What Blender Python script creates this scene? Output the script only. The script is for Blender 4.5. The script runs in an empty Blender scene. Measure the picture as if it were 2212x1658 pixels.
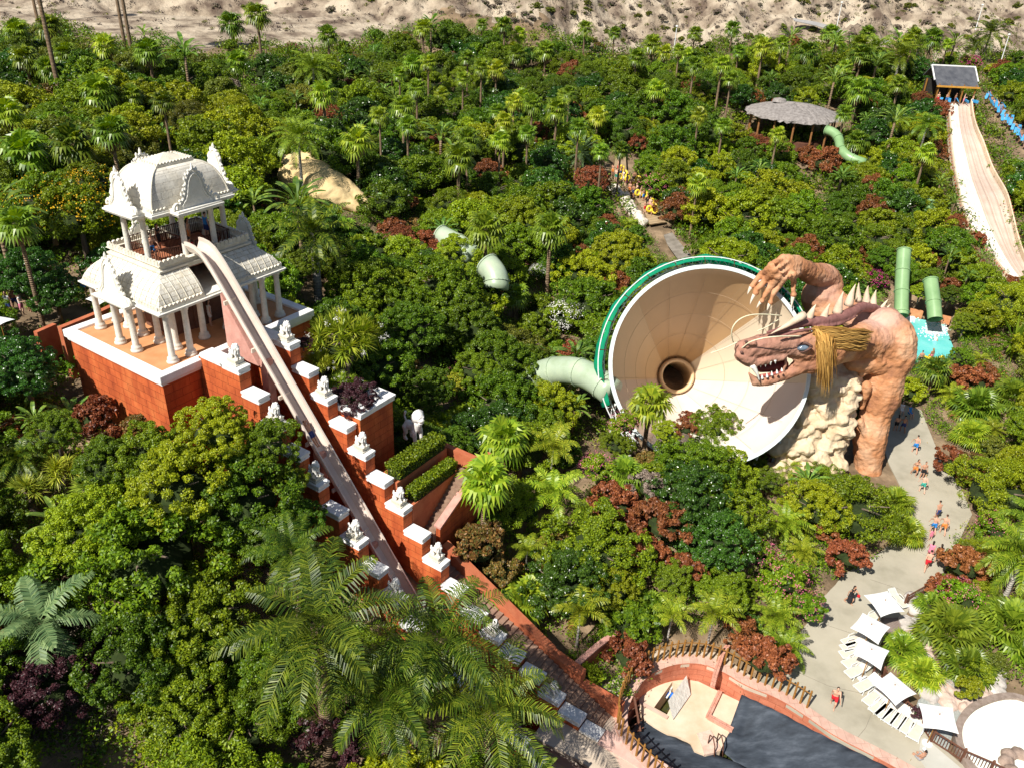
import bpy, math, random
import numpy as np
from mathutils import Vector, Matrix
R = math.radians
random.seed(7); rng = np.random.default_rng(7)
sc = bpy.context.scene
col = sc.collection
# ------------------------------------------------------------------ camera
CAM_H = 42.48; FPX = 1813.1; PIT = R(29.686); ROL = R(2.762)
_w = np.array([0, math.cos(PIT), -math.sin(PIT)]); _rt = np.array([1., 0, 0]); _up = np.cross(_rt, _w)
_r = math.cos(ROL)*_rt + math.sin(ROL)*_up; _u = math.cos(ROL)*_up - math.sin(ROL)*_rt
CAM = np.array([0, 0, CAM_H])
cd = bpy.data.cameras.new('camera'); cam = bpy.data.objects.new('camera', cd); col.objects.link(cam)
cam.matrix_world = Matrix(((_r[0], _u[0], -_w[0], 0), (_r[1], _u[1], -_w[1], 0), (_r[2], _u[2], -_w[2], CAM_H), (0, 0, 0, 1)))
cd.sensor_width = 36; cd.lens = FPX/2212*36; cd.clip_start = 0.5; cd.clip_end = 3000
sc.camera = cam
# ------------------------------------------------------------------ sky, sun, exposure
SUN_EL = R(48); SUN_AZ = R(220)        # azimuth counted from +Y towards +X: sun stands behind the camera, to the left
world = bpy.data.worlds.new('World'); sc.world = world; world.use_nodes = True
wn = world.node_tree.nodes; wl = world.node_tree.links
sky = wn.new('ShaderNodeTexSky'); sky.sky_type = 'NISHITA'; sky.sun_disc = False
sky.sun_elevation = SUN_EL; sky.sun_rotation = SUN_AZ; sky.altitude = 100
wl.new(sky.outputs[0], wn['Background'].inputs[0]); wn['Background'].inputs[1].default_value = 0.055
sd = bpy.data.lights.new('sun', 'SUN'); sd.energy = 5.0; sd.angle = R(0.5); sd.color = (1.0, 0.95, 0.86)
sun = bpy.data.objects.new('sun', sd); col.objects.link(sun)
_sdir = Vector((math.sin(SUN_AZ)*math.cos(SUN_EL), math.cos(SUN_AZ)*math.cos(SUN_EL), math.sin(SUN_EL)))
sun.rotation_euler = _sdir.to_track_quat('Z', 'Y').to_euler(); sun.location = (-30, -30, 80)
sc.view_settings.view_transform = 'Standard'; sc.view_settings.look = 'None'
sc.view_settings.exposure = 0.5; sc.view_settings.gamma = 1.0
# ------------------------------------------------------------------ picture <-> place
def proj(p):
    d = np.asarray(p, float) - CAM; D = d @ _w
    return 1106 + FPX*(d @ _r)/D, 829 - FPX*(d @ _u)/D
def ray(x, y):
    d = _w*FPX + _r*(x-1106) - _u*(y-829); return d/np.linalg.norm(d)
def at(x, y, Y):
    d = ray(x, y); return CAM + d*(Y/d[1])
def gz(x, y, z=0.):
    d = ray(x, y); return CAM + d*((z-CAM_H)/d[2])
PSI = R(33.084); F0 = np.array([-20.085, 41.862, 0.])
_o = np.array([math.cos(PSI), -math.sin(PSI), 0]); _b = np.array([math.sin(PSI), math.cos(PSI), 0])
TROT = math.atan2(_b[1], _b[0])
def TL(x, y, z=0.): return F0 + _b*x - _o*y + np.array([0, 0, z])       # tower frame -> world
def TI(p): d = np.asarray(p)[:2]-F0[:2]; return d @ _b[:2], -(d @ _o[:2])
# ------------------------------------------------------------------ naming
def tag(o, label=None, cat=None, group=None, kind=None):
    if label: o['label'] = label
    if cat: o['category'] = cat
    if group: o['group'] = group
    if kind: o['kind'] = kind
    return o
def thing(name, label, cat, loc=(0, 0, 0), rz=0., group=None):
    o = bpy.data.objects.new(name, None); col.objects.link(o)
    o.location = [float(a) for a in loc]; o.rotation_euler = (0, 0, rz); o.empty_display_size = .3
    return tag(o, label, cat, group)
def obj(name, me, mat=None, parent=None, loc=None, rot=None):
    if isinstance(me, MB): me = me.mesh(name)
    if mat is not None and not me.materials:
        for m in (mat if isinstance(mat, (list, tuple)) else [mat]): me.materials.append(m)
    o = bpy.data.objects.new(name, me); col.objects.link(o)
    if parent: o.parent = parent
    if loc is not None: o.location = [float(a) for a in loc]
    if rot is not None: o.rotation_euler = rot
    return o
_tree = {}
def _walk(o): return [(ch, _walk(ch)) for ch in o.children]
def dup(root, loc=None, rz=None, scale=None, label=None, group=None, cat=None):
    if root.name not in _tree: _tree[root.name] = _walk(root)      # remember the parts of each source once
    def cp(o, par, tr):
        c = o.copy(); col.objects.link(c); c.parent = par
        for ch, t2 in tr: cp(ch, c, t2)
        return c
    c = cp(root, None, _tree[root.name])
    if loc is not None: c.location = [float(a) for a in loc]
    if rz is not None: c.rotation_euler = (0, 0, rz)
    if scale is not None: c.scale = (scale, scale, scale) if not hasattr(scale, '__len__') else scale
    tag(c, label, cat, group)
    return c
# ------------------------------------------------------------------ mesh collector
class MB:
    def __init__(s): s.v = []; s.f = []; s.mi = []; s.n = 0
    def add(s, V, F, m=0):
        V = np.asarray(V, float).reshape(-1, 3); s.v.append(V)
        for f in F: s.f.append([int(i)+s.n for i in f]); s.mi.append(m)
        s.n += len(V); return s
    def box(s, a, b, m=0, rot=0., c=None):
        x0, y0, z0 = a; x1, y1, z1 = b
        V = np.array([(x0, y0, z0), (x1, y0, z0), (x1, y1, z0), (x0, y1, z0), (x0, y0, z1), (x1, y0, z1), (x1, y1, z1), (x0, y1, z1)], float)
        if rot:
            c = np.array(c if c is not None else [(x0+x1)/2, (y0+y1)/2]); cs, sn = math.cos(rot), math.sin(rot)
            d = V[:, :2]-c; V[:, 0] = c[0]+d[:, 0]*cs-d[:, 1]*sn; V[:, 1] = c[1]+d[:, 0]*sn+d[:, 1]*cs
        return s.add(V, [(0, 3, 2, 1), (4, 5, 6, 7), (0, 1, 5, 4), (1, 2, 6, 5), (2, 3, 7, 6), (3, 0, 4, 7)], m)
    def prism(s, P, z0, z1, m=0, cap=True):       # P ccw
        n = len(P); P = np.asarray(P, float)
        z0 = np.broadcast_to(z0, n); z1 = np.broadcast_to(z1, n)
        V = np.vstack([np.c_[P[:, :2], z0], np.c_[P[:, :2], z1]])
        F = [(i, (i+1) % n, n+(i+1) % n, n+i) for i in range(n)]
        if cap: F += [tuple(range(n-1, -1, -1)), tuple(range(n, 2*n))]
        return s.add(V, F, m)
    def lathe(s, prof, n=16, c=(0, 0, 0), m=0, cap=True):
        a = np.linspace(0, 2*math.pi, n, endpoint=False); c = np.array(c, float)
        V = np.concatenate([np.c_[r*np.cos(a), r*np.sin(a), np.full(n, z)] for r, z in prof])+c
        F = [(k*n+i, k*n+(i+1) % n, (k+1)*n+(i+1) % n, (k+1)*n+i) for k in range(len(prof)-1) for i in range(n)]
        if cap: F += [tuple(range(n-1, -1, -1)), tuple(range((len(prof)-1)*n, len(prof)*n))]
        return s.add(V, F, m)
    def tube(s, P, r, n=8, m=0, cap=True, up=(0, 0, 1)):
        P = np.asarray(P, float); k = len(P); r = np.broadcast_to(r, k)
        T = np.gradient(P, axis=0); T /= np.linalg.norm(T, axis=1)[:, None]+1e-12
        u = np.array(up, float)
        if abs(T[0] @ u) > .95: u = np.array([1., 0, 0])
        V = []; a = np.linspace(0, 2*math.pi, n, endpoint=False)
        for i in range(k):
            u = u - (u @ T[i])*T[i]; u /= np.linalg.norm(u)+1e-12; w = np.cross(T[i], u)
            V.append(P[i]+r[i]*(np.cos(a)[:, None]*u+np.sin(a)[:, None]*w))
        F = [(j*n+i, j*n+(i+1) % n, (j+1)*n+(i+1) % n, (j+1)*n+i) for j in range(k-1) for i in range(n)]
        if cap: F += [tuple(range(n-1, -1, -1)), tuple(range((k-1)*n, k*n))]
        return s.add(np.concatenate(V), F, m)
    def bar(s, a, b, w, h=None, m=0):                                          # square bar between two points
        h = h or w; a = np.array(a, float); b = np.array(b, float); t = b-a; t /= np.linalg.norm(t)
        u = np.array([0, 0, 1.]) if abs(t[2]) < .95 else np.array([0, 1., 0]); sd_ = np.cross(t, u); sd_ /= np.linalg.norm(sd_); u = np.cross(sd_, t)
        V = [p+i*sd_*w/2+j*u*h/2 for p in (a, b) for i, j in ((-1, -1), (1, -1), (1, 1), (-1, 1))]
        return s.add(V, [(0, 1, 2, 3), (7, 6, 5, 4), (0, 4, 5, 1), (1, 5, 6, 2), (2, 6, 7, 3), (3, 7, 4, 0)], m)
    def ball(s, c, r, n=8, m=0):
        r = np.broadcast_to(r, 3); V = []; F = []
        for j in range(1, n//2+1):
            t = math.pi*j/(n//2+1)
            for i in range(n): a = 2*math.pi*i/n; V.append((c[0]+r[0]*math.sin(t)*math.cos(a), c[1]+r[1]*math.sin(t)*math.sin(a), c[2]+r[2]*math.cos(t)))
        k = n//2
        for j in range(k-1):
            for i in range(n): F.append((j*n+i, (j+1)*n+i, (j+1)*n+(i+1) % n, j*n+(i+1) % n))
        V += [(c[0], c[1], c[2]+r[2]), (c[0], c[1], c[2]-r[2])]
        for i in range(n): F.append((k*n, i, (i+1) % n)); F.append((k*n+1, (k-1)*n+(i+1) % n, (k-1)*n+i))
        return s.add(V, F, m)
    def grid(s, V, nu, nv, m=0, flip=False):
        F = [(i*nv+j, (i+1)*nv+j, (i+1)*nv+j+1, i*nv+j+1) for i in range(nu-1) for j in range(nv-1)]
        if flip: F = [f[::-1] for f in F]
        return s.add(V, F, m)
    def mesh(s, name='mesh', smooth=False, uv=True):
        me = bpy.data.meshes.new(name)
        V = np.concatenate(s.v) if s.v else np.zeros((0, 3))
        me.from_pydata(V.tolist(), [], s.f)
        if max(s.mi, default=0) > 0: me.polygons.foreach_set('material_index', np.array(s.mi, dtype=np.int32))
        if smooth: me.polygons.foreach_set('use_smooth', np.ones(len(s.f), dtype=bool))
        if uv and len(s.f):
            lay = me.uv_layers.new(name='UVMap'); nl = len(me.loops)
            vi = np.zeros(nl, dtype=np.int32); me.loops.foreach_get('vertex_index', vi)
            nr = np.zeros(len(me.polygons)*3); me.polygons.foreach_get('normal', nr); nr = nr.reshape(-1, 3)
            lt = np.zeros(len(me.polygons), dtype=np.int32); me.polygons.foreach_get('loop_total', lt)
            N = np.repeat(nr, lt, axis=0); P = V[vi]; A = np.abs(N)
            k = np.argmax(A, axis=1); UV = np.empty((nl, 2))
            UV[:] = P[:, [0, 1]]; UV[k == 0] = P[k == 0][:, [1, 2]]; UV[k == 1] = P[k == 1][:, [0, 2]]
            lay.data.foreach_set('uv', UV.ravel())
        me.update(); return me
def smooth(o): o.data.polygons.foreach_set('use_smooth', np.ones(len(o.data.polygons), dtype=bool)); return o
def bevel(o, w=.03, seg=2):
    m = o.modifiers.new('bevel', 'BEVEL'); m.width = w; m.segments = seg; m.limit_method = 'ANGLE'; m.angle_limit = R(40); return o
_dg = None
def remesh(mb, voxel, name, iters=2, factor=.5, noise=None, nz_scale=1.):
    """fuse the overlapping shapes of mb into ONE continuous skin"""
    me = mb.mesh(name, uv=False); o = bpy.data.objects.new('tmp', me); col.objects.link(o)
    m = o.modifiers.new('r', 'REMESH'); m.mode = 'VOXEL'; m.voxel_size = voxel; m.use_smooth_shade = True
    if iters:
        m = o.modifiers.new('s', 'SMOOTH'); m.iterations = iters; m.factor = factor
    tx = None
    for i, (st, sz) in enumerate(noise or ()):
        tx = bpy.data.textures.new('n%d' % i, 'CLOUDS'); tx.noise_scale = sz; tx.noise_depth = 3
        m = o.modifiers.new('d%d' % i, 'DISPLACE'); m.texture = tx; m.strength = st; m.mid_level = .5; m.texture_coords = 'LOCAL'
    dg = bpy.context.evaluated_depsgraph_get(); out = bpy.data.meshes.new_from_object(o.evaluated_get(dg)); out.name = name
    bpy.data.objects.remove(o); bpy.data.meshes.remove(me); out.materials.clear()
    out.polygons.foreach_set('use_smooth', np.ones(len(out.polygons), dtype=bool))
    return out
# ------------------------------------------------------------------ materials
def mat(name, c1, c2=None, c3=None, rough=.8, scale=3., detail=6., bump=.0, bscale=None, spec=.3, island=False, transl=0., lo=.3, hi=.7,
        hue=(.465, .53), brick=None, wave=None, metal=0., stretch=None, hsvobj=0.):
    """procedural material: noise-mottled colour, optional joints, bump"""
    m = bpy.data.materials.new(name); m.use_nodes = True; nt = m.node_tree; N = nt.nodes; Lk = nt.links
    bs = N['Principled BSDF']; bs.inputs['Roughness'].default_value = rough; bs.inputs['Specular IOR Level'].default_value = spec; bs.inputs['Metallic'].default_value = metal
    tc = N.new('ShaderNodeTexCoord'); co = tc.outputs['Object']
    if stretch:
        mp = N.new('ShaderNodeMapping'); mp.inputs['Scale'].default_value = stretch; Lk.new(co, mp.inputs[0]); co = mp.outputs[0]
    no = N.new('ShaderNodeTexNoise'); no.inputs['Scale'].default_value = scale; no.inputs['Detail'].default_value = detail; no.inputs['Roughness'].default_value = .6
    Lk.new(co, no.inputs['Vector'])
    cr = N.new('ShaderNodeValToRGB'); e = cr.color_ramp.elements; e[0].position = lo; e[1].position = hi
    e[0].color = (*c1, 1); e[1].color = (*(c2 or c1), 1)
    if c3: k = e.new((lo+hi)/2); k.color = (*c3, 1)
    if island:
        gm = N.new('ShaderNodeNewGeometry'); Lk.new(gm.outputs['Random Per Island'], cr.inputs[0]); e[0].position = 0.; e[-1].position = 1.
        if c3: e[1].position = .5
    else: Lk.new(no.outputs[0], cr.inputs[0])
    out = cr.outputs[0]
    if hsvobj:
        oi = N.new('ShaderNodeObjectInfo'); hs = N.new('ShaderNodeHueSaturation')
        mr = N.new('ShaderNodeMapRange'); mr.inputs[3].default_value = 1-hsvobj; mr.inputs[4].default_value = 1+hsvobj; Lk.new(oi.outputs['Random'], mr.inputs[0]); Lk.new(mr.outputs[0], hs.inputs['Value'])
        ml = N.new('ShaderNodeMath'); ml.operation = 'MULTIPLY'; ml.inputs[1].default_value = 7.31; Lk.new(oi.outputs['Random'], ml.inputs[0])
        fr = N.new('ShaderNodeMath'); fr.operation = 'FRACT'; Lk.new(ml.outputs[0], fr.inputs[0])
        m2 = N.new('ShaderNodeMapRange'); m2.inputs[3].default_value = hue[0]; m2.inputs[4].default_value = hue[1]; Lk.new(fr.outputs[0], m2.inputs[0]); Lk.new(m2.outputs[0], hs.inputs['Hue'])
        Lk.new(out, hs.inputs['Color']); out = hs.outputs[0]
    hgt = None
    if brick:
        w, h, mc, msz = brick
        br = N.new('ShaderNodeTexBrick'); br.inputs['Scale'].default_value = 1; br.inputs['Brick Width'].default_value = w; br.inputs['Row Height'].default_value = h
        br.inputs['Mortar Size'].default_value = msz; br.inputs['Mortar Smooth'].default_value = .2
        br.inputs['Color1'].default_value = (1, 1, 1, 1); br.inputs['Color2'].default_value = (.84, .84, .84, 1); br.inputs['Mortar'].default_value = (*mc, 1)
        Lk.new(tc.outputs['UV'], br.inputs['Vector'])
        mx = N.new('ShaderNodeMix'); mx.data_type = 'RGBA'; mx.blend_type = 'MULTIPLY'; mx.inputs[0].default_value = 1
        Lk.new(out, mx.inputs[6]); Lk.new(br.outputs['Color'], mx.inputs[7]); out = mx.outputs[2]; hgt = br.outputs['Fac']
    if wave:
        ax, sc_, dk = wave
        wv = N.new('ShaderNodeTexWave'); wv.bands_direction = ax; wv.inputs['Scale'].default_value = sc_; wv.inputs['Distortion'].default_value = .6; wv.inputs['Detail'].default_value = 2
        Lk.new(tc.outputs['Object'], wv.inputs['Vector'])
        c_ = N.new('ShaderNodeMapRange'); c_.inputs[3].default_value = dk; c_.inputs[4].default_value = 1.; Lk.new(wv.outputs['Fac'], c_.inputs[0])
        mx = N.new('ShaderNodeMix'); mx.data_type = 'RGBA'; mx.blend_type = 'MULTIPLY'; mx.inputs[0].default_value = 1
        Lk.new(out, mx.inputs[6]); Lk.new(c_.outputs[0], mx.inputs[7]); out = mx.outputs[2]; hgt = wv.outputs['Fac']
    Lk.new(out, bs.inputs['Base Color'])
    if bump:
        bp = N.new('ShaderNodeBump'); bp.inputs['Strength'].default_value = 1; bp.inputs['Distance'].default_value = bump
        n2 = N.new('ShaderNodeTexNoise'); n2.inputs['Scale'].default_value = bscale or scale*4; n2.inputs['Detail'].default_value = 8; Lk.new(co, n2.inputs['Vector'])
        if hgt is not None:
            ma = N.new('ShaderNodeMath'); ma.operation = 'SUBTRACT' if brick else 'ADD'; Lk.new(n2.outputs[0], ma.inputs[0]); Lk.new(hgt, ma.inputs[1]); Lk.new(ma.outputs[0], bp.inputs['Height'])
        else: Lk.new(n2.outputs[0], bp.inputs['Height'])
        Lk.new(bp.outputs[0], bs.inputs['Normal'])
    if transl:
        tr = N.new('ShaderNodeBsdfTranslucent'); ms = N.new('ShaderNodeMixShader'); ms.inputs[0].default_value = transl
        hb = N.new('ShaderNodeHueSaturation'); hb.inputs['Value'].default_value = 1.5; hb.inputs['Saturation'].default_value = 1.1; hb.inputs['Hue'].default_value = .49; Lk.new(out, hb.inputs['Color']); Lk.new(hb.outputs[0], tr.inputs[0])
        Lk.new(bs.outputs[0], ms.inputs[1]); Lk.new(tr.outputs[0], ms.inputs[2]); Lk.new(ms.outputs[0], N['Material Output'].inputs[0])
    return m
M = {}
M['white'] = mat('white_stone', (.68, .65, .57), (.85, .83, .76), scale=1.6, rough=.85, bump=.02, bscale=14)
M['roof_tiles'] = mat('white_tiles', (.66, .61, .50), (.86, .83, .74), scale=2.2, rough=.85, bump=.03, brick=(.55, .24, (.66, .62, .54), .014))
M['cream'] = mat('cream_trim', (.60, .55, .44), (.76, .72, .62), scale=2, rough=.85, bump=.02, bscale=16)
M['cap'] = mat('white_coping', (.46, .45, .42), (.86, .86, .85), (.79, .78, .76), scale=1.4, detail=12, rough=.8, bump=.015, bscale=9, lo=.22, hi=.6)
M['redblock'] = mat('red_blocks', (.33, .06, .02), (.68, .20, .06), (.54, .115, .033), scale=.9, detail=12, lo=.28, hi=.72, rough=.85, bump=.025, bscale=9, stretch=(1, 1, .4), brick=(1.15, .52, (.60, .55, .52), .018))
M['redwall'] = mat('red_render', (.40, .10, .045), (.52, .17, .08), scale=1.5, rough=.85, bump=.02, bscale=9)
M['pinkwall'] = mat('pink_stamped', (.55, .24, .17), (.68, .38, .29), scale=2, rough=.85, bump=.02, brick=(.8, .4, (.75, .72, .7), .02))
M['terracotta'] = mat('terracotta_floor', (.50, .22, .09), (.62, .31, .15), scale=.9, rough=.85, bump=.01)
M['deckred'] = mat('red_floor', (.30, .10, .05), (.42, .16, .08), scale=1.2, rough=.8)
M['slide'] = mat('pale_pink_flume', (.68, .58, .49), (.78, .69, .60), scale=.7, rough=.35, spec=.5)
M['slide_in'] = mat('flume_bed', (.60, .48, .41), (.72, .61, .53), scale=.8, rough=.3, spec=.5)
M['pinkstone'] = mat('pink_stone', (.45, .22, .18), (.60, .33, .27), scale=2, rough=.85, bump=.03)
M['darkiron'] = mat('brown_iron', (.05, .02, .014), (.09, .035, .02), scale=6, rough=.6)
M['wood'] = mat('brown_wood', (.20, .085, .03), (.32, .15, .05), scale=5, rough=.7, bump=.01)
M['darkwood'] = mat('dark_brown_wood', (.10, .04, .025), (.17, .075, .045), scale=5, rough=.7)
M['steps'] = mat('brown_steps', (.20, .12, .085), (.32, .21, .15), scale=3, rough=.9, bump=.01)
# ------------------------------------------------------------------ terrain
GX = np.array([-160, -90, -60, -40, -25, -10, 5, 20, 40, 70, 120, 180.])
GY = np.array([-20, 0, 20, 35, 45, 60, 80, 100, 130, 160, 195, 240, 300, 420.])
GZ = np.array([
 [5, 5, 5, 5, 4, 2, 0, 0, 0, 0, 0, 0],
 [6, 6, 6, 5, 4, 2, 0, 0, 0, 0, 0, 0],
 [8, 8, 9, 9, 8, 4.5, 0, 0, 0, 0, 0, 0],
 [11, 11, 11, 12, 10, 6, 0, 0, 0, 0, 0, 0],
 [14, 14, 14, 14, 12.5, 7, .6, 0, 0, 0, 0, 0],
 [16, 16, 16, 15.5, 13, 7, 1.6, 0, 0, 0, 0, 0],
 [17, 17, 17, 16, 13, 8, 3, 1, 0, .5, 2, 2],
 [18, 18, 18, 16, 13, 9, 5, 3, 2, 3, 5, 5],
 [18, 18, 18, 16, 13, 10, 9, 8, 7, 8, 10, 10],
 [19, 19, 19, 17, 15, 14, 14, 14, 14, 14.5, 15, 15],
 [20, 20, 20, 20, 19.5, 19, 18, 18, 18, 18, 18, 18],
 [42, 42, 41, 42, 43, 42, 40, 37, 35, 34, 33, 33],
 [70, 70, 70, 72, 74, 72, 68, 62, 58, 55, 54, 54],
 [130, 130, 130, 130, 134, 130, 125, 118, 110, 105, 100, 100.]])
def terr(x, y):
    x = np.asarray(x, float); y = np.asarray(y, float)
    i = np.clip(np.searchsorted(GX, x)-1, 0, len(GX)-2); j = np.clip(np.searchsorted(GY, y)-1, 0, len(GY)-2)
    u = np.clip((x-GX[i])/(GX[i+1]-GX[i]), 0, 1); v = np.clip((y-GY[j])/(GY[j+1]-GY[j]), 0, 1)
    u = u*u*(3-2*u)*.5+u*.5; v = v*v*(3-2*v)*.4+v*.6
    bump = 4.6*np.exp(-((x-9.5)/6.5)**2/2-((y-51)/4.6)**2/2)          # planted bank in front of the funnel
    return bump+GZ[j, i]*(1-u)*(1-v)+GZ[j, i+1]*u*(1-v)+GZ[j+1, i]*(1-u)*v+GZ[j+1, i+1]*u*v
def ground_at(px, py):            # where the line of sight meets the terrain
    d = ray(px, py); t = 20.
    while t < 420:
        p = CAM+d*t
        if p[2] <= terr(p[0], p[1]): return np.array([p[0], p[1], float(terr(p[0], p[1]))])
        t += .5
    return p
def inside(p, poly):
    x, y = p[0], p[1]; c = False; n = len(poly); j = n-1
    for i in range(n):
        xi, yi = poly[i][:2]; xj, yj = poly[j][:2]
        if (yi > y) != (yj > y) and x < (xj-xi)*(y-yi)/(yj-yi)+xi: c = not c
        j = i
    return c
def inside_np(X, Y, poly):
    c = np.zeros(X.shape, bool); n = len(poly); j = n-1
    for i in range(n):
        xi, yi = poly[i][:2]; xj, yj = poly[j][:2]
        if yi != yj: c ^= ((yi > Y) != (yj > Y)) & (X < (xj-xi)*(Y-yi)/(yj-yi)+xi)
        j = i
    return c
def vnoise(X, Y, s, seed=0, oct=4):
    r = np.random.default_rng(seed); out = np.zeros(np.shape(X)); a = 1.
    T = r.random((64, 64))
    for k in range(oct):
        x = X/s+17.3*k; y = Y/s+9.1*k; i = np.floor(x).astype(int); j = np.floor(y).astype(int); u = x-i; v = y-j; u = u*u*(3-2*u); v = v*v*(3-2*v)
        g = lambda a_, b_: T[a_ % 64, b_ % 64]
        out += a*((g(i, j)*(1-u)+g(i+1, j)*u)*(1-v)+(g(i, j+1)*(1-u)+g(i+1, j+1)*u)*v-.5); a *= .5; s = s/2
    return out
PIT_P = [(1368,1600),(1352,1560),(1362,1510),(1395,1462),(1450,1436),(1510,1432),(1560,1450),(1610,1482),(1680,1508),(1742,1548),(1800,1590),(1900,1640),(1990,1690),(2100,1760),(1700,1900),(1560,1790),(1420,1650)]
PITG = [gz(*q)[:2] for q in PIT_P]
STREAM = [ground_at(*q) for q in [(1345,360),(1370,400),(1400,440),(1430,500),(1470,570),(1500,600)]]
xs = np.concatenate([np.arange(-150, -45, 5), np.arange(-45, 95, 1.), np.arange(95, 180, 5)]); ys = np.concatenate([np.arange(-10, 18, 4), np.arange(18, 100, 1.), np.arange(100, 196, 2.5), np.arange(196, 300, 1.3), np.arange(300, 400, 8)])
X, Y = np.meshgrid(xs, ys, indexing='ij'); Z = terr(X, Y)
far = np.clip((Y-188)/12, 0, 1)
Zn = (vnoise(X, Y, 34, 1, 3)*9+vnoise(X, Y, 9, 2, 4)*4.2+vnoise(X, Y, 2.8, 5, 3)*2.1)*far
rid = np.abs(vnoise(X*1.0+Y*.35, Y*.7, 14, 9, 3)); Zn -= (np.clip(.16-rid, 0, .16)*16)*far
Z = Z+Zn+(1-far)*np.clip(Z*2, 0, 1)*vnoise(X, Y, 5, 3, 3)*.4 - .12
PO = np.array(PITG); PO = PO.mean(0)+(PO-PO.mean(0))*(1+1.2/np.linalg.norm(PO-PO.mean(0), axis=1))[:, None]
Z = np.where(inside_np(X, Y, PO), -3.4, Z)
PLZ = [gz(*q, 0)[:2] for q in [(1960, 870),(2010, 890),(2090, 1050),(2110, 1110),(2050, 1230),(2230, 1500),(2230, 1760),(2060,1740),(1680,1508),(1640,1492),(1700,1400),(1780,1280),(1960,1150),(1960,1060),(1900,940)]]; Z = np.where(inside_np(X, Y, PLZ), np.minimum(Z, -.14), Z)
POOLG = [gz(*q, 0)[:2] for q in [(1900, 660), (2050, 685), (2085, 790), (1880, 810)]]; Z = np.where(inside_np(X, Y, POOLG), -.7, Z)
CHN = [TL(2.3, -15)[:2], TL(6.9, -15)[:2], TL(6.9, -48)[:2], TL(2.3, -48)[:2]]; Z = np.where(inside_np(X, Y, CHN), -3.4, Z)
mb = MB(); mb.grid(np.stack([X, Y, Z], -1).reshape(-1, 3), len(xs), len(ys))
gm = mat('dry_soil', (.10, .07, .04), (.34, .24, .15), (.20, .14, .085), scale=.5, detail=10, rough=.95, bump=.08, bscale=3)
hm = mat('desert_rock', (.12, .085, .062), (.46, .385, .29), (.30, .24, .175), scale=.16, detail=15, rough=.95, bump=.9, bscale=.5, lo=.36, hi=.60)
g = obj('ground', mb.mesh('ground', smooth=True), [gm, hm]); tag(g, kind='structure')
SKY = [(-3000, 78), (-200, 78), (0, 78), (60, 66), (130, 64), (200, 92), (330, 96), (400, 116), (450, 104), (640, 110), (760, 106), (800, 88), (860, 72), (930, 60), (1060, 50), (1130, 72), (1200, 84), (1280, 88), (1330, 122), (1400, 118), (1480, 112), (1560, 108), (1640, 88), (1760, 98), (1900, 106), (2000, 98), (2100, 114), (2300, 135), (5000, 140)]
def skyl(x): return np.interp(x, [q[0] for q in SKY], [q[1] for q in SKY])-14+9*np.sin(np.asarray(x)*.031)+7*np.sin(np.asarray(x)*.083+1)        # edge of the irrigated forest against the dry slope
Xc, Yc = np.meshgrid((xs[1:]+xs[:-1])/2, (ys[1:]+ys[:-1])/2, indexing='ij'); Zc = terr(Xc, Yc); Dd = np.stack([Xc, Yc, Zc], -1)-CAM; Dp = Dd @ _w; ux = 1106+FPX*(Dd @ _r)/Dp; uy = 829-FPX*(Dd @ _u)/Dp
mi = ((uy < skyl(ux)+14) & (Yc > 140)).astype(np.int32)
g.data.polygons.foreach_set('material_index', mi.ravel())
# ------------------------------------------------------------------ pavement sheets
def sheet(name, P, z=0., m=None, kind='structure', world=False, thick=None, nsub=0):
    pts = [np.array(p) if world else gz(*p, z) for p in P]
    a = sum(pts[i][0]*pts[(i+1) % len(pts)][1]-pts[(i+1) % len(pts)][0]*pts[i][1] for i in range(len(pts)))
    if a < 0: pts = pts[::-1]
    b = MB(); b.prism([p[:2] for p in pts], z-(thick or .25), z)
    o = obj(name, b.mesh(name), m); tag(o, kind=kind) if kind else None
    return o
pave = mat('sand_pavement', (.29, .265, .20), (.45, .41, .325), (.40, .365, .285), scale=.3, detail=14, rough=.8, bump=.006, bscale=6)
pave2 = mat('grey_concrete_path', (.42, .41, .36), (.52, .51, .46), scale=.5, detail=8, rough=.8)
PLAZA = [(1945,870),(1990,885),(2020,960),(2075,1050),(2100,1110),(2070,1170),(2045,1225),(2020,1262),(1968,1310),(1945,1345),(1905,1385),(1885,1430),(1925,1480),(1975,1540),(2010,1590),(2090,1660),(2150,1720),(2060,1740),(1990,1688),(1900,1640),(1800,1590),(1742,1548),(1680,1508),(1640,1492),(1650,1440),(1690,1410),(1740,1350),(1770,1290),(1830,1235),(1890,1200),(1940,1160),(1968,1110),(1950,1060),(1920,1000),(1900,940)]
sheet('pavement', PLAZA, 0.012, pave)
jm = mat('pavement_joint', (.16, .14, .11), (.24, .21, .17), scale=3, rough=.95)
for P_ in ([(1700, 1440), (1790, 1480), (1880, 1500)], [(1880, 1250), (1940, 1270), (1990, 1300)], [(1890, 1520), (1870, 1570), (1845, 1600)], [(1760, 1340), (1850, 1370), (1880, 1380)], [(1985, 1190), (2030, 1215)]):
    for (x0_, y0_), (x1_, y1_) in zip(P_[:-1], P_[1:]): sheet('pavement_joint', [(x0_, y0_), (x1_, y1_), (x1_+.6, y1_+.8), (x0_+.6, y0_+.8)], 0.018, jm, thick=.004)
sheet('path', [(1150,1590),(1215,1500),(1265,1490),(1340,1440),(1400,1405),(1480,1395),(1560,1410),(1600,1445),(1660,1480),(1700,1500),(1742,1548),(1680,1508),(1610,1482),(1560,1450),(1510,1432),(1450,1436),(1395,1462),(1362,1510),(1352,1560),(1368,1600),(1420,1650),(1500,1730),(1400,1740),(1250,1640)], 0.008, mat('pale_path', (.46,.37,.28),(.60,.50,.40),scale=.6,rough=.85))
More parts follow.
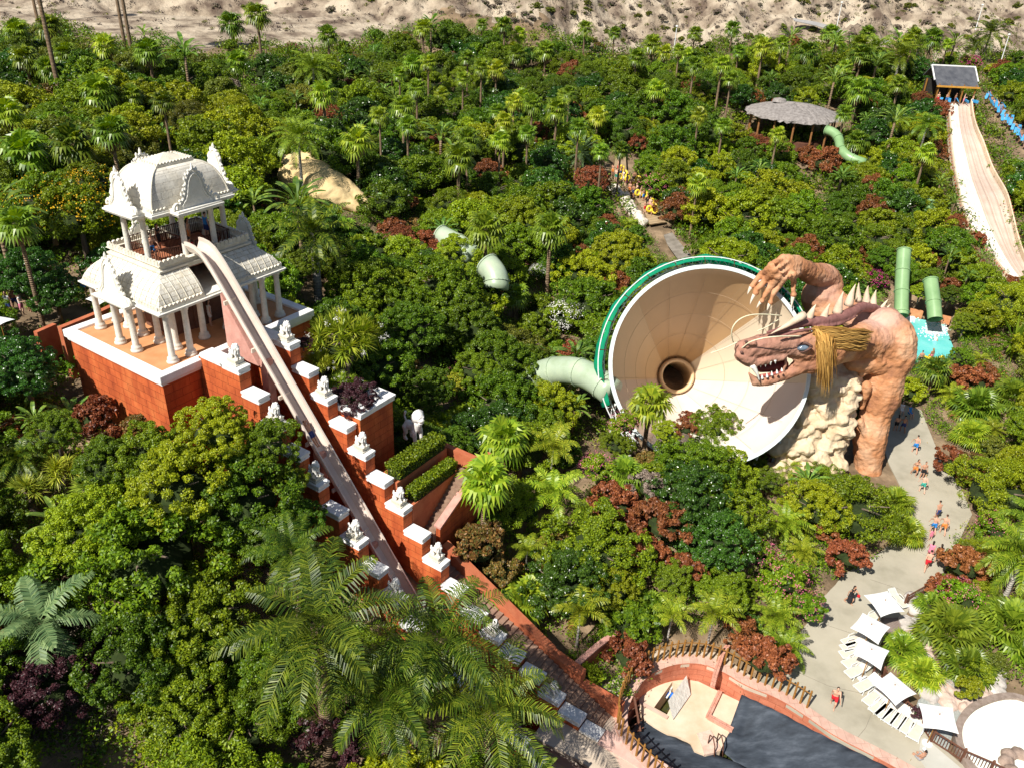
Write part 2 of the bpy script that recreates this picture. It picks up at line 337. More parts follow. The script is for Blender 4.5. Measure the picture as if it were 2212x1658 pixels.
# ------------------------------------------------------------------ temple tower (local frame: x to the right-back, y to the left-back)
tw = thing('temple_tower', 'white two storey temple pavilion on a tall red block base at the slide top', 'tower', TL(0, 0, 0), TROT)
HP = 17.89; HC = 21.04; HT = 23.64; CXT, CYT = 5.69, 4.92
def ring_box(b, x0, y0, x1, y1, z0, z1, w, m=0):        # mitre-free frame of four butted bars
    b.box((x0, y0, z0), (x1, y0+w, z1), m); b.box((x0, y1-w, z0), (x1, y1, z1), m)
    b.box((x0, y0+w, z0), (x0+w, y1-w, z1), m); b.box((x1-w, y0+w, z0), (x1, y1-w, z1), m); return b
b = MB(); X0, Y0, X1, Y1 = -.3, 0., 11.75, 9.85
b.prism([(X0+.25, Y0+.25), (X1-.25, Y0+.25), (X1-.25, Y1-.25), (X0+.25, Y1-.25)], 6.5, HP-.35)
b.box((X0+.2, Y0-.75, 6), (2.3, Y0+.2, 15.3)) if False else None
obj('base_wall', b, M['redblock'], tw)
b = MB(); ring_box(b, X0, Y0, X1, Y1, HP-.33, HP+.16, .62); ring_box(b, X0+.12, Y0+.12, X1-.12, Y1-.12, HP-.55, HP-.335, .4)
bevel(obj('coping', b, M['cap'], tw), .05)
b = MB(); b.box((X0+.63, Y0+.63, HP-.4), (X1-.63, Y1-.63, HP)); obj('platform_floor', b, M['terracotta'], tw)
def column_mesh(h, r, name):
    b = MB(); b.lathe([(r*1.9, 0), (r*1.95, .1), (r*1.75, .16), (r*1.55, .2), (r*1.65, .27), (r*1.55, .34), (r*1.15, .4), (r*1.08, .45), (r, h*.5), (r*.92, h-.45), (r*1.05, h-.42), (r*.95, h-.36), (r*1.1, h-.3), (r*1.45, h-.12), (r*1.7, h-.06), (r*1.7, h)], 18)
    return b.mesh(name, smooth=True)
cmat = mat('white_column', (.56, .52, .44), (.74, .71, .64), scale=3, rough=.85, bump=.02, bscale=12)
cm = column_mesh(3.25, .19, 'column'); cm.materials.append(cmat)
for x, y in [(1.5,1.25),(9.85,1.25),(1.5,8.55),(9.85,8.55),(1.04,5.75),(1.04,4.1),(10.3,5.75),(10.3,4.1),(2.75,1.2),(8.6,1.2),(2.75,8.65),(8.6,8.65),
             (2.7,2.5),(8.75,2.5),(2.7,7.35),(8.75,7.35),(2.6,4.05),(2.6,5.7),(8.9,4.05),(8.9,5.7),(4.7,2.45),(6.55,2.45),(4.7,7.4),(6.55,7.4)]:
    obj('column', cm, None, tw, (x, y, HP))
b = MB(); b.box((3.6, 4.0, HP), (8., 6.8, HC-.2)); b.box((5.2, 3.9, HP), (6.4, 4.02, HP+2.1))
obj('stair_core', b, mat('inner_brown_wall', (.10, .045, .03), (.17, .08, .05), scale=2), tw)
# cornice of the lower storey, with projecting bays on left and right faces
b = MB(); c0 = 1.0; cx1 = 10.38; cy1 = 8.84
def stepring(b, x0, y0, x1, y1, steps, w=.9, m=0):
    for off, z0, z1 in steps: ring_box(b, x0-off, y0-off, x1+off, y1+off, z0, z1, w+off, m)
stepring(b, c0, c0, cx1, cy1, [(.0, HC-.02, HC+.1), (.10, HC+.1, HC+.2), (-.06, HC+.2, HC+.3)])
b.box((c0-.62, 3.35, HC-.02), (c0-.002, 6.5, HC+.1)); b.box((c0-.70, 3.28, HC+.1), (c0-.102, 6.57, HC+.2))
b.box((cx1+.002, 3.35, HC-.02), (cx1+.62, 6.5, HC+.1)); b.box((cx1+.102, 3.28, HC+.1), (cx1+.7, 6.57, HC+.2))
b.box((c0+.9, c0+.9, HC+.02), (cx1-.9, cy1-.9, HC+.18)); b.box((2.5,2.3,HC-.22),(8.95,2.6,HC-.022)); b.box((2.5,7.25,HC-.22),(8.95,7.55,HC-.022))
b.box((2.45,2.602,HC-.22),(2.75,7.248,HC-.022)); b.box((8.7,2.602,HC-.22),(9.0,7.248,HC-.022))
bevel(obj('cornice', b, M['white'], tw), .025)
# curved tiled skirt roof between cornice and terrace
def skirt(x0, y0, x1, y1, X0_, Y0_, X1_, Y1_, z0, z1, bulge, n=12, skip=None):
    b = MB(); t = np.linspace(0, 1, n+1)
    k = lambda t: t+bulge*np.sin(math.pi*t)*(-1)
    def prof(a, c): s = t; off = a+(c-a)*(s**1.7*.75+s*.25); return off
    xs0 = prof(x0, X0_); xs1 = prof(x1, X1_); ys0 = prof(y0, Y0_); ys1 = prof(y1, Y1_); z = z0+(z1-z0)*(t**.85)
    for side in range(4):
        A = []
        for i in range(n+1):
            c = [(xs0[i], ys0[i]), (xs1[i], ys0[i]), (xs1[i], ys1[i]), (xs0[i], ys1[i])]
            p, q = c[side], c[(side+1) % 4]; A += [(*p, z[i]), (*q, z[i])]
        F = [(2*i, 2*i+1, 2*i+3, 2*i+2) for i in range(n)]
        if side == 0 and skip:
            A = []; F = []
            for sg, (xa, xb) in enumerate(((None, skip[0]), (skip[1], None))):
                o0 = len(A)
                for i in range(n+1):
                    A += [(xs0[i] if xa is None else xa, ys0[i], z[i]), (xs1[i] if xb is None else xb, ys0[i], z[i])]
                F += [(o0+2*i, o0+2*i+1, o0+2*i+3, o0+2*i+2) for i in range(n)]
        b.add(A, F)
    return b, (xs0, ys0, z)
b, _pf = skirt(1.12, 1.12, cx1-.12, cy1-.12, 2.42, 2.42, 8.95, 7.42, HC+.26, 22.9, 0, 14, (4.25, 5.75))
ro = obj('lower_roof', b.mesh('lower_roof', smooth=False), M['roof_tiles'], tw); s_ = ro.modifiers.new('t', 'SOLIDIFY'); s_.thickness = .12; s_.offset = -1
# tile ribs running down the roof
b = MB(); xs0, ys0, zz = _pf
rr = np.array([.045]*len(zz))
for u in np.arange(1.6, 10, .5):
    lo_ = max(0, 0)
    for side in (0, 1):
        pts = []
        for i in range(len(zz)):
            xl = xs0[i]; xr = 11.38-xs0[i]-.0; yv = ys0[i] if side == 0 else 9.84-ys0[i]
            if u < xl or u > xr: break
            pts.append((u, yv+(-.02 if side == 0 else .02), zz[i]))
        if len(pts) > 3 and not (side == 0 and 4.1 < u < 5.9): b.tube(pts, .024, 5)
for v in np.arange(1.5, 8.5, .5):
    for side in (0, 1):
        pts = []
        for i in range(len(zz)):
            yl = ys0[i]; yr = 9.84-ys0[i]; xv = xs0[i] if side == 0 else 11.38-xs0[i]
            if v < yl or v > yr: break
            pts.append((xv+(-.02 if side == 0 else .02), v, zz[i]))
        if len(pts) > 3: b.tube(pts, .022, 5)
obj('roof_ribs', b.mesh('roof_ribs', smooth=True), M['cream'], tw)
def scallops(b, p, q, r=.13, h=.26, th=.16, m=0, gap=.26):           # a row of little arches along a line
    p = np.array(p, float); q = np.array(q, float); Lg = np.linalg.norm(q-p); n = max(1, int(Lg/gap)); t = (q-p)/Lg; nn = np.array([t[1], -t[0], 0])
    for i in range(n):
        c = p+t*(i+.5)*Lg/n; a = np.linspace(0, math.pi, 6); rr_ = Lg/n*.46
        out = [c-t*rr_]+[c+t*rr_*(-math.cos(x))+np.array([0, 0, h-rr_+rr_*math.sin(x)]) for x in a]+[c+t*rr_]
        V = [o_+nn*th/2 for o_ in out]+[o_-nn*th/2 for o_ in out]; k = len(out)
        F = [tuple(range(k-1, -1, -1)), tuple(range(k, 2*k))]+[(j, (j+1) % k, k+(j+1) % k, k+j) for j in range(k)]
        b.add(V, F, m)
    return b
for (p, q) in (((1.2, 1.12), (4.2, 1.12)), ((5.8, 1.12), (10.2, 1.12)), ((10.25, 8.7), (1.2, 8.7)), ((1.12, 3.2), (1.12, 1.2)), ((1.12, 8.6), (1.12, 6.6)), ((10.3, 1.2), (10.3, 3.3)), ((10.3, 6.6), (10.3, 8.6))):
    b = MB(); scallops(b, (*p, HC+.28), (*q, HC+.28)); obj('roof_edge_ornament', b, M['cream'], tw)
# terrace
b = MB(); stepring(b, 2.45, 2.45, 8.92, 7.39, [(0, 22.75, 22.95), (.14, 22.95, 23.08), (-.02, 23.08, 23.3), (.1, 23.3, 23.38)], w=.28)
bevel(obj('terrace_wall', b, M['cream'], tw), .02)
b = MB(); b.box((2.7, 2.7, 22.6), (8.7, 7.2, 22.85)); obj('terrace_floor', b, M['deckred'], tw)
b = MB()
for (p, q) in (((2.4, 2.44), (4.2, 2.44)), ((5.8, 2.44), (8.95, 2.44)), ((8.93, 2.45), (8.93, 7.4)), ((8.95, 7.4), (2.4, 7.4)), ((2.44, 7.4), (2.44, 2.45))):
    scallops(b, (*p, 23.38), (*q, 23.38), h=.3, gap=.3)
obj('parapet', b, M['cream'], tw)
cm2 = column_mesh(3.1, .17, 'column'); cm2.materials.append(cmat)
for x, y in [(2.9,4.1),(2.9,6.0),(4.65,2.9),(6.75,2.9),(8.5,4.1),(8.5,6.0),(4.65,6.95),(6.75,6.95)]: obj('column', cm2, None, tw, (x, y, 22.88))
b = MB()                                               # terrace railing
def railing(b, P, z0, h=1.05, gap=.13, r=.016, post=None):
    for p, q in zip(P[:-1], P[1:]):
        p = np.array(p, float); q = np.array(q, float); Lg = np.linalg.norm(q-p); n = max(1, int(Lg/gap))
        for zz_ in (z0+h, z0+.12): b.bar((*p[:2], zz_), (*q[:2], zz_), .05, .05)
        for i in range(n+1): c = p+(q-p)*i/n; b.bar((*c[:2], z0+.12), (*c[:2], z0+h), r*2, r*2)
railing(b, [(3.0, 5.9), (3.3, 3.5), (4.4, 3.1)], 22.86); railing(b, [(5.6, 3.2), (6.7, 3.4), (8.2, 3.3), (8.3, 6.6), (3.2, 6.8)], 22.86); railing(b, [(5.5, 3.3), (5.3, 6.5)], 22.86)
obj('terrace_railing', b, M['darkiron'], tw)
# ornate bell gable; built in local x (width) / z (height), thickness along y
def gable(w, h, name='gable'):
    g_ = MB(); out = []
    prof = [(1.0, 0), (.98, .10), (.86, .17), (.72, .24), (.60, .36), (.52, .50), (.46, .64), (.38, .78), (.25, .90), (.10, .975), (0, 1.0)]
    R_ = [(a*w/2, c*h) for a, c in prof]; Lf = [(-x, z) for x, z in R_[::-1][1:]]; P = R_+Lf
    V = [(x*.9, -.06, z*.94) for x, z in P]+[(x*.9, .10, z*.94) for x, z in P]; k = len(P)
    g_.add(V, [tuple(range(k)), tuple(range(2*k-1, k-1, -1))]+[(j, k+j, k+(j+1) % k, (j+1) % k) for j in range(k)])
    g_.tube([(x, .0, z) for x, z in P], .085, 6); g_.tube([(x*.80, -.07, z*.86+.04) for x, z in P], .05, 6)
    t = np.linspace(0, 1, 60); Q = np.array(P); d = np.r_[0, np.cumsum(np.linalg.norm(np.diff(Q, axis=0), axis=1))]; d /= d[-1]
    n_ = 15
    for i in range(n_):
        s = .10+.80*i/(n_-1); x = np.interp(s, d, Q[:, 0]); z = np.interp(s, d, Q[:, 1]); big = 1.0+.5*math.sin(i*2.1)
        nx = x/(w/2)*.8; nz = .5+.5*(z/h); ln = math.hypot(nx, nz)
        c = np.array([x+nx/ln*.09, 0, z+nz/ln*.09]); e = c+np.array([nx/ln*.10*big, 0, .20*big])
        g_.tube([c-np.array([nx*.1, 0, .05]), c*.6+e*.4+np.array([nx*.06, 0, 0]), e], [.10, .085, .015], 6)
    for sg in (-1, 1):                                   # scrolls at the feet
        a = np.linspace(-.5, 4.6, 14); rr_ = np.linspace(.26, .05, 14); g_.tube([(sg*(w/2+.06+rr_[i]*math.cos(a[i])), 0, .18+rr_[i]*math.sin(a[i])) for i in range(14)], np.linspace(.11, .06, 14), 6)
    return g_
def put_gable(x, y, z, rz, w, h, tilt=0):
    g_ = gable(w, h); obj('gable', g_.mesh('gable', smooth=False), M['white'], tw, (x, y, z), (tilt, 0, rz))
put_gable(.72, 4.92, HC+.2, -math.pi/2, 2.7, 2.55); put_gable(10.66, 4.92, HC+.2, math.pi/2, 2.7, 2.5)
put_gable(5.69, 9.2, HC+.2, math.pi, 2.7, 2.5)
# upper roof
E_ = 25.95; b = MB(); x0, y0, x1, y1 = 2.82, 2.9, 8.55, 6.95; bw = 1.55
def crossring(b, off, z0, z1):
    P = [(x0, y0), (CXT-bw-.1, y0), (CXT-bw-.1, y0-.75), (CXT+bw-.1, y0-.75), (CXT+bw-.1, y0), (x1, y0), (x1, CYT-1.35), (x1+.8, CYT-1.35), (x1+.8, CYT+1.35), (x1, CYT+1.35), (x1, y1), (CXT+bw-.1, y1), (CXT+bw-.1, y1+.7), (CXT-bw-.1, y1+.7), (CXT-bw-.1, y1), (x0, y1), (x0, CYT+1.35), (x0-.8, CYT+1.35), (x0-.8, CYT-1.35), (x0, CYT-1.35)]
    c = np.array([CXT, CYT]); Q = []
    n = len(P)
    for i in range(n):
        a = np.array(P[i-1]); m_ = np.array(P[i]); e = np.array(P[(i+1) % n]); d1 = (m_-a)/np.linalg.norm(m_-a); d2 = (e-m_)/np.linalg.norm(e-m_)
        Q.append(m_+off*(np.array([d1[1], -d1[0]])+np.array([d2[1], -d2[0]])))
    b.prism(Q, z0, z1)
crossring(b, 0, E_, E_+.12); crossring(b, .09, E_+.121, E_+.23); crossring(b, .0, E_+.231, E_+.33)
bevel(obj('upper_cornice', b, M['white'], tw), .02)
b = MB(); t = np.linspace(0, 1, 13); ct = (4.42, 4.12, 6.85, 5.85)
A = []
for s in t:
    k = 1-math.cos(s*math.pi/2)**1.0; k = s**1.9*.8+s*.2
    z = E_+.3+2.15*(math.sin(s*math.pi/2)**1.1)
    cx0 = x0+.18+(ct[0]-x0-.18)*k; cy0 = y0+.15+(ct[1]-y0-.15)*k; cx_1 = x1-.18+(ct[2]-x1+.18)*k; cy_1 = y1-.15+(ct[3]-y1+.15)*k
    ch = .16*(1-s)+.16; ch2 = .9
    A.append([(cx0+ch2*(1-.3*s), cy0, z), (cx_1-ch2*(1-.3*s), cy0, z), (cx_1, cy0+ch2*(1-.5*s), z), (cx_1, cy_1-ch2*(1-.5*s), z), (cx_1-ch2*(1-.3*s), cy_1, z), (cx0+ch2*(1-.3*s), cy_1, z), (cx0, cy_1-ch2*(1-.5*s), z), (cx0, cy0+ch2*(1-.5*s), z)])
A2 = []
for s in t:
    k = s**1.9*.8+s*.2; z = E_+.3+2.15*(math.sin(s*math.pi/2)**1.1)
    A2.append([(x0+.15+(ct[0]-x0-.15)*k, y0+.15+(ct[1]-y0-.15)*k, z), (x1-.15+(ct[2]-x1+.15)*k, y0+.15+(ct[1]-y0-.15)*k, z), (x1-.15+(ct[2]-x1+.15)*k, y1-.15+(ct[3]-y1+.15)*k, z), (x0+.15+(ct[0]-x0-.15)*k, y1-.15+(ct[3]-y1+.15)*k, z)])
V = np.array(A2).reshape(-1, 3); b.add(V, [(4*i+j, 4*i+(j+1) % 4, 4*i+4+(j+1) % 4, 4*i+4+j) for i in range(12) for j in range(4)]+[(48, 49, 50, 51)])
dm = mat('dome_stone', (.68, .63, .53), (.84, .80, .71), scale=1.2, rough=.85, bump=.02, brick=(.7, .42, (.82, .8, .78), .012))
ud = obj('upper_roof', b, dm, tw)
for j in range(4): b = MB(); b.tube([A2[i][j] for i in range(13)], .06, 6); obj('roof_ridge', b.mesh('roof_ridge', smooth=True), M['cream'], tw)
zt = E_+2.45; b = MB(); b.box((ct[0]-.08, ct[1]-.08, zt), (ct[2]+.08, ct[3]+.08, zt+.12))
b.add([(ct[0], ct[1], zt+.12), (ct[2], ct[1], zt+.12), (ct[2], ct[3], zt+.12), (ct[0], ct[3], zt+.12), ((ct[0]+ct[2])/2, (ct[1]+ct[3])/2, zt+.55)], [(0, 1, 4), (1, 2, 4), (2, 3, 4), (3, 0, 4)])
for a, e in (((0, 1), (2, 1)), ((2, 1), (2, 3)), ((2, 3), (0, 3)), ((0, 3), (0, 1))): scallops(b, (ct[a[0]], ct[a[1]], zt+.05), (ct[e[0]], ct[e[1]], zt+.05), h=.2, gap=.22, th=.12)
obj('roof_cap', b, M['cream'], tw)
for p, q in (((x0+.1, y0+.1), (CXT-bw-.2, y0+.1)), ((CXT+bw, y0+.1), (x1-.1, y0+.1)), ((x0+.1, CYT-1.4), (x0+.1, y0+.1)), ((x0+.1, y1-.1), (x0+.1, CYT+1.4)), ((x1-.1, y0+.1), (x1-.1, CYT-1.4))): b = MB(); scallops(b, (*p, E_+.33), (*q, E_+.33), h=.2, gap=.22, th=.12); obj('upper_roof_edge', b, M['cream'], tw)
put_gable(CXT-.1, y0-.42, E_+.33, 0, 2.5, 2.15); put_gable(x0-.5, CYT, E_+.33, -math.pi/2, 2.2, 2.15)
put_gable(x1+.5, CYT, E_+.33, math.pi/2, 2.2, 2.25); put_gable(CXT-.1, y1+.4, E_+.33, math.pi, 2.5, 2.15)
# ------------------------------------------------------------------ steep slide
SX = 4.93
prof = [(2.55, 23.98), (2.2, 24.0), (1.75, 23.95), (1.3, 23.75), (.9, 23.38), (.5, 22.95), (0, 22.33)]
y_, z_ = 0, 22.33
while z_ > 2.4:
    y_ -= .5; z_ -= .5*1.262; prof.append((y_, z_))
prof += [(y_-.6, z_-.7), (y_-1.4, z_-1.5), (y_-2.6, z_-2.4), (y_-4, z_-3.1), (y_-6, z_-3.6), (y_-8.5, z_-3.8), (y_-22, z_-3.9)]
sl = thing('speed_slide', 'steep pale pink flume dropping straight from the white temple between red stepped walls', 'water slide', TL(0, 0, 0), TROT)
def flume(prof, w, hgt, mb_o, mb_i, th=.09):
    sec_o = [(-w-th, hgt), (-w-th, hgt*.3), (-w*.6, -.30-th), (0, -.34-th), (w*.6, -.30-th), (w+th, hgt*.3), (w+th, hgt), (w, hgt), (w, hgt*.35), (w*.6, -.24), (0, -.28), (-w*.6, -.24), (-w, hgt*.35), (-w, hgt)]
    P = np.array(prof, float); T = np.gradient(P, axis=0); T /= np.linalg.norm(T, axis=1)[:, None]; n = len(sec_o); V = []
    for i in range(len(P)):
        nr = np.array([-T[i][1], T[i][0]]) ; nr = nr if nr[1] > 0 else -nr
        for sx, sz in sec_o: V.append((SX+sx, P[i][0]+nr[0]*sz, P[i][1]+nr[1]*sz))
    V = np.array(V); k = len(P)
    Fo = [(i*n+j, i*n+(j+1), (i+1)*n+(j+1), (i+1)*n+j) for i in range(k-1) for j in list(range(0, 7))]
    Fi = [(i*n+j, i*n+(j+1) % n, (i+1)*n+(j+1) % n, (i+1)*n+j) for i in range(k-1) for j in range(7, n)]
    mb_o.add(V, Fo); mb_i.add(V, Fi)
bo, bi = MB(), MB(); flume(prof, .46, .34, bo, bi)
obj('outer_shell', bo.mesh('outer_shell'), M['slide'], sl); obj('sliding_bed', bi.mesh('sliding_bed'), M['slide_in'], sl)
for k in range(7, len(prof)-6, 4):
    y_, z_ = prof[k]; b = MB(); b.box((SX-.6, y_-.05, z_-.62), (SX+.6, y_+.05, z_-.36)); obj('joint_flange', b, M['slide'], sl)
b = MB(); P = [(SX, -.0, 18.0), (SX, -.5, 18.), (SX, -4.3, 15.9), (SX, -4.3, 14)]
b.add([(SX-.3, .15, 21.6), (SX-.3, .15, 18), (SX-.3, -1.6, 17.6), (SX-.3, -2.6, 17.6), (SX+.3, .15, 21.6), (SX+.3, .15, 18), (SX+.3, -1.6, 17.6), (SX+.3, -2.6, 17.6)], [(0, 1, 2, 3), (7, 6, 5, 4), (0, 3, 7, 4), (1, 5, 6, 2), (0, 4, 5, 1)])
obj('support_pier', b, M['pinkstone'], sl)
for k in (12, 20, 28):
    y_, z_ = prof[k]; b = MB(); b.box((SX-.25, y_-.3, z_-4.5), (SX+.25, y_+.3, z_-.45)); obj('support_pier', b, M['pinkstone'], sl)
# ------------------------------------------------------------------ stepped walls with white copings
def step_wall(xr, label, ks, end_y, wname):
    t = thing(wname, label, 'wall', TL(0, 0, 0), TROT); w = .925; b = MB()
    x0, x1 = xr-w+.06, xr-.06; prev = -.2
    b.box((x0, .24-.0, 8), (x1, .245, 17.2)) if False else None
    y = 0.
    lead = -3.467+1.55
    b.box((x0, lead+.001, 5), (x1, .24, 18.54-.38+.0))
    c = MB(); c.box((xr-w, lead+.02, 18.2), (xr, -.02, 18.54)); c.box((xr-w-.05, lead+.02, 18.36), (xr+.05, -.02, 18.5)); bevel(obj('coping', c, M['cap'], t), .04)
    caps = []
    for k in range(17):
        if k <= 9: yf = -(3.467+1.478*k); z = 18.54-1.417*k; ln = 1.55
        else: yf = -[18.3, 19.75, 21.2, 22.75, 24.2, 25.7, 27.0][k-10]; z = [4.5, 3.65, 2.95, 2.24, 1.4, .75, .27][k-10]; ln = 1.53 if k < 16 else 1.3
        b.box((x0, yf+.06+.001*k, -3.3), (x1, yf+ln+(.01 if k <= 9 else 0), z-.44))
        c = MB(); c.box((xr-w, yf, z-.16), (xr, yf+ln, z)); c.box((xr-w+.045, yf+.045, z-.30), (xr-.045, yf+ln-.02, z-.161)); c.box((xr-w+.02, yf+.02, z-.38), (xr-.02, yf+ln-.01, z-.301)); c.box((xr-w+.055, yf+.055, z-.45), (xr-.055, yf+ln-.02, z-.381))
        if k in ks: bevel(obj('coping', c, M['cap'], t), .03)
        caps.append((yf+ln*.5, z))
    obj('wall', b, M['redblock'], t)
    return caps
capR = step_wall(7.33, 'right hand red block wall of the slide stair, stepping down under white copings with lions', range(17), 0, 'stepped_wall')
capL = step_wall(3.42, 'left hand red block wall of the slide stair, half hidden by trees, stepping down under white copings', range(17), 0, 'stepped_wall')
b = MB(); b.box((3.44, -40, -3.2), (6.38, -17, -2.75)); b.box((3.44, -17, -2), (6.38, -10, 1.2)); b.box((3.44,-10,-1),(6.38,.2,6.5))
o_ = obj('slide_channel_floor', b, M['pinkstone'], thing('slide_channel', 'pink floor between the two stepped red walls under the steep slide', 'channel', TL(0,0,0), TROT))
# ------------------------------------------------------------------ funnel slide
def z3(x, y): return 1250.2+.3478*x, 509.7+.3478*y
NC = np.array([16.28, 61.55, 10.05]); NR = 8.2; NAZ = R(-89.73); NEL = R(32.76); ND = 14.7
nn = np.array([math.cos(NEL)*math.cos(NAZ), math.cos(NEL)*math.sin(NAZ), math.sin(NEL)])
e1 = np.cross([0, 0, 1.], nn); e1 /= np.linalg.norm(e1); e2 = np.cross(nn, e1)
if e1[0] < 0: e1 = -e1; e2 = -e2
if e2[2] < 0: e2 = -e2
def fp(a, r, d): return NC+r*(math.cos(a)*e1+math.sin(a)*e2)-d*nn
fun = thing('funnel_slide', 'giant open fibreglass funnel of a water slide, tan inside with green netting round its rim', 'funnel slide', (NC[0], NC[1], 0))
def F_(o): o.location = (-NC[0], -NC[1], 0); return o
rt_ = 1.38; NA = 96; prof = [(NR, 0), (NR-.10, .5), (6.7, 4), (4.6, 8.6), (2.6, 12.8), (1.9, 14.0), (rt_+.05, 14.5), (rt_, 14.9)]
pr = [(NR-.0*i, 0) for i in range(1)]
rs = np.interp(np.linspace(0, 14.0, 24), [0, .6, 14.0], [NR, NR-.12, 1.75]); ds = np.linspace(0, 14.0, 24)
def fmesh(rs, ds, mid=None, off=0.):
    b = MB(); V = [fp(2*math.pi*i/NA, r+off, d) for r, d in zip(rs, ds) for i in range(NA)]
    F = [(k*NA+i, k*NA+(i+1) % NA, (k+1)*NA+(i+1) % NA, (k+1)*NA+i) for k in range(len(rs)-1) for i in range(NA)]
    b.add(V, F)
    if mid: b.mi = [mid(360*(i+.5)/NA) for k in range(len(rs)-1) for i in range(NA)]
    return b
def sector(a): return 0 if 44 <= a < 140 else 1 if 140 <= a < 190 else 2 if 190 <= a < 238 else 3 if 238 <= a < 300 else 4 if 300 <= a < 352 else 5  # tan top sector: shade of the upper bowl painted in as darker colour
fcol = [mat('funnel_tone_and_shade_%s' % n, tuple(np.array(c)*.9), c, scale=.35, detail=9, rough=.38, spec=.45, stretch=(1, 1, .3)) for n, c in
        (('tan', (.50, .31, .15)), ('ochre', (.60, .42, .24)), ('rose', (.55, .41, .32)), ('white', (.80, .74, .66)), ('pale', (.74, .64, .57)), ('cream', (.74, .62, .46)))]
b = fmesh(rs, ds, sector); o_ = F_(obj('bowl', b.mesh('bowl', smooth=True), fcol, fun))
b = MB()                                               # panel joints
for a in (44, 68, 92, 116, 140, 190, 214, 238, 269, 300, 326, 352, 18): b.tube([fp(R(a), np.interp(d, [0, 14], [NR-.13, 1.73]), d) for d in (.8, 7, 13.9)], .011, 4)
for d in (3.2, 6.4, 9.6): r_ = np.interp(d, [0, 14], [NR-.12, 1.75]); b.tube([fp(2*math.pi*i/72, r_-.01, d) for i in range(73)], .011, 4)
F_(obj('panel_joints', b, mat('joint_line', (.40, .29, .19), (.48, .36, .25)), fun)); bpy.data.objects['panel_joints']['kind'] = 'stuff'
b = fmesh([1.78, 1.72, 1.42, 1.36, 1.36, 1.36, 1.36], [14.0, 13.3, 13.35, 13.6, 14.5, 17, 22]); F_(obj('throat', b.mesh('throat', smooth=True), fcol[1], fun))
b = fmesh([NR-.12, NR-.12, NR+.20, NR+.20, NR+.14, NR+.02], [.0, -.14, -.14, .06, .25, .3]); F_(obj('rim', b.mesh('rim', smooth=False), mat('pale_blue_rim', (.55, .62, .62), (.70, .76, .75), scale=2, rough=.5), fun))
b = fmesh(rs, ds, None, .12); F_(obj('outer_shell', b.mesh('outer_shell', smooth=True), mat('shell_back', (.30, .33, .28), (.4, .42, .36)), fun))
wm = mat('white_paint_steel', (.62, .65, .64), (.76, .78, .77), scale=3, rough=.5)
tr = MB(); A = np.radians(np.arange(20, 233, 5.)); ro_ = NR+1.0; ri_ = NR+.35
P1 = [fp(a, ri_+.1, .9) for a in A]; P2 = [fp(a, ro_, .5) for a in A]; P3 = [fp(a, ri_+.1, 2.0) for a in A]
tr.tube(P1, .05, 5); tr.tube(P2, .05, 5); tr.tube(P3, .05, 5)
for i in range(len(A)-1): tr.bar(P1[i], P2[i+1], .045); tr.bar(P2[i], P3[i+1], .045); tr.bar(P3[i], P1[i+1], .045); tr.bar(P1[i], P2[i], .05)
F_(obj('truss_ring', tr, wm, fun)); bpy.data.objects['truss_ring']['kind'] = 'stuff'
b = MB(); nA = np.radians(np.arange(24, 205, 3.)); V = []
for k, a in enumerate(nA): wv = .07*math.sin(k*1.7)+.09*math.sin(k*.63); V += [fp(a, NR+.62+wv*.4, .25+wv*.5), fp(a, NR+1.12+wv, .75), fp(a, NR+1.15+wv*.5, 1.9), fp(a, NR+.9, 2.7+wv)]
b.grid(V, len(nA), 4); no_ = F_(obj('net', b.mesh('net', smooth=True), mat('green_net', (.0, .20, .07), (.01, .36, .13), (.0, .30, .16), scale=.35, rough=.8, transl=.3), fun)); s_ = no_.modifiers.new('t', 'SOLIDIFY'); s_.thickness = .02
for a in range(30, 232, 16):                              # rope loops tying net to rim
    b = MB(); b.bar(fp(R(a), NR+.3, .0), fp(R(a), NR+1.05, .55), .05); F_(obj('net_tie', b, M['darkiron'], fun))
for a in (205, 225, 245, 265, 285, 305, 325, 345):
    p = fp(R(a), NR+.1, 1.5); b = MB(); b.tube([p, (p[0], p[1]+.8, -.2)], .14, 8); F_(obj('support_post', b, wm, fun))
for zx, zy, sx in ((478, 782, 1), (757, 782, 1)):          # two nozzle slots in the bowl
    pass
# ------------------------------------------------------------------ green tubes
gtm = mat('green_tube', (.30, .38, .24), (.44, .52, .36), (.37, .45, .33), scale=.5, rough=.35, spec=.5)
def tubeslide(label, pts, rP, name='tube_slide', hollow=False, flange=True):
    W = [p if len(p) == 3 else ground_at(*p) for p in pts]; P = [at(*p) for p in W]; P = np.array(P); t = np.r_[0, np.cumsum(np.linalg.norm(np.diff(P, axis=0), axis=1))]
    n = max(8, int(t[-1]/.5)); tt = np.linspace(0, t[-1], n); Q = np.stack([np.interp(tt, t, P[:, i]) for i in range(3)], 1)
    for _ in range(6): Q[1:-1] = (Q[:-2]+Q[1:-1]*2+Q[2:])/4
    r = rP*((Q[n//2]-CAM) @ _w)/FPX
    th = thing(name, label, 'tube slide', (Q[0][0], Q[0][1], Q[0][2])); Q = Q-Q[0]
    b = MB(); b.tube(Q, r, 20, cap=not hollow)
    if hollow: b.tube(Q, r-.06, 20, cap=False)
    obj('tube', b.mesh('tube', smooth=True), gtm, th)
    if flange:
        for i in range(0, n-1, max(4, int(2.6/(.5)))):
            b = MB(); d = Q[i+1]-Q[i]; d /= np.linalg.norm(d); b.tube([Q[i], Q[i]+d*.12], r+.09, 20); obj('flange', b, gtm, th)
    return th
tubeslide('large pale green tube entering beside the lower left rim of the tan funnel', [(1150, 815, 66.5), (1185, 800, 65.5), (1240, 798, 64), (1285, 815, 62.5), (1322, 848, 61)], 30)
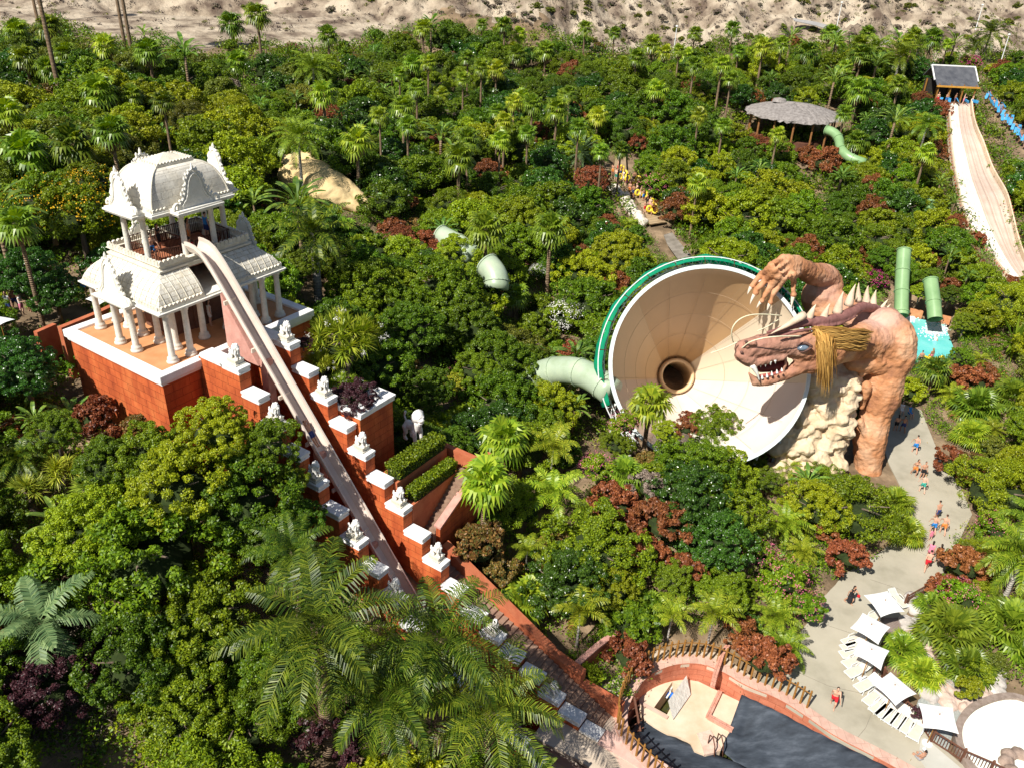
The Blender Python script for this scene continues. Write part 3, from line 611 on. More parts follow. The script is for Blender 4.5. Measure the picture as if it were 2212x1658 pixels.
tubeslide('green tube bend behind the big fan palm, between white flowers and yellow rock', [(952, 508, 85.5), (975, 520, 84.5), (1001, 533, 83), (1022, 552, 81.5)], 22)
tubeslide('short curved green tube emerging left of the pink and white oleander', [(1052, 572, 79.5), (1062, 580, 79), (1077, 600, 78), (1072, 625, 77.5)], 27)
_pale = gtm; gtm = mat('chute_green', (.17, .30, .13), (.27, .42, .20), scale=.5, rough=.35, spec=.5)
tubeslide('straight green chute left of the two dropping into the turquoise pool', [(1953, 540, 97), (1948, 613, 94), (1947, 682, 91)], 14.5, hollow=True)
tubeslide('green chute right of the two dropping into the turquoise pool', [(2010, 605, 94), (2016, 645, 92), (2020, 690, 90)], 15, hollow=True)
tubeslide('short green tube piece showing above the pool, left of the striped mat slide', [(2014, 420, 120), (2013, 437, 118), (2010, 470, 115)], 10)
tubeslide('green tube hooking down below the round thatched pavilion', [(1785, 281, 136), (1803, 284, 135), (1814, 300, 134), (1814, 322, 132), (1830, 340, 130), (1868, 353, 129)], 10)
tubeslide('thin pale green tube beside the right edge of the yellow rock', [(812, 415, 96), (835, 424, 95), (862, 433, 94)], 8)
gtm = _pale
# ------------------------------------------------------------------ dragon
def nd(zx, zy, Y, r): p = at(*z3(zx, zy), Y); return p, r*.3478*((p-CAM) @ _w)/FPX
def pl(zx, zy, off, r):
    x, y = z3(zx, zy); d = ray(x, y); t = ((NC-CAM) @ nn)/(d @ nn); p = CAM+d*(t-off); return p, r*.3478*((p-CAM) @ _w)/FPX
def chain(b, N, n=12, sq=1.):
    P = [q[0] for q in N]; rr = [q[1] for q in N]
    for (p, r), (q, s) in zip(N[:-1], N[1:]):
        L_ = np.linalg.norm(q-p); k = max(2, int(L_/(.2*max(.15, min(r, s))))+1)
        for i in range(k+1): t = i/k; c = p+(q-p)*t; b.ball(c, r+(s-r)*t, n)
drg = thing('dragon', 'huge terracotta dragon sculpture leaning over the tan funnel with open toothed jaws', 'dragon sculpture', (32, 63, 0))
def D_(o): o.location = (-32, -63, 0); return o
b = MB()
chain(b, [nd(1790, 1520, 62.2, 82), nd(1800, 1400, 62.6, 84), nd(1808, 1250, 63, 106), nd(1838, 1120, 63.3, 92), nd(1852, 1085, 63.4, 88), nd(1880, 1000, 63.6, 118), nd(1893, 900, 63.8, 124), nd(1915, 820, 64, 118), nd(1955, 740, 64.2, 132), nd(1960, 640, 64.4, 135), nd(1900, 570, 64.8, 128)])
chain(b, [nd(1940, 700, 64.4, 135), nd(1850, 640, 64.2, 130), nd(1740, 650, 63, 115), nd(1640, 680, 61.8, 108), nd(1560, 700, 60.8, 104)])
chain(b, [nd(1930, 600, 65, 115), nd(1830, 540, 66, 105), nd(1740, 520, 66.5, 85), nd(1640, 460, 68, 90), nd(1540, 410, 69, 110), nd(1500, 385, 69.3, 112)])
chain(b, [nd(1780, 760, 63.5, 80), nd(1700, 780, 63, 60), nd(1880, 780, 63.6, 90)])            # chest
chain(b, [nd(1500, 370, 69.3, 118), nd(1570, 300, 69.8, 72), nd(1580, 280, 69.8, 62), nd(1520, 245, 69, 74), nd(1440, 235, 67.4, 66), nd(1370, 190, 66, 56)])
chain(b, [nd(1370, 185, 66, 54), nd(1300, 165, 65, 50), nd(1220, 210, 63.8, 36)]); chain(b, [nd(1350, 200, 65.7, 56), nd(1290, 215, 64.6, 52), nd(1240, 245, 63.8, 36)]); chain(b, [nd(1350, 155, 65.9, 40), nd(1270, 150, 65, 34), nd(1200, 190, 64, 30)]); chain(b, [nd(1360, 215, 65.6, 40), nd(1330, 240, 64.6, 34)])
chain(b, [nd(1500, 450, 68.8, 90), nd(1560, 480, 68, 80)])
fing = [[(1200, 190), (1140, 235), (1100, 275), (1075, 310), (1050, 365)], [(1205, 225), (1160, 275), (1115, 325), (1098, 350), (1066, 428)], [(1240, 250), (1190, 315), (1155, 370), (1140, 400), (1106, 450)], [(1275, 255), (1240, 310), (1205, 370), (1190, 412), (1172, 466)], [(1330, 240), (1335, 290), (1332, 330), (1334, 365), (1325, 452)]]
for i, f in enumerate(fing):
    Yo = 63.8
    chain(b, [nd(*f[0], Yo, 25), pl(*f[1], 1.35, 17), pl(*f[2], 1.2, 15), pl(*f[3], .95, 14)], 10); p, r = pl(*f[3], .95, 20); b.ball(p, r); p, r = pl(*f[1], 1.35, 21); b.ball(p, r)
for i, f in enumerate(((1330, 130, 1250, 195), (1345, 160, 1270, 230), (1290, 125, 1215, 170), (1370, 220, 1310, 250))):   # tendons on the hand back
    chain(b, [nd(f[0], f[1]+10, 64.9, 13), nd(f[2], f[3], 63.3, 12)], 8)
# head
chain(b, [nd(1560, 700, 60.6, 112), nd(1470, 700, 59.6, 110), nd(1400, 690, 59, 100), nd(1320, 670, 58.6, 84), nd(1220, 668, 58, 76), nd(1130, 680, 57.5, 74), nd(1050, 700, 57.1, 62), nd(1015, 700, 57, 50)])
chain(b, [nd(1480, 760, 59.2, 92), nd(1400, 790, 58.7, 62), nd(1330, 838, 58.3, 42), nd(1240, 876, 57.9, 34), nd(1160, 900, 57.5, 34), nd(1095, 905, 57.2, 26), nd(1072, 872, 57.1, 14), nd(1056, 850, 57.1, 7)])   # lower jaw
chain(b, [nd(1270, 745, 57.6, 26), nd(1180, 760, 57.2, 28), nd(1100, 785, 56.8, 26), nd(1040, 762, 56.6, 30), nd(990, 735, 56.6, 24)])     # upper lip
chain(b, [nd(1060, 770, 57.2, 40), nd(1010, 735, 57, 44)])
chain(b, [nd(1460, 640, 58.8, 50), nd(1390, 650, 58.3, 32), nd(1340, 665, 58.0, 20)])                              # brow
chain(b, [nd(1450, 735, 58.6, 40), nd(1380, 735, 58.2, 28), nd(1300, 715, 57.8, 28)])                               # cheekbone
for k, yy in enumerate((775, 800, 825)): chain(b, [nd(1470, yy-10, 58.6-.1*k, 22), nd(1390, yy, 58.2-.05*k, 15), nd(1330, yy-5, 58, 9)])
chain(b, [nd(1290, 755, 57.8, 12), nd(1285, 800, 57.8, 14), nd(1270, 832, 57.8, 12)])                              # corner of the mouth
for zx, zy in ((1050, 672), (1085, 665)): p, r = nd(zx, zy, 56.6, 26); b.ball(p, r)
# muscle and skin folds
for (a_, c_) in (((1760, 620, 62.4, 22), (1620, 625, 60.6, 14)), ((1800, 600, 62.8, 22), (1640, 590, 61, 14)), ((1790, 660, 62.4, 20), (1640, 665, 60.6, 12)), ((1820, 690, 62.6, 24), (1700, 730, 61.6, 12)), ((1850, 700, 62.6, 26), (1880, 830, 62.6, 20)), ((1760, 850, 62.9, 26), (1890, 790, 62.6, 26)), ((1940, 960, 62.6, 30), (1860, 1060, 62.5, 16)), ((1790, 930, 62.6, 34), (1760, 1060, 62.6, 18)), ((1750, 1150, 62.3, 22), (1790, 1260, 62.2, 22)), ((1870, 1130, 62.4, 18), (1850, 1290, 62.2, 16)), ((1700, 560, 65, 20), (1780, 590, 63.4, 20))):
    chain(b, [nd(*a_), nd(*c_)], 8)
for k in range(5): chain(b, [nd(1800-k*14, 590+k*28, 62.5, 13), nd(1700-k*10, 612+k*24, 61.4, 12), nd(1640, 600+k*30, 60.8, 7)], 8)
skin = mat('terracotta_skin', (.25, .11, .065), (.60, .36, .22), (.49, .22, .10), scale=.34, detail=14, rough=.75, bump=.14, bscale=1.9, lo=.32, hi=.66)
bd = remesh(b, .085, 'body', 2, .5, noise=((.26, 1.1), (.12, .38), (.05, .16)))
D_(obj('body', bd, skin, drg))
def paint(m, centre, r0, r1, colr, amt):      # painted area of the sculpture: fades from r0 to r1 metres round a point on it
    nt = m.node_tree; N = nt.nodes; Lk = nt.links; bs = N['Principled BSDF']; src = bs.inputs['Base Color'].links[0].from_socket
    tc = N.new('ShaderNodeTexCoord'); no = N.new('ShaderNodeTexNoise'); no.inputs['Scale'].default_value = .7; no.inputs['Detail'].default_value = 8; Lk.new(tc.outputs['Object'], no.inputs['Vector'])
    vm = N.new('ShaderNodeVectorMath'); vm.operation = 'DISTANCE'; Lk.new(tc.outputs['Object'], vm.inputs[0]); vm.inputs[1].default_value = [float(v) for v in centre]
    ad = N.new('ShaderNodeMath'); ad.operation = 'MULTIPLY_ADD'; Lk.new(no.outputs[0], ad.inputs[0]); ad.inputs[1].default_value = 3.; Lk.new(vm.outputs['Value'], ad.inputs[2])
    mr = N.new('ShaderNodeMapRange'); Lk.new(ad.outputs[0], mr.inputs[0]); mr.inputs[1].default_value = r0+1.5; mr.inputs[2].default_value = r1+1.5; mr.inputs[3].default_value = amt; mr.inputs[4].default_value = 0
    mx = N.new('ShaderNodeMix'); mx.data_type = 'RGBA'; Lk.new(mr.outputs[0], mx.inputs[0]); Lk.new(src, mx.inputs[6]); mx.inputs[7].default_value = (*colr, 1); Lk.new(mx.outputs[2], bs.inputs['Base Color'])
paint(skin, nd(1200, 650, 57, 1)[0], 2.6, 5.2, (.36, .19, .15), .75); paint(skin, nd(1830, 500, 64.5, 1)[0], .8, 3.2, (.62, .42, .36), .7); paint(skin, nd(1520, 330, 68, 1)[0], .6, 2.4, (.55, .36, .30), .5)
# mouth lining, tongue
b = MB(); chain(b, [nd(1270, 800, 58.6, 34), nd(1200, 812, 58.2, 34), nd(1130, 822, 57.9, 26)]); D_(obj('mouth_lining', remesh(b, .07, 'mouth', 1), mat('dark_red_mouth', (.10, .012, .012), (.17, .03, .025), rough=.5), drg))
b = MB(); chain(b, [nd(1260, 842, 57.9, 14), nd(1180, 862, 57.5, 13), nd(1120, 868, 57.3, 9)]); D_(obj('tongue', remesh(b, .06, 'tongue', 1), mat('red_tongue', (.34, .07, .06), (.42, .12, .1), rough=.4), drg))
bone = mat('cream_bone', (.58, .42, .30), (.78, .64, .48), scale=1.2, rough=.6, bump=.02)
tooth = mat('tooth', (.72, .72, .66), (.85, .85, .8), scale=2, rough=.4)
def cone(p0, p1, r0, name, m, curve=0., n=9, par=drg):
    b = MB(); p0 = np.array(p0); p1 = np.array(p1); t = np.linspace(0, 1, 8); d = p1-p0; sidev = np.cross(d, [0, 1., 0]); sidev /= np.linalg.norm(sidev)+1e-9
    b.tube([p0+d*x+sidev*curve*math.sin(x*math.pi/1.4)*np.linalg.norm(d) for x in t], r0*(1-t**1.3)+.012, n)
    return D_(obj(name, b.mesh(name, smooth=True), m, par))
for zx, zy, ln, w_ in [(1100, 798, 22, 7), (1128, 792, 24, 8), (1158, 785, 28, 8), (1190, 778, 26, 8), (1220, 772, 22, 7)]: p, r = nd(zx, zy, 56.9, w_); q, _ = nd(zx+2, zy+ln, 56.9, 1); cone(p, q, r, 'tooth', tooth)
p, r = nd(1076, 800, 56.6, 17); q, _ = nd(1112, 905, 56.5, 1); cone(p, q, r, 'fang', tooth, .1)
for zx, zy, ln, w_ in [(1140, 885, 26, 8), (1170, 876, 28, 8), (1200, 864, 26, 8), (1232, 852, 24, 8), (1262, 838, 20, 7), (1120, 892, 20, 7)]: p, r = nd(zx, zy, 57.1, w_); q, _ = nd(zx-2, zy-ln, 57.1, 1); cone(p, q, r, 'tooth', tooth)
for i, f in enumerate(fing): p, r = pl(*f[3], .95, 13); q, _ = pl(*f[4], .7, 1); cone(p, q, r, 'claw', mat('claw', (.6, .5, .38), (.8, .72, .6)) if i == 0 else bpy.data.materials['claw'], -.06)
# eye
p, r = nd(1392, 692, 57.75, 34); b = MB(); b.ball((0, 0, 0), (r*1.25, r*.8, r*.62), 16); e_ = obj('eye', b.mesh('eye', smooth=True), mat('grey_eye', (.10, .14, .19), (.17, .22, .28), rough=.12, spec=.8), drg, p-np.array([32, 63, 0])); e_.rotation_euler = (0, R(-8), R(5))
b = MB()
for s in (-1, 1): b.tube([nd(1335+i*11.5, 692+s*(27*math.sin(math.pi*i/10))-4*(i > 5), 57.6+.15*math.cos(math.pi*i/10), 1)[0] for i in range(11)], .10, 6)
D_(obj('eyelid', b.mesh('eyelid', smooth=True), mat('dark_eyelid', (.10, .055, .045), (.2, .1, .08)), drg))
# purple ridge and spikes along the back
rd = [nd(1170, 600, 57.2, 8), nd(1240, 585, 57.6, 18), nd(1330, 555, 58.4, 26), nd(1420, 535, 59.2, 30), nd(1520, 530, 60.2, 33), nd(1620, 510, 61.6, 34), nd(1700, 470, 63, 34), nd(1760, 440, 64.4, 32), nd(1840, 450, 66, 26), nd(1900, 480, 67, 20)]
b = MB(); chain(b, rd, 10); chain(b, [nd(1250, 625, 56.9, 9), nd(1350, 592, 57.6, 12), nd(1480, 575, 59, 12), nd(1620, 548, 60.9, 10), nd(1720, 500, 62.6, 8)], 8)
D_(obj('back_ridge', remesh(b, .08, 'ridge', 2, .5, noise=((.08, .4),)), mat('purple_brown_ridge', (.17, .07, .06), (.34, .16, .14), scale=.8, rough=.7, bump=.04), drg))
for zb, zt_, Y, w_ in [((1430, 510), (1478, 425), 59.4, 24), ((1520, 510), (1565, 420), 60.4, 24), ((1605, 480), (1650, 345), 61.8, 30), ((1675, 430), (1725, 300), 63.2, 28), ((1738, 405), (1745, 290), 64.5, 20), ((1785, 415), (1803, 308), 65.4, 24), ((1825, 435), (1852, 335), 66.3, 24), ((1870, 468), (1925, 395), 67, 16), ((1890, 480), (1940, 425), 67.3, 14), ((1905, 486), (1925, 440), 67.6, 14)]:
    p, r = nd(*zb, Y, w_); q, _ = nd(*zt_, Y, 1); cone(p, q, r, 'back_spike', bone, .05, 12)
p, r = nd(1190, 600, 57, 14); q, _ = nd(1400, 490, 58.6, 3); cone(q, p, r*1.9, 'nose_crest', bone, .04)
for zx, zy in ((1012, 722), (1040, 655)):
    p, r = nd(zx, zy, 56.25 if zy > 700 else 56.3, 9); b = MB(); b.ball(p, (r*1.3, r, r*.8), 8); D_(obj('nostril', b.mesh('nostril', smooth=True), bpy.data.materials['dark_eyelid'], drg))
# whiskers
wk = mat('pale_whisker', (.72, .66, .42), (.85, .8, .6), rough=.5)
for pts in ([(1010, 700, 56.5), (1060, 655, 56), (1150, 632, 55.8), (1250, 622, 56), (1380, 622, 57)], [(960, 660, 56.6), (940, 600, 56), (970, 530, 56), (1050, 487, 56.4), (1150, 485, 57), (1260, 495, 58)], [(820, 728, 55.6), (900, 700, 56), (985, 660, 56.5)], [(1110, 590, 57), (1170, 565, 57.6), (1240, 520, 58.4)]):
    b = MB(); Q = np.array([at(*z3(x, y), Y) for x, y, Y in pts]); tt = np.linspace(0, len(Q)-1, 24); Q = np.stack([np.interp(tt, range(len(pts)), Q[:, i]) for i in range(3)], 1)
    for _ in range(8): Q[1:-1] = (Q[:-2]+2*Q[1:-1]+Q[2:])/4
    b.tube(Q, .045, 6); D_(obj('whisker', b.mesh('whisker', smooth=True), wk, drg))
# mane
b = MB(); rm = random.Random(3)
for i in range(460):
    u = rm.random(); x0_ = 1468+u*130; y0_ = 575+rm.random()*90+u*20; Y0_ = 58.2+u*1.5; ln = 150+rm.random()*190-(90 if u > .75 else 0)
    sx = 22-u*30+rm.gauss(0, 20); P = []
    for t in (0, .25, .5, .75, 1): P.append(at(*z3(x0_+sx*t+22*math.sin(t*2+u*3), y0_+ln*t*(.55+.45*t)), Y0_-.9*math.sin(t*2.4)))
    b.tube(P, [.045, .042, .035, .025, .008], 3, cap=False)
for i in range(420):
    u = rm.random(); v = rm.random(); x0_ = 1450+u*60; y0_ = 560+v*130; P = []
    for t in np.linspace(0, 1, 6): P.append(at(*z3(x0_+t*(330-v*60), y0_+t*30+9*math.sin(t*14+v*30)), 58.3+t*2.3-.35*math.sin(t*3)+v*.2))
    b.tube(P, [.05, .05, .05, .045, .04, .01], 3, cap=False)
D_(obj('mane', b, mat('straw_mane', (.22, .10, .02), (.60, .36, .10), (.42, .23, .055), island=True, rough=.8), drg)); bpy.data.objects['mane']['kind'] = 'stuff'
# grab slats seen behind the claws
b = MB()
for i, (za, zb) in enumerate((((1150, 440), (1120, 590)), ((1195, 445), (1165, 590)), ((1240, 470), (1215, 560)), ((1112, 450), (1112, 590)))):
    pass
# ------------------------------------------------------------------ rock outcrop
rk = MB(); rr_ = random.Random(5)
for i in range(230):
    u = rr_.random(); v = rr_.random()
    y_ = 860+v*640; xl = np.interp(y_, [860, 1000, 1150, 1300, 1500], [1470, 1400, 1310, 1200, 1180]); xr = np.interp(y_, [860, 1000, 1150, 1300, 1500], [1730, 1730, 1690, 1660, 1600])
    p, r = nd(xl+(xr-xl)*u, y_, 62.9-v*2.9+rr_.uniform(-.5, .5), rr_.uniform(22, 60)); 
    if p[2] > -1: rk.ball(p, (r*rr_.uniform(.8, 1.4), r*1.2, r*rr_.uniform(.6, 1)), 7)
for v in np.linspace(0, 1, 9):
    for u in (.25, .6, .85):
        y_ = 880+v*560; xl = np.interp(y_, [860, 1150, 1500], [1500, 1330, 1200]); xr = np.interp(y_, [860, 1150, 1500], [1700, 1660, 1570]); p, r = nd(xl+(xr-xl)*u, y_, 64-v*2.9, 95); rk.ball(p, r, 10)
rockm = mat('beige_rock', (.46, .33, .20), (.70, .58, .42), (.62, .49, .33), scale=.7, detail=10, rough=.9, bump=.16, bscale=1.6)
ro = obj('rock_outcrop', remesh(rk, .11, 'rock_outcrop', 1, .4, noise=((.5, 1.1), (.16, .3))), rockm); tag(ro, 'craggy beige rock under the dragon between funnel and front leg', 'rock')
# yellow rock
yk = MB()
for pa_, ra_, pb_, rb_ in (((628, 366, 96), 26, (690, 388, 95.5), 38), ((690, 388, 95.5), 38, (745, 412, 94.5), 28), ((745, 412, 94.5), 28, (796, 444, 93), 10), ((618, 352, 97), 17, (672, 350, 97), 22), ((632, 385, 94.5), 34, (700, 412, 93.5), 34), ((700, 412, 93.5), 34, (770, 446, 92.5), 14), ((640, 336, 98), 9, (668, 332, 98), 12)):
    A_ = at(*pa_); B_ = at(*pb_); ka = ((A_-CAM) @ _w)/FPX; chain(yk, [(A_, ra_*ka), (B_, rb_*ka)], 12)
ro = obj('yellow_rock', remesh(yk, .16, 'yellow_rock', 8, .7, noise=((.5, 2.2), (.14, .5))), mat('yellow_rock', (.52, .37, .17), (.72, .55, .30), (.66, .49, .25), scale=.3, detail=9, rough=.85, bump=.12, bscale=1.2)); tag(ro, 'smooth yellow artificial rock mound standing among trees right of the white temple', 'rock')
# ------------------------------------------------------------------ lions
def lion_mesh():
    b = MB(); C_ = lambda a, r: (np.array(a, float), r)
    chain(b, [C_((0, .28, .22), .17), C_((0, .12, .36), .17), C_((0, -.08, .46), .17)], 10)
    for s in (-1, 1):
        chain(b, [C_((s*.15, .26, .16), .13), C_((s*.17, .1, .08), .08)], 8); chain(b, [C_((s*.12, -.14, .42), .085), C_((s*.12, -.22, .2), .065), C_((s*.12, -.25, .04), .07), C_((s*.12, -.33, .04), .06)], 8)
        b.ball((s*.10, -.27, .78), (.04, .04, .05), 6); b.ball((s*.17, -.08, .84), .06, 6)
    b.ball((0, -.16, .70), (.2, .19, .2), 12); b.ball((0, -.34, .66), (.10, .09, .08), 8); b.ball((0, -.33, .58), (.08, .07, .04), 8)
    for z in (.36, .45, .54, .63, .72, .81, .88):
        n = 9 if z < .8 else 6; rr_ = .20 if z < .8 else .13
        for i in range(n):
            a = 2*math.pi*i/n+z*7; x = rr_*math.sin(a); y = -.12+rr_*math.cos(a)*.9
            if y > -.27 or z < .5: b.ball((x, y+.02, z), .058, 6)
    b.ball((0, .42, .32), .09, 8); b.ball((0, .42, .45), .07, 8)
    return remesh(b, .022, 'lion_body', 1, .4)
lm_ = mat('weathered_white', (.50, .48, .43), (.82, .80, .76), (.72, .70, .66), scale=4, rough=.85, bump=.012, bscale=20, lo=.3, hi=.55)
LM_ = lion_mesh(); LM_.materials.append(lm_)
pb = MB(); pb.box((-.36, -.42, 0), (.36, .46, .10)); pb.box((-.30, -.36, .101), (.30, .40, .30)); pb.box((-.33, -.39, .301), (.33, .43, .36)); PM_ = pb.mesh('plinth'); PM_.materials.append(M['cream'])
def put_lion(x, y, z, label, rz=0):
    t = thing('lion_statue', label, 'lion statue', TL(x, y, z), TROT+rz, 'white lion statues on the stepped walls'); obj('plinth', PM_, None, t); obj('lion_figure', LM_, None, t, (0, 0, .36)); return t
nm = ['topmost', 'second', 'third', 'fourth', 'fifth']
for i, k in enumerate((0, 2, 4, 6, 8)):
    y, z = capR[k]; put_lion(6.87, y-.05, z, 'white crouching lion on the right stepped wall, %s lion from the temple' % nm[i])
    y, z = capL[k]; put_lion(2.96, y-.05, z, 'white crouching lion on the left stepped wall, %s lion from the temple' % nm[i])
y, z = capR[14]; put_lion(6.87, y, z-.3, 'white lion at the foot of the right stepped wall beside the pale path')
y, z = capR[11]; put_lion(6.87, y, z-.2, 'white lion low on the right stepped wall behind palm fronds')
# standing lion by the hedges
def stand_lion():
    b = MB(); C_ = lambda a, r: (np.array(a, float), r)
    chain(b, [C_((0, .5, .95), .26), C_((0, 0, 1.0), .24), C_((0, -.35, 1.15), .3), C_((0, -.5, 1.5), .26)], 12); b.ball((0, -.55, 1.95), (.34, .34, .36), 14); b.ball((0, -.85, 1.85), (.2, .16, .12), 10); b.ball((0, -.8, 1.68), (.18, .16, .06), 10)
    for s in (-1, 1):
        chain(b, [C_((s*.2, -.4, 1.0), .16), C_((s*.2, -.5, .5), .12), C_((s*.2, -.5, .1), .12), C_((s*.2, -.66, .08), .1)], 10)
        chain(b, [C_((s*.2, .5, .85), .2), C_((s*.22, .42, .5), .12), C_((s*.22, .6, .3), .09), C_((s*.22, .5, .08), .11), C_((s*.22, .38, .07), .09)], 10); b.ball((s*.3, -.45, 2.1), .1, 8); b.ball((s*.14, -.84, 2.02), .06, 8)
    for i in range(22): a = 2*math.pi*i/22; b.ball((.36*math.sin(a), -.45, 1.93+.37*math.cos(a)), .075, 6)
    chain(b, [C_((0, .7, 1.0), .07), C_((0, .9, 1.3), .06), C_((0, .8, 1.6), .09)], 8)
    return remesh(b, .035, 'standing_lion', 1)
p = TL(12.4, -8.06, 10.3); o_ = obj('standing_lion_statue', stand_lion(), lm_, None, p, (0, 0, R(40))); o_.scale = (1.2,)*3; tag(o_, 'tall white standing lion with open mouth behind the clipped hedges', 'lion statue')
# ------------------------------------------------------------------ planters, hedges and side stair right of the stepped wall
tf = dict(loc=TL(0, 0, 0), rz=TROT)
w = thing('wall_block', 'square red block terrace with white coping right of the stepped wall, under the dark shrub', 'wall', **tf); b = MB(); b.box((7.4, -8.1, 4), (10.4, -4.5, 14.55)); obj('wall', b, M['redblock'], w)
b = MB(); b.box((7.36, -8.2, 14.56), (10.52, -4.4, 14.8)); b.box((7.34, -8.26, 14.801), (10.58, -4.34, 14.98)); bevel(obj('coping', b, M['cap'], w), .03)
w = thing('planter', 'upper red walled planter carrying the longer hedge', 'planter', **tf); b = MB(); b.box((7.34, -11.05, 3), (12.3, -9.6, 11.1)); obj('wall', b, M['redwall'], w)
w = thing('planter', 'lower red walled planter carrying the shorter hedge beside the side stair', 'planter', **tf); b = MB(); b.box((7.34, -12.25, 3), (11.9, -11.5, 9.9)); obj('wall', b, M['redwall'], w)
w = thing('side_stair', 'steep brown side stair between the short hedge and a sloping red wall', 'stairs', **tf)
b = MB()
for i in range(15): b.box((8.3+i*.26, -13.1, 5), (8.3+(i+1)*.26-.0, -12.26, 7.35+i*.2))
obj('steps', b, M['steps'], w)
b = MB(); P_ = [(8.6, 5), (12.6, 5), (12.6, 9.9), (8.6, 7.9)]; b.add([(x, -13.45, z) for x, z in P_]+[(x, -13.12, z) for x, z in P_], [(0, 1, 2, 3), (7, 6, 5, 4), (0, 4, 5, 1), (1, 5, 6, 2), (2, 6, 7, 3), (3, 7, 4, 0)]); obj('side_wall', b, M['redblock'], w)
b = MB(); P_ = [(8.5, 7.9), (12.65, 9.97), (12.65, 10.1), (8.5, 8.03)]; b.add([(x, -13.55, z) for x, z in P_]+[(x, -13.02, z) for x, z in P_], [(0, 1, 2, 3), (7, 6, 5, 4), (0, 4, 5, 1), (1, 5, 6, 2), (2, 6, 7, 3), (3, 7, 4, 0)]); obj('coping', b, M['pinkstone'], w)
w = thing('retaining_wall', 'red retaining wall closing the top of the side stair behind the palms', 'wall', **tf); b = MB(); b.box((12.7, -13.4, 4), (13.1, -10.2, 10.8)); b.box((13.1, -13.4, 4), (14.2, -13.0, 10.6)); obj('wall', b, M['redwall'], w)
w = thing('long_stair', 'long brown stair running down between the right stepped wall and a low red wall', 'stairs', **tf); b = MB()
for i in range(34): b.box((7.36, -13.6-(i+1)*.385, -1), (8.55, -13.6-i*.385, 5.7-i*.168))
obj('steps', b, M['steps'], w)
w = thing('stair_side_wall', 'low sloping red wall along the long brown stair', 'wall', **tf); b = MB()
for y0_, z0_, y1_, z1_ in ((-13.6, 6.6, -22.2, 2.4), (-22.2, 2.3, -24.4, 1.9), (-24.4, 1.1, -27.2, 1.0)):
    P_ = [(y1_, -1), (y0_, -1), (y0_, z0_), (y1_, z1_)]; b.add([(8.6, y, z) for y, z in P_]+[(9.25, y, z) for y, z in P_], [(0, 1, 2, 3), (7, 6, 5, 4), (0, 4, 5, 1), (1, 5, 6, 2), (2, 6, 7, 3), (3, 7, 4, 0)])
obj('wall', b, M['redwall'], w)
def polywall(name, label, P, z0, z1, th, m, world=False, capm=None):
    G = [np.array(q)[:2] if world else gz(*q, z1)[:2] for q in P]; c = G[0]; w = thing(name, label, 'wall', (c[0], c[1], 0))
    for i, (a, e) in enumerate(zip(G[:-1], G[1:])):
        a = a-c; e = e-c; L_ = np.linalg.norm(e-a); b = MB(); b.box((0, -th/2, z0), (L_+th*.3, th/2, z1-.001*i)); o_ = obj('wall_section', b, m, w, (a[0], a[1], 0), (0, 0, math.atan2(*(e-a)[::-1])))
        if capm: b = MB(); b.box((-.02, -th/2-.05, z1), (L_+th*.3, th/2+.05, z1+.1)); obj('coping', b, capm, w, (a[0], a[1], .002*i), (0, 0, math.atan2(*(e-a)[::-1])))
    return w
polywall('retaining_wall', 'red retaining wall of the planting bed behind the low red stair wall', [(1238, 1440), (1290, 1395), (1335, 1362)], -.5, 1.6, .3, M['redwall'], capm=M['pinkstone'])
polywall('retaining_wall', 'broken red wall among ferns above the yellow tubing', [(1130, 1240), (1185, 1262), (1235, 1270), (1240, 1300)], -.5, 3.2, .3, M['redwall'])
polywall('retaining_wall', 'short red wall corner beside the curved post fence', [(1545, 1455), (1560, 1410), (1572, 1392)], -.5, .7, .3, M['pinkwall'])
yb = MB(); P_ = [gz(*q, 2.2)-gz(1100, 1330, 2.2) for q in [(1100, 1330), (1112, 1342), (1128, 1352), (1140, 1362), (1150, 1378)]]; yb.tube(P_, [.25, .32, .34, .32, .2], 10)
tag(obj('yellow_tubing', yb.mesh('yellow_tubing', smooth=True), mat('yellow_plastic', (.75, .55, .02), (.85, .68, .05), rough=.4), None, gz(1100, 1330, 2.2)), 'bright yellow inflatable tubing lying beside the low red stair wall', 'inflatable')
# channel side walls below plaza level, beyond the last copings
w = thing('channel_wall', 'orange red wall of the slide outlet trench with pink rim, at the bottom edge', 'wall', **tf)
b = MB(); b.box((6.46, -42, -3.2), (7.3, -27.02, -.02)); obj('wall', b, mat('orange_render', (.45, .10, .02), (.58, .19, .05), scale=1.3, rough=.85, bump=.02), w); b = MB(); b.box((6.36, -42, -.019), (7.5, -27.02, .09)); obj('coping', b, mat('pink_rim', (.55, .33, .27), (.70, .47, .40), scale=1.4, rough=.85), w)
w = thing('channel_wall', 'left trench wall topped by shaded pale copings, at the bottom edge', 'wall', **tf); b = MB(); b.box((2.5, -42, -3.2), (3.36, -27.02, -.1)); obj('wall', b, M['redblock'], w)
for k in range(6): b = MB(); b.box((2.42, -28.9-k*2.0, -.099), (3.45, -27.05-k*2.0, .25)); bevel(obj('coping', b, M['cap'], w), .05)
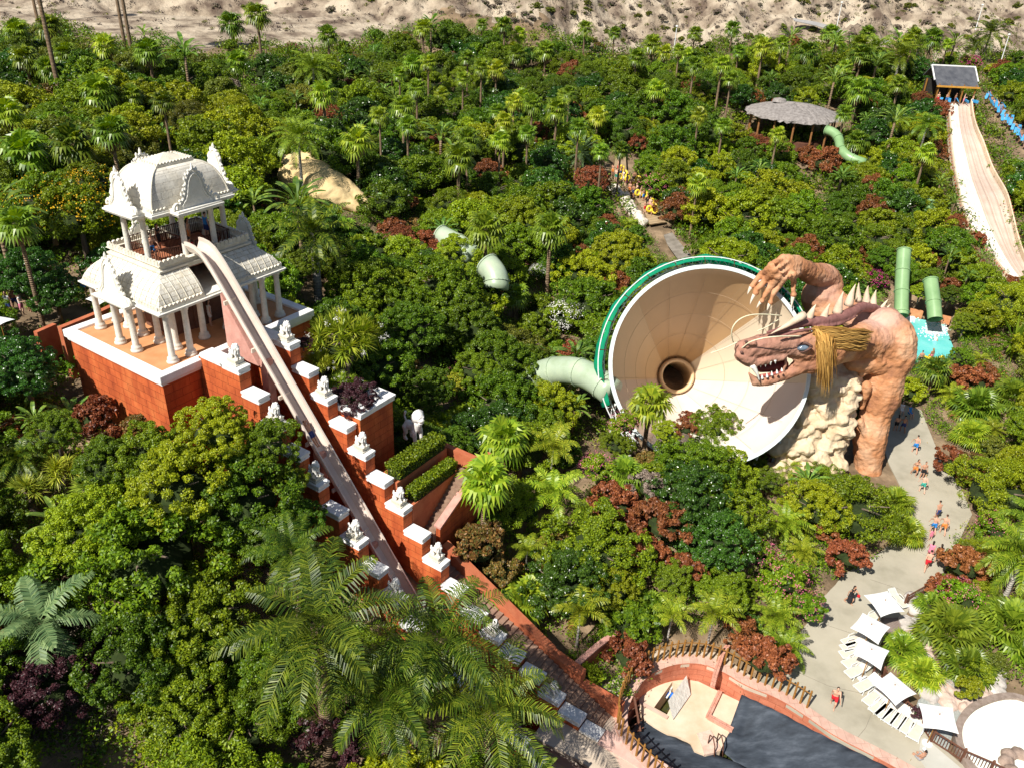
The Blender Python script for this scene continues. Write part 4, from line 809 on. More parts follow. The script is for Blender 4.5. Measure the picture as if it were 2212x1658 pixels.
# ------------------------------------------------------------------ sunken pit with island, fence and black netting
def zB(x, y): return 1327.1+x*.16475, 1384.8+y*.16475
pk = mat('pink_paving', (.50, .33, .26), (.66, .46, .38), (.58, .41, .33), scale=.7, detail=9, rough=.85, bump=.008)
sheet('pink_pavement', [(1310, 1598), (1330, 1560), (1352, 1545), (1368, 1600), (1420, 1650), (1520, 1740), (1480, 1790), (1360, 1690)], .016, pk)
_f = sorted(range(1)); ringP = np.array(PITG); cc = ringP.mean(0)
def offset_poly(P, d):
    P = np.asarray(P); n = len(P); ar = sum(P[i][0]*P[(i+1) % n][1]-P[(i+1) % n][0]*P[i][1] for i in range(n)); sg = 1 if ar > 0 else -1; out = []
    for i in range(n):
        a, m_, e = P[i-1], P[i], P[(i+1) % n]; d1 = (m_-a)/np.linalg.norm(m_-a); d2 = (e-m_)/np.linalg.norm(e-m_); nrm = sg*(np.array([d1[1], -d1[0]])+np.array([d2[1], -d2[0]])); nrm /= np.linalg.norm(nrm); out.append(m_+nrm*d)
    return np.array(out)
def smooth_poly(P, k=2):
    P = np.asarray(P)
    for _ in range(k): P = np.concatenate([[.75*P[i]+.25*P[(i+1) % len(P)], .25*P[i]+.75*P[(i+1) % len(P)]] for i in range(len(P))])
    return P
rp = smooth_poly(ringP, 2); ro1 = offset_poly(rp, .75); rin = offset_poly(rp, -.0)
b = MB(); n = len(rp)
V = [(*p, -3.3) for p in rin]+[(*p, .10) for p in rin]+[(*p, .10) for p in ro1]+[(*p, -1.) for p in ro1]
b.add(V, [(k*n+i, k*n+(i+1) % n, (k+1)*n+(i+1) % n, (k+1)*n+i) for k in range(3) for i in range(n)], 0); b.mi = [0]*n+[1]*n+[0]*n
tag(obj('pit_wall', b.mesh('pit_wall'), [M['pinkwall'] if 0 else mat('pit_render', (.50, .15, .08), (.60, .22, .13), scale=1.2, rough=.85, bump=.02, brick=(.9, .45, (.8, .7, .65), .015)), mat('pit_rim_stone', (.55, .33, .26), (.68, .46, .37), scale=2, rough=.85, brick=(.5, .9, (.7, .7, .7), .02))]), 'curved red wall with pale pink rim enclosing the drained pool', 'wall')
isl = [gz(*zB(*q), -1.45)[:2] for q in [(322, 650), (420, 560), (560, 480), (800, 470), (1100, 520), (1370, 650), (1660, 790), (1760, 900), (1700, 1150), (1500, 1200), (1450, 1290), (1390, 1430), (1200, 1485), (1050, 1430), (1000, 1330), (880, 1250), (700, 1210), (520, 1110), (400, 1020), (330, 900)]][::-1]
b = MB(); b.prism(isl, -3.2, -1.45); flo = obj('pool_island', b.mesh('pool_island'), mat('island_floor', (.56, .42, .28), (.72, .60, .46), (.66, .52, .38), scale=.6, detail=10, rough=.85, bump=.01)); tag(flo, 'sand coloured floor of the drained pool inside the curved wall', 'pool floor')
hq = [gz(*zB(*q), -1.45)[:2] for q in [(520, 862), (760, 525), (880, 580), (690, 955)]]
a_ = sum(hq[i][0]*hq[(i+1) % 4][1]-hq[(i+1) % 4][0]*hq[i][1] for i in range(4)); hq = hq if a_ > 0 else hq[::-1]
b = MB(); b.prism(hq, -2.8, -1); cut = obj('cut', b.mesh('cut')); m_ = flo.modifiers.new('b', 'BOOLEAN'); m_.object = cut; m_.operation = 'DIFFERENCE'; m_.solver = 'EXACT'
dg = bpy.context.evaluated_depsgraph_get(); me2 = bpy.data.meshes.new_from_object(flo.evaluated_get(dg)); flo.modifiers.clear(); flo.data = me2; bpy.data.objects.remove(cut)
b = MB(); L1 = [gz(*zB(*q), -1.3) for q in [(690, 850), (930, 518), (1000, 690), (770, 1020)]]; L1[0][2] = L1[1][2] = -.75; b.add(L1+[p-np.array([0, 0, .04]) for p in L1], [(0, 1, 2, 3), (7, 6, 5, 4), (0, 4, 5, 1), (1, 5, 6, 2), (2, 6, 7, 3), (3, 7, 4, 0)])
tag(obj('hatch_lid', b, mat('pale_stone_lid', (.45, .42, .37), (.70, .68, .62), scale=1.2, detail=10, rough=.8, bump=.06)), 'pale rock-textured lid leaning open beside the dark hatch', 'hatch')
pmp = thing('pump_set', 'blue and white pool pumps inside the open hatch', 'pump', gz(*zB(700, 740), -2.5)); b = MB(); b.tube([(-.3, 0, .3), (.3, 0, .3)], .2, 12); obj('motor', b, mat('blue_paint', (.01, .12, .6), (.02, .2, .75), rough=.4), pmp)
b = MB(); b.lathe([(.18, 0), (.22, .1), (.22, .6), (.12, .7)], 12, (.1, .45, 0)); b.tube([(.1, .45, .5), (.1, 0, .55), (-.2, -.4, .5)], .06, 8); obj('filter_tank', b, wm, pmp)
def lowwall(label, P, z0, z1, th, m): return polywall('kerb_wall', label, P, z0, z1, th, m)
lowwall('low pink L-shaped kerb on the sandy pool floor', [zB(1390, 640), zB(1235, 965), zB(1540, 1135)], -1.5, -1.2, .28, M['pinkwall'])
lowwall('low pink kerb left of the dark hatch on the pool floor', [zB(335, 790), zB(690, 985)], -1.5, -1.32, .2, pk)
b = MB(); dq = [gz(*zB(*q), -1.40)[:2] for q in [(1080, 1200), (1260, 1150), (1400, 1400), (1330, 1450), (1180, 1480), (1160, 1400)]][::-1]; b.prism(dq, -1.6, -1.40); tag(obj('stone_landing', b, M['pinkwall'] if 0 else mat('landing_stone', (.55, .36, .28), (.72, .54, .44), scale=2.5, rough=.85, bump=.02)), 'pink stone landing with two handrails at the edge of the pool floor', 'landing')
for i, (x, y) in enumerate(((1230, 1330), (1340, 1310))):
    a = gz(*zB(x, y), -1.4); b = MB(); b.tube([(0, 0, 0), (0, 0, .75), (.12, -.25, .85), (.22, -.6, .5), (.28, -.8, -.4)], .04, 8); tag(obj('handrail', b.mesh('handrail', smooth=True), M['darkwood'], None, a), 'curved pool handrail, %s of the pair on the stone landing' % ('left' if i == 0 else 'right'), 'handrail', 'pair of pool handrails')
netm = mat('black_mesh', (.018, .023, .032), (.085, .10, .125), (.04, .05, .066), scale=1.1, detail=10, rough=.75, spec=.25, stretch=(.6, 1.8, 1), bump=.015, bscale=4)
def netting(label, top, bot, z0, z1, nu=40, nv=24, amp=.12, sag=.5):
    T_ = np.array([gz(*q, z0) for q in top]); B_ = np.array([gz(*q, z1) for q in bot]); tt = np.linspace(0, 1, nu)
    T_ = np.stack([np.interp(tt*(len(T_)-1), range(len(T_)), T_[:, i]) for i in range(3)], 1); B_ = np.stack([np.interp(tt*(len(B_)-1), range(len(B_)), B_[:, i]) for i in range(3)], 1)
    V = np.array([T_[i]*(1-v)+B_[i]*v+np.array([0, 0, -sag*math.sin(math.pi*v)+amp*(math.sin(i*.42+v*1.2+1.5*math.sin(i*.13))+.6*math.sin(v*9+i*.1))*math.sin(math.pi*min(1, v*1.2))+amp*.3*math.sin(i*1.1-v*4)]) for i in range(nu) for v in np.linspace(0, 1, nv)])
    b = MB(); b.grid(V, nu, nv); o_ = obj('shade_net', b.mesh('shade_net', smooth=True), netm); s_ = o_.modifiers.new('t', 'SOLIDIFY'); s_.thickness = .015; tag(o_, label, 'netting'); return o_
netting('large crumpled black shade net stretched over the right part of the pool', [(1602, 1499), (1640, 1516), (1690, 1540), (1745, 1570), (1800, 1598), (1870, 1632), (1930, 1662), (2050, 1720)], [(1557, 1618), (1592, 1650), (1620, 1690), (1660, 1720), (1720, 1780), (1780, 1830), (1850, 1860), (1950, 1900)], -.15, -1.7, 60, 24, .09, .4)
netting('dark net strip lining the lower left side of the pool behind the posts', [(1378, 1548), (1415, 1568), (1470, 1597), (1530, 1622), (1600, 1650), (1690, 1700)], [(1362, 1578), (1378, 1612), (1420, 1655), (1480, 1700), (1560, 1760), (1640, 1800)], -1.6, -.5, 40, 12, .04, .35)
b = MB(); b.prism(offset_poly(rp, -.02), -3.3, -2.75); tag(obj('pool_water', b, mat('dark_green_water', (.02, .03, .01), (.07, .07, .02), scale=.8, rough=.1, spec=.6)), kind='structure')
postm = mat('amber_wood', (.22, .10, .02), (.36, .18, .045), scale=5, rough=.6)
pf = thing('post_fence', 'fence of closely spaced amber wooden posts curving round the drained pool', 'fence', (*rp[0], 0)); org = np.array([*rp[0], 0])
po = offset_poly(rp, .62); seg = np.r_[0, np.cumsum(np.linalg.norm(np.diff(po, axis=0), axis=1))]
pb = MB(); pb.lathe([(.07, 0), (.07, 1.42), (.04, 1.5)], 8); pmesh = pb.mesh('post'); pmesh.materials.append(postm)
pts = []; s_ = 0
while s_ < seg[-1]:
    p = np.array([np.interp(s_, seg, po[:, 0]), np.interp(s_, seg, po[:, 1])]); x, y = proj((*p, 0)); s_ += .46
    if x > 1752 or y > 1720: pts.append(None); continue
    pts.append(p); obj('post', pmesh, None, pf, (p[0]-org[0], p[1]-org[1], .1))
for a, e in zip(pts[:-1], pts[1:]):
    if a is not None and e is not None:
        b = MB(); b.bar((a[0]-org[0], a[1]-org[1], 1.3), (e[0]-org[0], e[1]-org[1], 1.3), .05, .05); obj('rail', b, postm, pf)
b = MB(); q = [gz(*p_, -.0) for p_ in [(1368, 1500), (1388, 1550)]]; b.bar(q[0]+np.array([0, 0, .1]), q[1]+np.array([0, 0, -1.2]), .12, .12)
for k in range(6): t_ = q[0]*(1-k/5)+q[1]*(k/5)+np.array([0, 0, .1-1.3*k/5]); b.bar(t_+np.array([-.5, -.2, -.1]), t_+np.array([.25, .3, 0]), .05, .05)
tag(obj('wooden_ladder', b, M['darkwood']), 'dark wooden ladder leaning inside the left end of the drained pool', 'ladder')
# ------------------------------------------------------------------ parasols
def zE(x, y): return 1827.2+x*.2611, 1202.1+y*.2611
canv = mat('white_canvas', (.80, .80, .79), (.88, .88, .87), scale=1, rough=.9, transl=.15)
UMB = [([(150, 315), (345, 280), (485, 450), (290, 495)], 'white square parasol topmost of the five, shading the wooden deck'), ([(140, 460), (368, 580), (268, 722), (37, 585)], 'white square parasol, second from the top of the five beside the loungers'),
       ([(105, 665), (360, 775), (290, 935), (60, 800)], 'white square parasol, middle one of the five'), ([(370, 950), (585, 1130), (412, 1228), (215, 1045)], 'white square parasol, fourth of the five, above the white lounger row'),
       ([(600, 1205), (885, 1245), (935, 1462), (640, 1412)], 'white square parasol nearest the white basin, with amber pole')]
def parasol(C, label, zt=2.3, group='white parasols along the terrace', cat='parasol'):
    G = [gz(*q, zt) for q in C]; c = sum(G)/4; c[2] = zt+.28; base = np.array([c[0], c[1], 0 if zt < 5 else zt-2.3])
    ar = sum(G[i][0]*G[(i+1) % 4][1]-G[(i+1) % 4][0]*G[i][1] for i in range(4)); G = G if ar > 0 else G[::-1]
    t = thing('parasol', label, cat, base, 0, group); b = MB(); n = 8; V = [c-base]; F = []
    R_ = []
    for i in range(4):
        a, e = G[i], G[(i+1) % 4]
        for k in range(n): s = k/n; p = a*(1-s)+e*s; p = p+(c-p)*.07*math.sin(math.pi*s); p[2] = zt+.04*math.sin(math.pi*s); R_.append(p-base)
    mids = [(V[0]+r)/2-np.array([0, 0, .02]) for r in R_]; V = [V[0]]+mids+R_; m_ = len(R_)
    F = [(0, 1+i, 1+(i+1) % m_) for i in range(m_)]+[(1+i, 1+m_+i, 1+m_+(i+1) % m_, 1+(i+1) % m_) for i in range(m_)]
    b.add(V, F); o_ = obj('canopy', b.mesh('canopy', smooth=False), canv, t); s_ = o_.modifiers.new('t', 'SOLIDIFY'); s_.thickness = .015
    b = MB(); b.tube([(0, 0, 0), (0, 0, c[2]-base[2]+.08)], .03, 8); obj('pole', b, postm, t); b = MB(); b.lathe([(.3, 0), (.3, .06), (.06, .1)], 12); obj('base_plate', b, wm, t)
    for g_ in G: b = MB(); b.bar((0, 0, c[2]-base[2]-.05), g_-base-np.array([0, 0, .03]), .02); obj('rib', b, wm, t)
    return t
for C, lb in UMB: parasol([zE(*q) for q in C], lb)
# ------------------------------------------------------------------ loungers
def lounger():
    t = thing('sun_lounger', None, 'sun lounger', (0, 0, 0), 0, 'cream sun loungers along the terrace')
    b = MB(); L_ = 1.9; W_ = .64; w_ = .045
    for s in (-1, 1): b.bar((s*W_/2, -L_/2, .3), (s*W_/2, .35, .3), w_); b.bar((s*W_/2, .35, .3), (s*W_/2, .88, .62), w_)
    b.bar((-W_/2, -L_/2, .3), (W_/2, -L_/2, .3), w_); b.bar((-W_/2, .88, .62), (W_/2, .88, .62), w_); obj('frame', b, wm, t)
    b = MB(); V = [(-.29, -.92, .31), (.29, -.92, .31), (.29, .33, .31), (-.29, .33, .31), (-.29, .86, .63), (.29, .86, .63)]; b.add(V, [(0, 1, 2, 3), (3, 2, 5, 4)]); o_ = obj('fabric', b, mat('cream_fabric', (.56, .49, .41), (.66, .59, .50), scale=3, rough=.9), t); s_ = o_.modifiers.new('t', 'SOLIDIFY'); s_.thickness = .012
    for s in (-1, 1):
        for y in (-.6, .25): b = MB(); b.bar((s*.32, y, .3), (s*.36, y+(.16 if y > 0 else -.16), 0), .035); obj('leg', b, wm, t)
    for s in (-1, 1): b = MB(); b.tube([(s*.34, -.3, .32), (s*.37, -.2, .5), (s*.37, .25, .52), (s*.34, .4, .36)], .025, 6); obj('armrest', b, wm, t)
    return t
LG = [((30, 700), (115, 672), 'topmost'), ((22, 745), (108, 722), 'second'), ((20, 800), (105, 785), 'third'), ((25, 880), (130, 838), 'fourth'), ((35, 965), (165, 905), 'fifth'), ((115, 1080), (240, 1020), 'sixth'), ((195, 1190), (285, 1120), 'seventh'), ((240, 1265), (345, 1180), 'eighth'), ((290, 1300), (385, 1215), 'ninth'), ((345, 1350), (430, 1240), 'tenth'), ((410, 1385), (490, 1275), 'eleventh'), ((475, 1430), (555, 1310), 'twelfth'), ((555, 1490), (615, 1350), 'thirteenth')]
L0 = lounger()
for i, (f_, h_, nmr) in enumerate(LG):
    a = gz(*zE(*f_), .3); e = gz(*zE(*h_), .3); c = (a+e)/2; c[2] = .02; d = e-a; lb = 'cream lounger with white frame, %s from the top of the lounger row' % nmr
    if i == 0: L0.location = c; L0.rotation_euler = (0, 0, math.atan2(d[1], d[0])-math.pi/2); L0['label'] = lb
    else: dup(L0, c, math.atan2(d[1], d[0])-math.pi/2, None, lb)
for i, (x, y, lb) in enumerate(((235, 490, 'cream lounger under the topmost parasol on the deck'), (430, 345, 'cream lounger behind the topmost parasol beside the brown railing'))):
    a = gz(*zE(x, y), .3); a[2] = .02; dup(L0, a, R(-60+80*i), .9, lb)
# ------------------------------------------------------------------ deck, basin, boulders, railings
deckm = mat('grey_deck_boards', (.22, .165, .14), (.34, .27, .235), scale=1.2, rough=.8, wave=('X', 3.2, .55))
sheet('wooden_deck', [zE(*q) for q in [(285, 500), (470, 500), (540, 545), (520, 610), (430, 720), (400, 780), (340, 780), (290, 660), (260, 560)]], .05, deckm, kind=None, thick=.2); tag(bpy.data.objects['wooden_deck'], 'curved grey brown plank deck under and beside the topmost parasols', 'deck')
sheet('gravel', [zE(*q) for q in [(600, 1180), (760, 1090), (960, 1180), (1090, 1110), (1250, 1100), (1460, 1150), (1300, 1300), (1100, 1220), (950, 1400), (880, 1480), (840, 1600), (640, 1440), (560, 1300)]], .008, mat('grey_gravel', (.22, .24, .23), (.42, .44, .41), scale=9, rough=.9, bump=.03, bscale=14))
sheet('grey_path', [zE(*q) for q in [(600, 1658), (620, 1500), (650, 1490), (900, 1700), (1200, 1960), (1000, 2000), (700, 1800)]], .022, pave2)
bas = [(1105, 1240), (1020, 1310), (965, 1400), (955, 1500), (990, 1620), (1080, 1760), (1300, 1900), (1700, 1900), (1800, 1600), (1700, 1350), (1475, 1180), (1300, 1170)]
BG = smooth_poly([gz(*zE(*q), .3)[:2] for q in bas], 2); ar = sum(BG[i][0]*BG[(i+1) % len(BG)][1]-BG[(i+1) % len(BG)][0]*BG[i][1] for i in range(len(BG))); BG = BG if ar > 0 else BG[::-1]
bs_ = thing('white_basin', 'curved milky white basin with grey brown stone rim at the bottom right corner', 'pool', (*BG[0], 0)); o3 = np.array([*BG[0]])
b = MB(); b.prism(BG-o3, -.3, .24); obj('basin_floor', b, mat('cream_white_liner', (.80, .80, .70), (.86, .86, .77), scale=.6, rough=.5), bs_)
BO = offset_poly(BG, .42); n = len(BG); b = MB(); V = [(*p, .1) for p in BG-o3]+[(*p, .42) for p in BG-o3]+[(*p, .42) for p in BO-o3]+[(*p, -.1) for p in BO-o3]
b.add(V, [(k*n+i, k*n+(i+1) % n, (k+1)*n+(i+1) % n, (k+1)*n+i) for k in range(3) for i in range(n)]); obj('stone_rim', b, mat('rim_stone', (.20, .15, .12), (.34, .27, .23), scale=3, rough=.9, bump=.02), bs_)
isq = gz(2210, 1655, .3); b = MB()
for i in range(9): a = i*.7; b.ball((isq[0]+math.cos(a)*.9, isq[1]+math.sin(a)*.9, .3), (.5, .45, .35), 8)
tag(obj('rock_island', remesh(b, .08, 'rock_island', 1, .4, noise=((.15, .5),)), mat('brown_rock', (.2, .14, .11), (.4, .3, .24), scale=2, rough=.9, bump=.05)), 'small rocky island inside the white basin at the corner of the photo', 'rock')
bould = [mat('grey_boulder', (.34, .31, .28), (.58, .54, .50), (.46, .42, .38), scale=1.1, detail=10, rough=.9, bump=.06), mat('pink_boulder', (.42, .30, .24), (.64, .50, .42), scale=1.1, detail=10, rough=.9, bump=.06)]
for i, (x, y, s, k, lb) in enumerate([(580, 590, 1.3, 0, 'large flat grey boulder right of the curved deck'), (560, 670, .9, 1, 'pinkish boulder below the large flat grey one beside the deck'), (650, 770, .9, 1, 'rounded pink boulder between the fan palms'), (590, 830, 1.0, 0, 'grey boulder among the fan palms below the pink one'), (620, 400, 1.3, 0, 'pale grey slab rock at the railing beneath the upper fan palms'),
    (860, 1150, 1.25, 1, 'tan boulder beside the gravel above the last parasol'), (960, 1200, .8, 1, 'small pink boulder touching the basin gravel'), (790, 1050, 1.1, 0, 'grey boulder shaded by the yellow green fan palms'), (1080, 1050, 1.4, 1, 'large pink rock slab above the white basin'), (1130, 930, 1.2, 1, 'round pink rock between the grass and the fan palms'), (1230, 1000, 1.4, 0, 'grey rock slab right of the round pink rock'), (1250, 1110, .8, 0, 'small grey stone at the basin rim, upper right'), (700, 1120, .8, 0, 'small grey stone beside the purple shrub')]):
    b = MB(); rr_ = random.Random(i)
    for k_ in range(7): b.ball((rr_.uniform(-.6, .6)*s, rr_.uniform(-.5, .5)*s, rr_.uniform(0, .15)), (s*.55, s*.45, .38), 8)
    p = gz(*zE(x, y), .1); tag(obj('boulder', remesh(b, .09, 'boulder', 1, .3, noise=((.28, .6), (.08, .2))), bould[k], None, (p[0], p[1], .0), (0, 0, i*1.1)), lb, 'boulder', 'boulders in the planting bed')
def fence(name, label, P, h=1.0, m=None, z=0., step=.16, pw=.12):
    G = [gz(*q, z) for q in P]; t = thing(name, label, 'railing', G[0]); o3_ = G[0]
    for i, g_ in enumerate(G): b = MB(); b.box((-pw/2, -pw/2, 0), (pw/2, pw/2, h+.12)); b.lathe([(pw*.7, h+.12), (pw*.5, h+.2), (0.01, h+.26)], 8); obj('post', b, m, t, g_-o3_)
    for a, e in zip(G[:-1], G[1:]):
        a = a-o3_; e = e-o3_; up = np.array([0, 0, 1.])
        for zz_ in (h, .16): b = MB(); b.bar(a+up*zz_, e+up*zz_, .07, .07); obj('rail', b, m, t)
        b = MB(); n = max(1, int(np.linalg.norm(e-a)/step))
        for k in range(1, n): c = a+(e-a)*k/n; b.bar(c+up*.18, c+up*(h-.03), .035)
        o_ = obj('balusters', b, m, t); o_['kind'] = 'stuff'
    return t
fence('railing', 'dark brown wooden railing behind the topmost parasol', [zE(480, 405), zE(700, 280)], .95, M['darkwood'])
fence('railing', 'brown railing between loungers and the boulders under the parasols', [zE(215, 990), zE(290, 1010), zE(400, 1170), (zE(470, 1270))], .95, M['darkwood'])
fence('railing', 'dark brown railing curving along the white basin to the bottom edge', [zE(455, 1260), zE(620, 1410), zE(700, 1530), zE(950, 1690), zE(1180, 1790), zE(1400, 1900)], .95, M['darkwood'])
b = MB(); b.box((-.05, -.05, 0), (.05, .05, .9)); 
# ------------------------------------------------------------------ turquoise pool
pq = [(1915, 674), (2040, 700), (2064, 762), (2040, 778), (1900, 790), (1880, 720)]; pg = [gz(*q, .25)[:2] for q in pq][::-1]
watm = mat('turquoise_water', (.10, .52, .50), (.26, .70, .66), (.16, .62, .60), scale=.35, detail=8, rough=.12, spec=.5, bump=.02, bscale=3)
b = MB(); b.prism(pg, -.5, .25); tag(obj('pool_water', b, watm), kind='structure')
b = MB(); G = [gz(*q, .4) for q in ((1920, 672), (1945, 677), (1990, 686), (2040, 697))]
for i, (a, e) in enumerate(((G[1]+(G[2]-G[1])*.25, G[2]+(G[3]-G[2])*.1), (G[2]+(G[3]-G[2])*.75, G[3]+(G[3]-G[2])*.3))):
    w = MB(); w.bar(a+np.array([0, .5, .2]), e+np.array([0, .5, .2]), .6, .9); tag(obj('pool_kerb', w, mat('orange_kerb', (.5, .2, .08), (.62, .3, .15)) if i == 0 else bpy.data.materials['orange_kerb']), 'orange brick kerb at the back of the turquoise pool, %s' % ('between the two green chutes' if i == 0 else 'right of both green chutes'), 'kerb')
fo = MB(); rf = random.Random(2)
for i in range(900):
    cx_, cy_ = ((1960, 688) if i % 3 == 0 else (2022, 712)); p = gz(cx_+rf.gauss(0, 9 if i % 3 == 0 else 13), cy_+rf.gauss(0, 5 if i % 3 == 0 else 7), .27); s = rf.uniform(.04, .14); fo.ball((p[0], p[1], .27), (s, s, s*.5), 4)
tag(obj('splash_foam', fo, mat('white_foam', (.8, .85, .85), (.88, .9, .9), rough=.6)), 'white splash foam under the two green chutes', 'foam', kind='stuff')
# ------------------------------------------------------------------ mat racing slide
LE = [(2051, 224), (2053, 260), (2056, 292), (2060, 326), (2066, 360), (2074, 392), (2080, 425), (2088, 450), (2103, 488), (2122, 515), (2142, 540), (2165, 570), (2190, 600)]
RE = [(2095, 224), (2098, 255), (2106, 285), (2119, 312), (2129, 342), (2140, 372), (2155, 398), (2171, 425), (2180, 460), (2188, 495), (2197, 532), (2210, 566), (2235, 605)]
LE2 = [(2051, 224), (2053, 260), (2055, 292), (2058, 326), (2063, 360), (2068, 392), (2075, 425), (2084, 460), (2098, 495), (2118, 520), (2138, 545), (2160, 575), (2185, 605)]
def on_slide(x, y):
    lo, hi = 60., 190.
    for _ in range(50):
        Yv = (lo+hi)/2; p = at(x, y, Yv); zs = 1.6+15.2*np.clip((Yv-98)/(156-98), 0, 1.3)+.55*math.sin((Yv-98)*.34)
        if p[2] > zs: lo = Yv
        else: hi = Yv
    return np.array([p[0], p[1], zs])
tt = np.linspace(0, len(LE)-1, 60); LL = np.array([on_slide(np.interp(t, range(len(LE)), [q[0] for q in LE2]), np.interp(t, range(len(LE)), [q[1] for q in LE2])) for t in tt]); RR = np.array([on_slide(np.interp(t, range(len(RE)), [q[0] for q in RE]), np.interp(t, range(len(RE)), [q[1] for q in RE])) for t in tt])
for A_ in (LL, RR):
    for _ in range(4): A_[1:-1] = (A_[:-2]+2*A_[1:-1]+A_[2:])/4
ms = thing('mat_racing_slide', 'wide wavy multi-lane slide in cream and pink stripes descending from the dark roofed hut', 'water slide', LL[0]); O_ = LL[0]
lane = [(0, .16, 0), (.16, .33, 1), (.33, .5, 1), (.5, .66, 0), (.66, .83, 0), (.83, 1, 0)]
lc = [mat('slide_cream', (.70, .62, .52), (.82, .76, .68), scale=.5, rough=.4), mat('slide_pink', (.52, .39, .31), (.62, .49, .41), scale=.5, rough=.4)]
lanes = [(0, .42, 0), (.42, .60, 1), (.60, .62, 2), (.62, .80, 1), (.80, .82, 2), (.82, 1., 1)]
for u0, u1, k in [(0, .14, 0), (.14, .28, 0), (.28, .42, 0), (.42, .61, 1), (.61, .80, 1), (.80, 1., 1)]:
    b = MB(); V = []
    for i in range(60):
        for v in np.linspace(0, 1, 5): u = u0+(u1-u0)*(v*.94+.03); p = LL[i]*(1-u)+RR[i]*u-O_; V.append((p[0], p[1], p[2]-.12*math.sin(math.pi*v)))
    b.grid(V, 60, 5, flip=True); o_ = obj('lane', b.mesh('lane', smooth=True), lc[k], ms); s_ = o_.modifiers.new('t', 'SOLIDIFY'); s_.thickness = .1
dv = mat('lane_divider', (.42, .30, .23), (.52, .40, .32), rough=.5)
for u in (.14, .28, .42, .61, .80): b = MB(); b.tube([LL[i]*(1-u)+RR[i]*u-O_+np.array([0, 0, .03]) for i in range(60)], .045, 6); obj('lane_divider', b.mesh('lane_divider'), dv if u > .3 else lc[0], ms)
for A_, s in ((LL, -1), (RR, 1)):
    b = MB(); V = []
    for i in range(60):
        p = A_[i]-O_; d = (RR[i]-LL[i]); d[2] = 0; d /= np.linalg.norm(d); d = d*s
        for off, h in ((0, -.1), (0, .75 if s > 0 else .3), (.22, .82 if s > 0 else .34), (.28, .7 if s > 0 else .3), (.5, -.9)): V.append(p+d*off+np.array([0, 0, h]))
    b.grid(V, 60, 5, flip=(s < 0)); obj('side_wall', b.mesh('side_wall'), mat('slide_edge', (.55, .42, .28), (.70, .58, .44), scale=1, rough=.7) if s < 0 else bpy.data.materials['slide_edge'], ms)
    b = MB()
    for i in range(0, 60): p = A_[i]-O_; b.box(p+np.array([s*.5-.05, -.05, .2]), p+np.array([s*.5+.05, .05, .45]))
    o_ = obj('edge_bolts', b, mat('rust_dot', (.4, .1, .05), (.5, .15, .08)) if s < 0 else bpy.data.materials['rust_dot'], ms); o_['kind'] = 'stuff'
# hut at the top
hb = LL[0]*.5+RR[0]*.5; hb[0] -= .9; hb[2] -= .1; hut = thing('start_hut', 'dark grey tiled hut with amber eaves at the top of the wide striped slide', 'hut', (hb[0], hb[1], hb[2])); hx = 8.2/2; tl = mat('dark_roof_tiles', (.07, .075, .09), (.15, .155, .17), scale=1, rough=.5, wave=('X', 6, .6))
def hut_l(p): return p
b = MB(); W_ = 3.7
b.add([(-W_, 1.6, 3.2), (W_, 1.6, 3.2), (W_, 4.2, 5.2), (-W_, 4.2, 5.2)], [(0, 1, 2, 3)]); b.add([(-W_, 4.2, 5.2), (W_, 4.2, 5.2), (W_, 6.8, 3.2), (-W_, 6.8, 3.2)], [(0, 1, 2, 3)]); o_ = obj('upper_roof', b, tl, hut, (0, 0, .35)); s_ = o_.modifiers.new('t', 'SOLIDIFY'); s_.thickness = .15
b = MB(); b.add([(-W_+.1, .3, 2.9), (W_-.1, .3, 2.9), (W_-.1, 2.0, 3.9), (-W_+.1, 2.0, 3.9)], [(0, 1, 2, 3)]); o_ = obj('lower_roof', b, tl, hut, (0, 0, -.1)); s_ = o_.modifiers.new('t', 'SOLIDIFY'); s_.thickness = .15
b = MB(); b.bar((-W_, .26, 2.75), (W_, .26, 2.75), .18, .28); obj('fascia', b, mat('amber_fascia', (.45, .22, .03), (.6, .32, .06)), hut)
for pa, pb_ in (((-W_-.08, 1.6, 3.55), (-W_-.08, 4.2, 5.6)), ((W_+.08, 1.6, 3.55), (W_+.08, 4.2, 5.6)), ((-W_-.1, 4.2, 5.62), (W_+.1, 4.2, 5.62))): b = MB(); b.bar(pa, pb_, .16, .2); obj('ridge_trim', b, M['cap'], hut)
for x in (-3.2, -1.1, 1.1, 3.2):
    for y in (.6, 5.8): b = MB(); b.box((x-.1, y-.1, -1), (x+.1, y+.1, 3.1)); obj('post', b, postm, hut)
b = MB(); b.box((-3.4, .2, -1.5), (3.4, 6.2, -.02)); obj('platform', b, M['darkwood'], hut); b = MB(); b.box((-3.4, 6.0, 0), (3.4, 6.2, 3.2)); obj('rear_wall', b, mat('dark_interior', (.02, .018, .015), (.04, .035, .03)), hut)
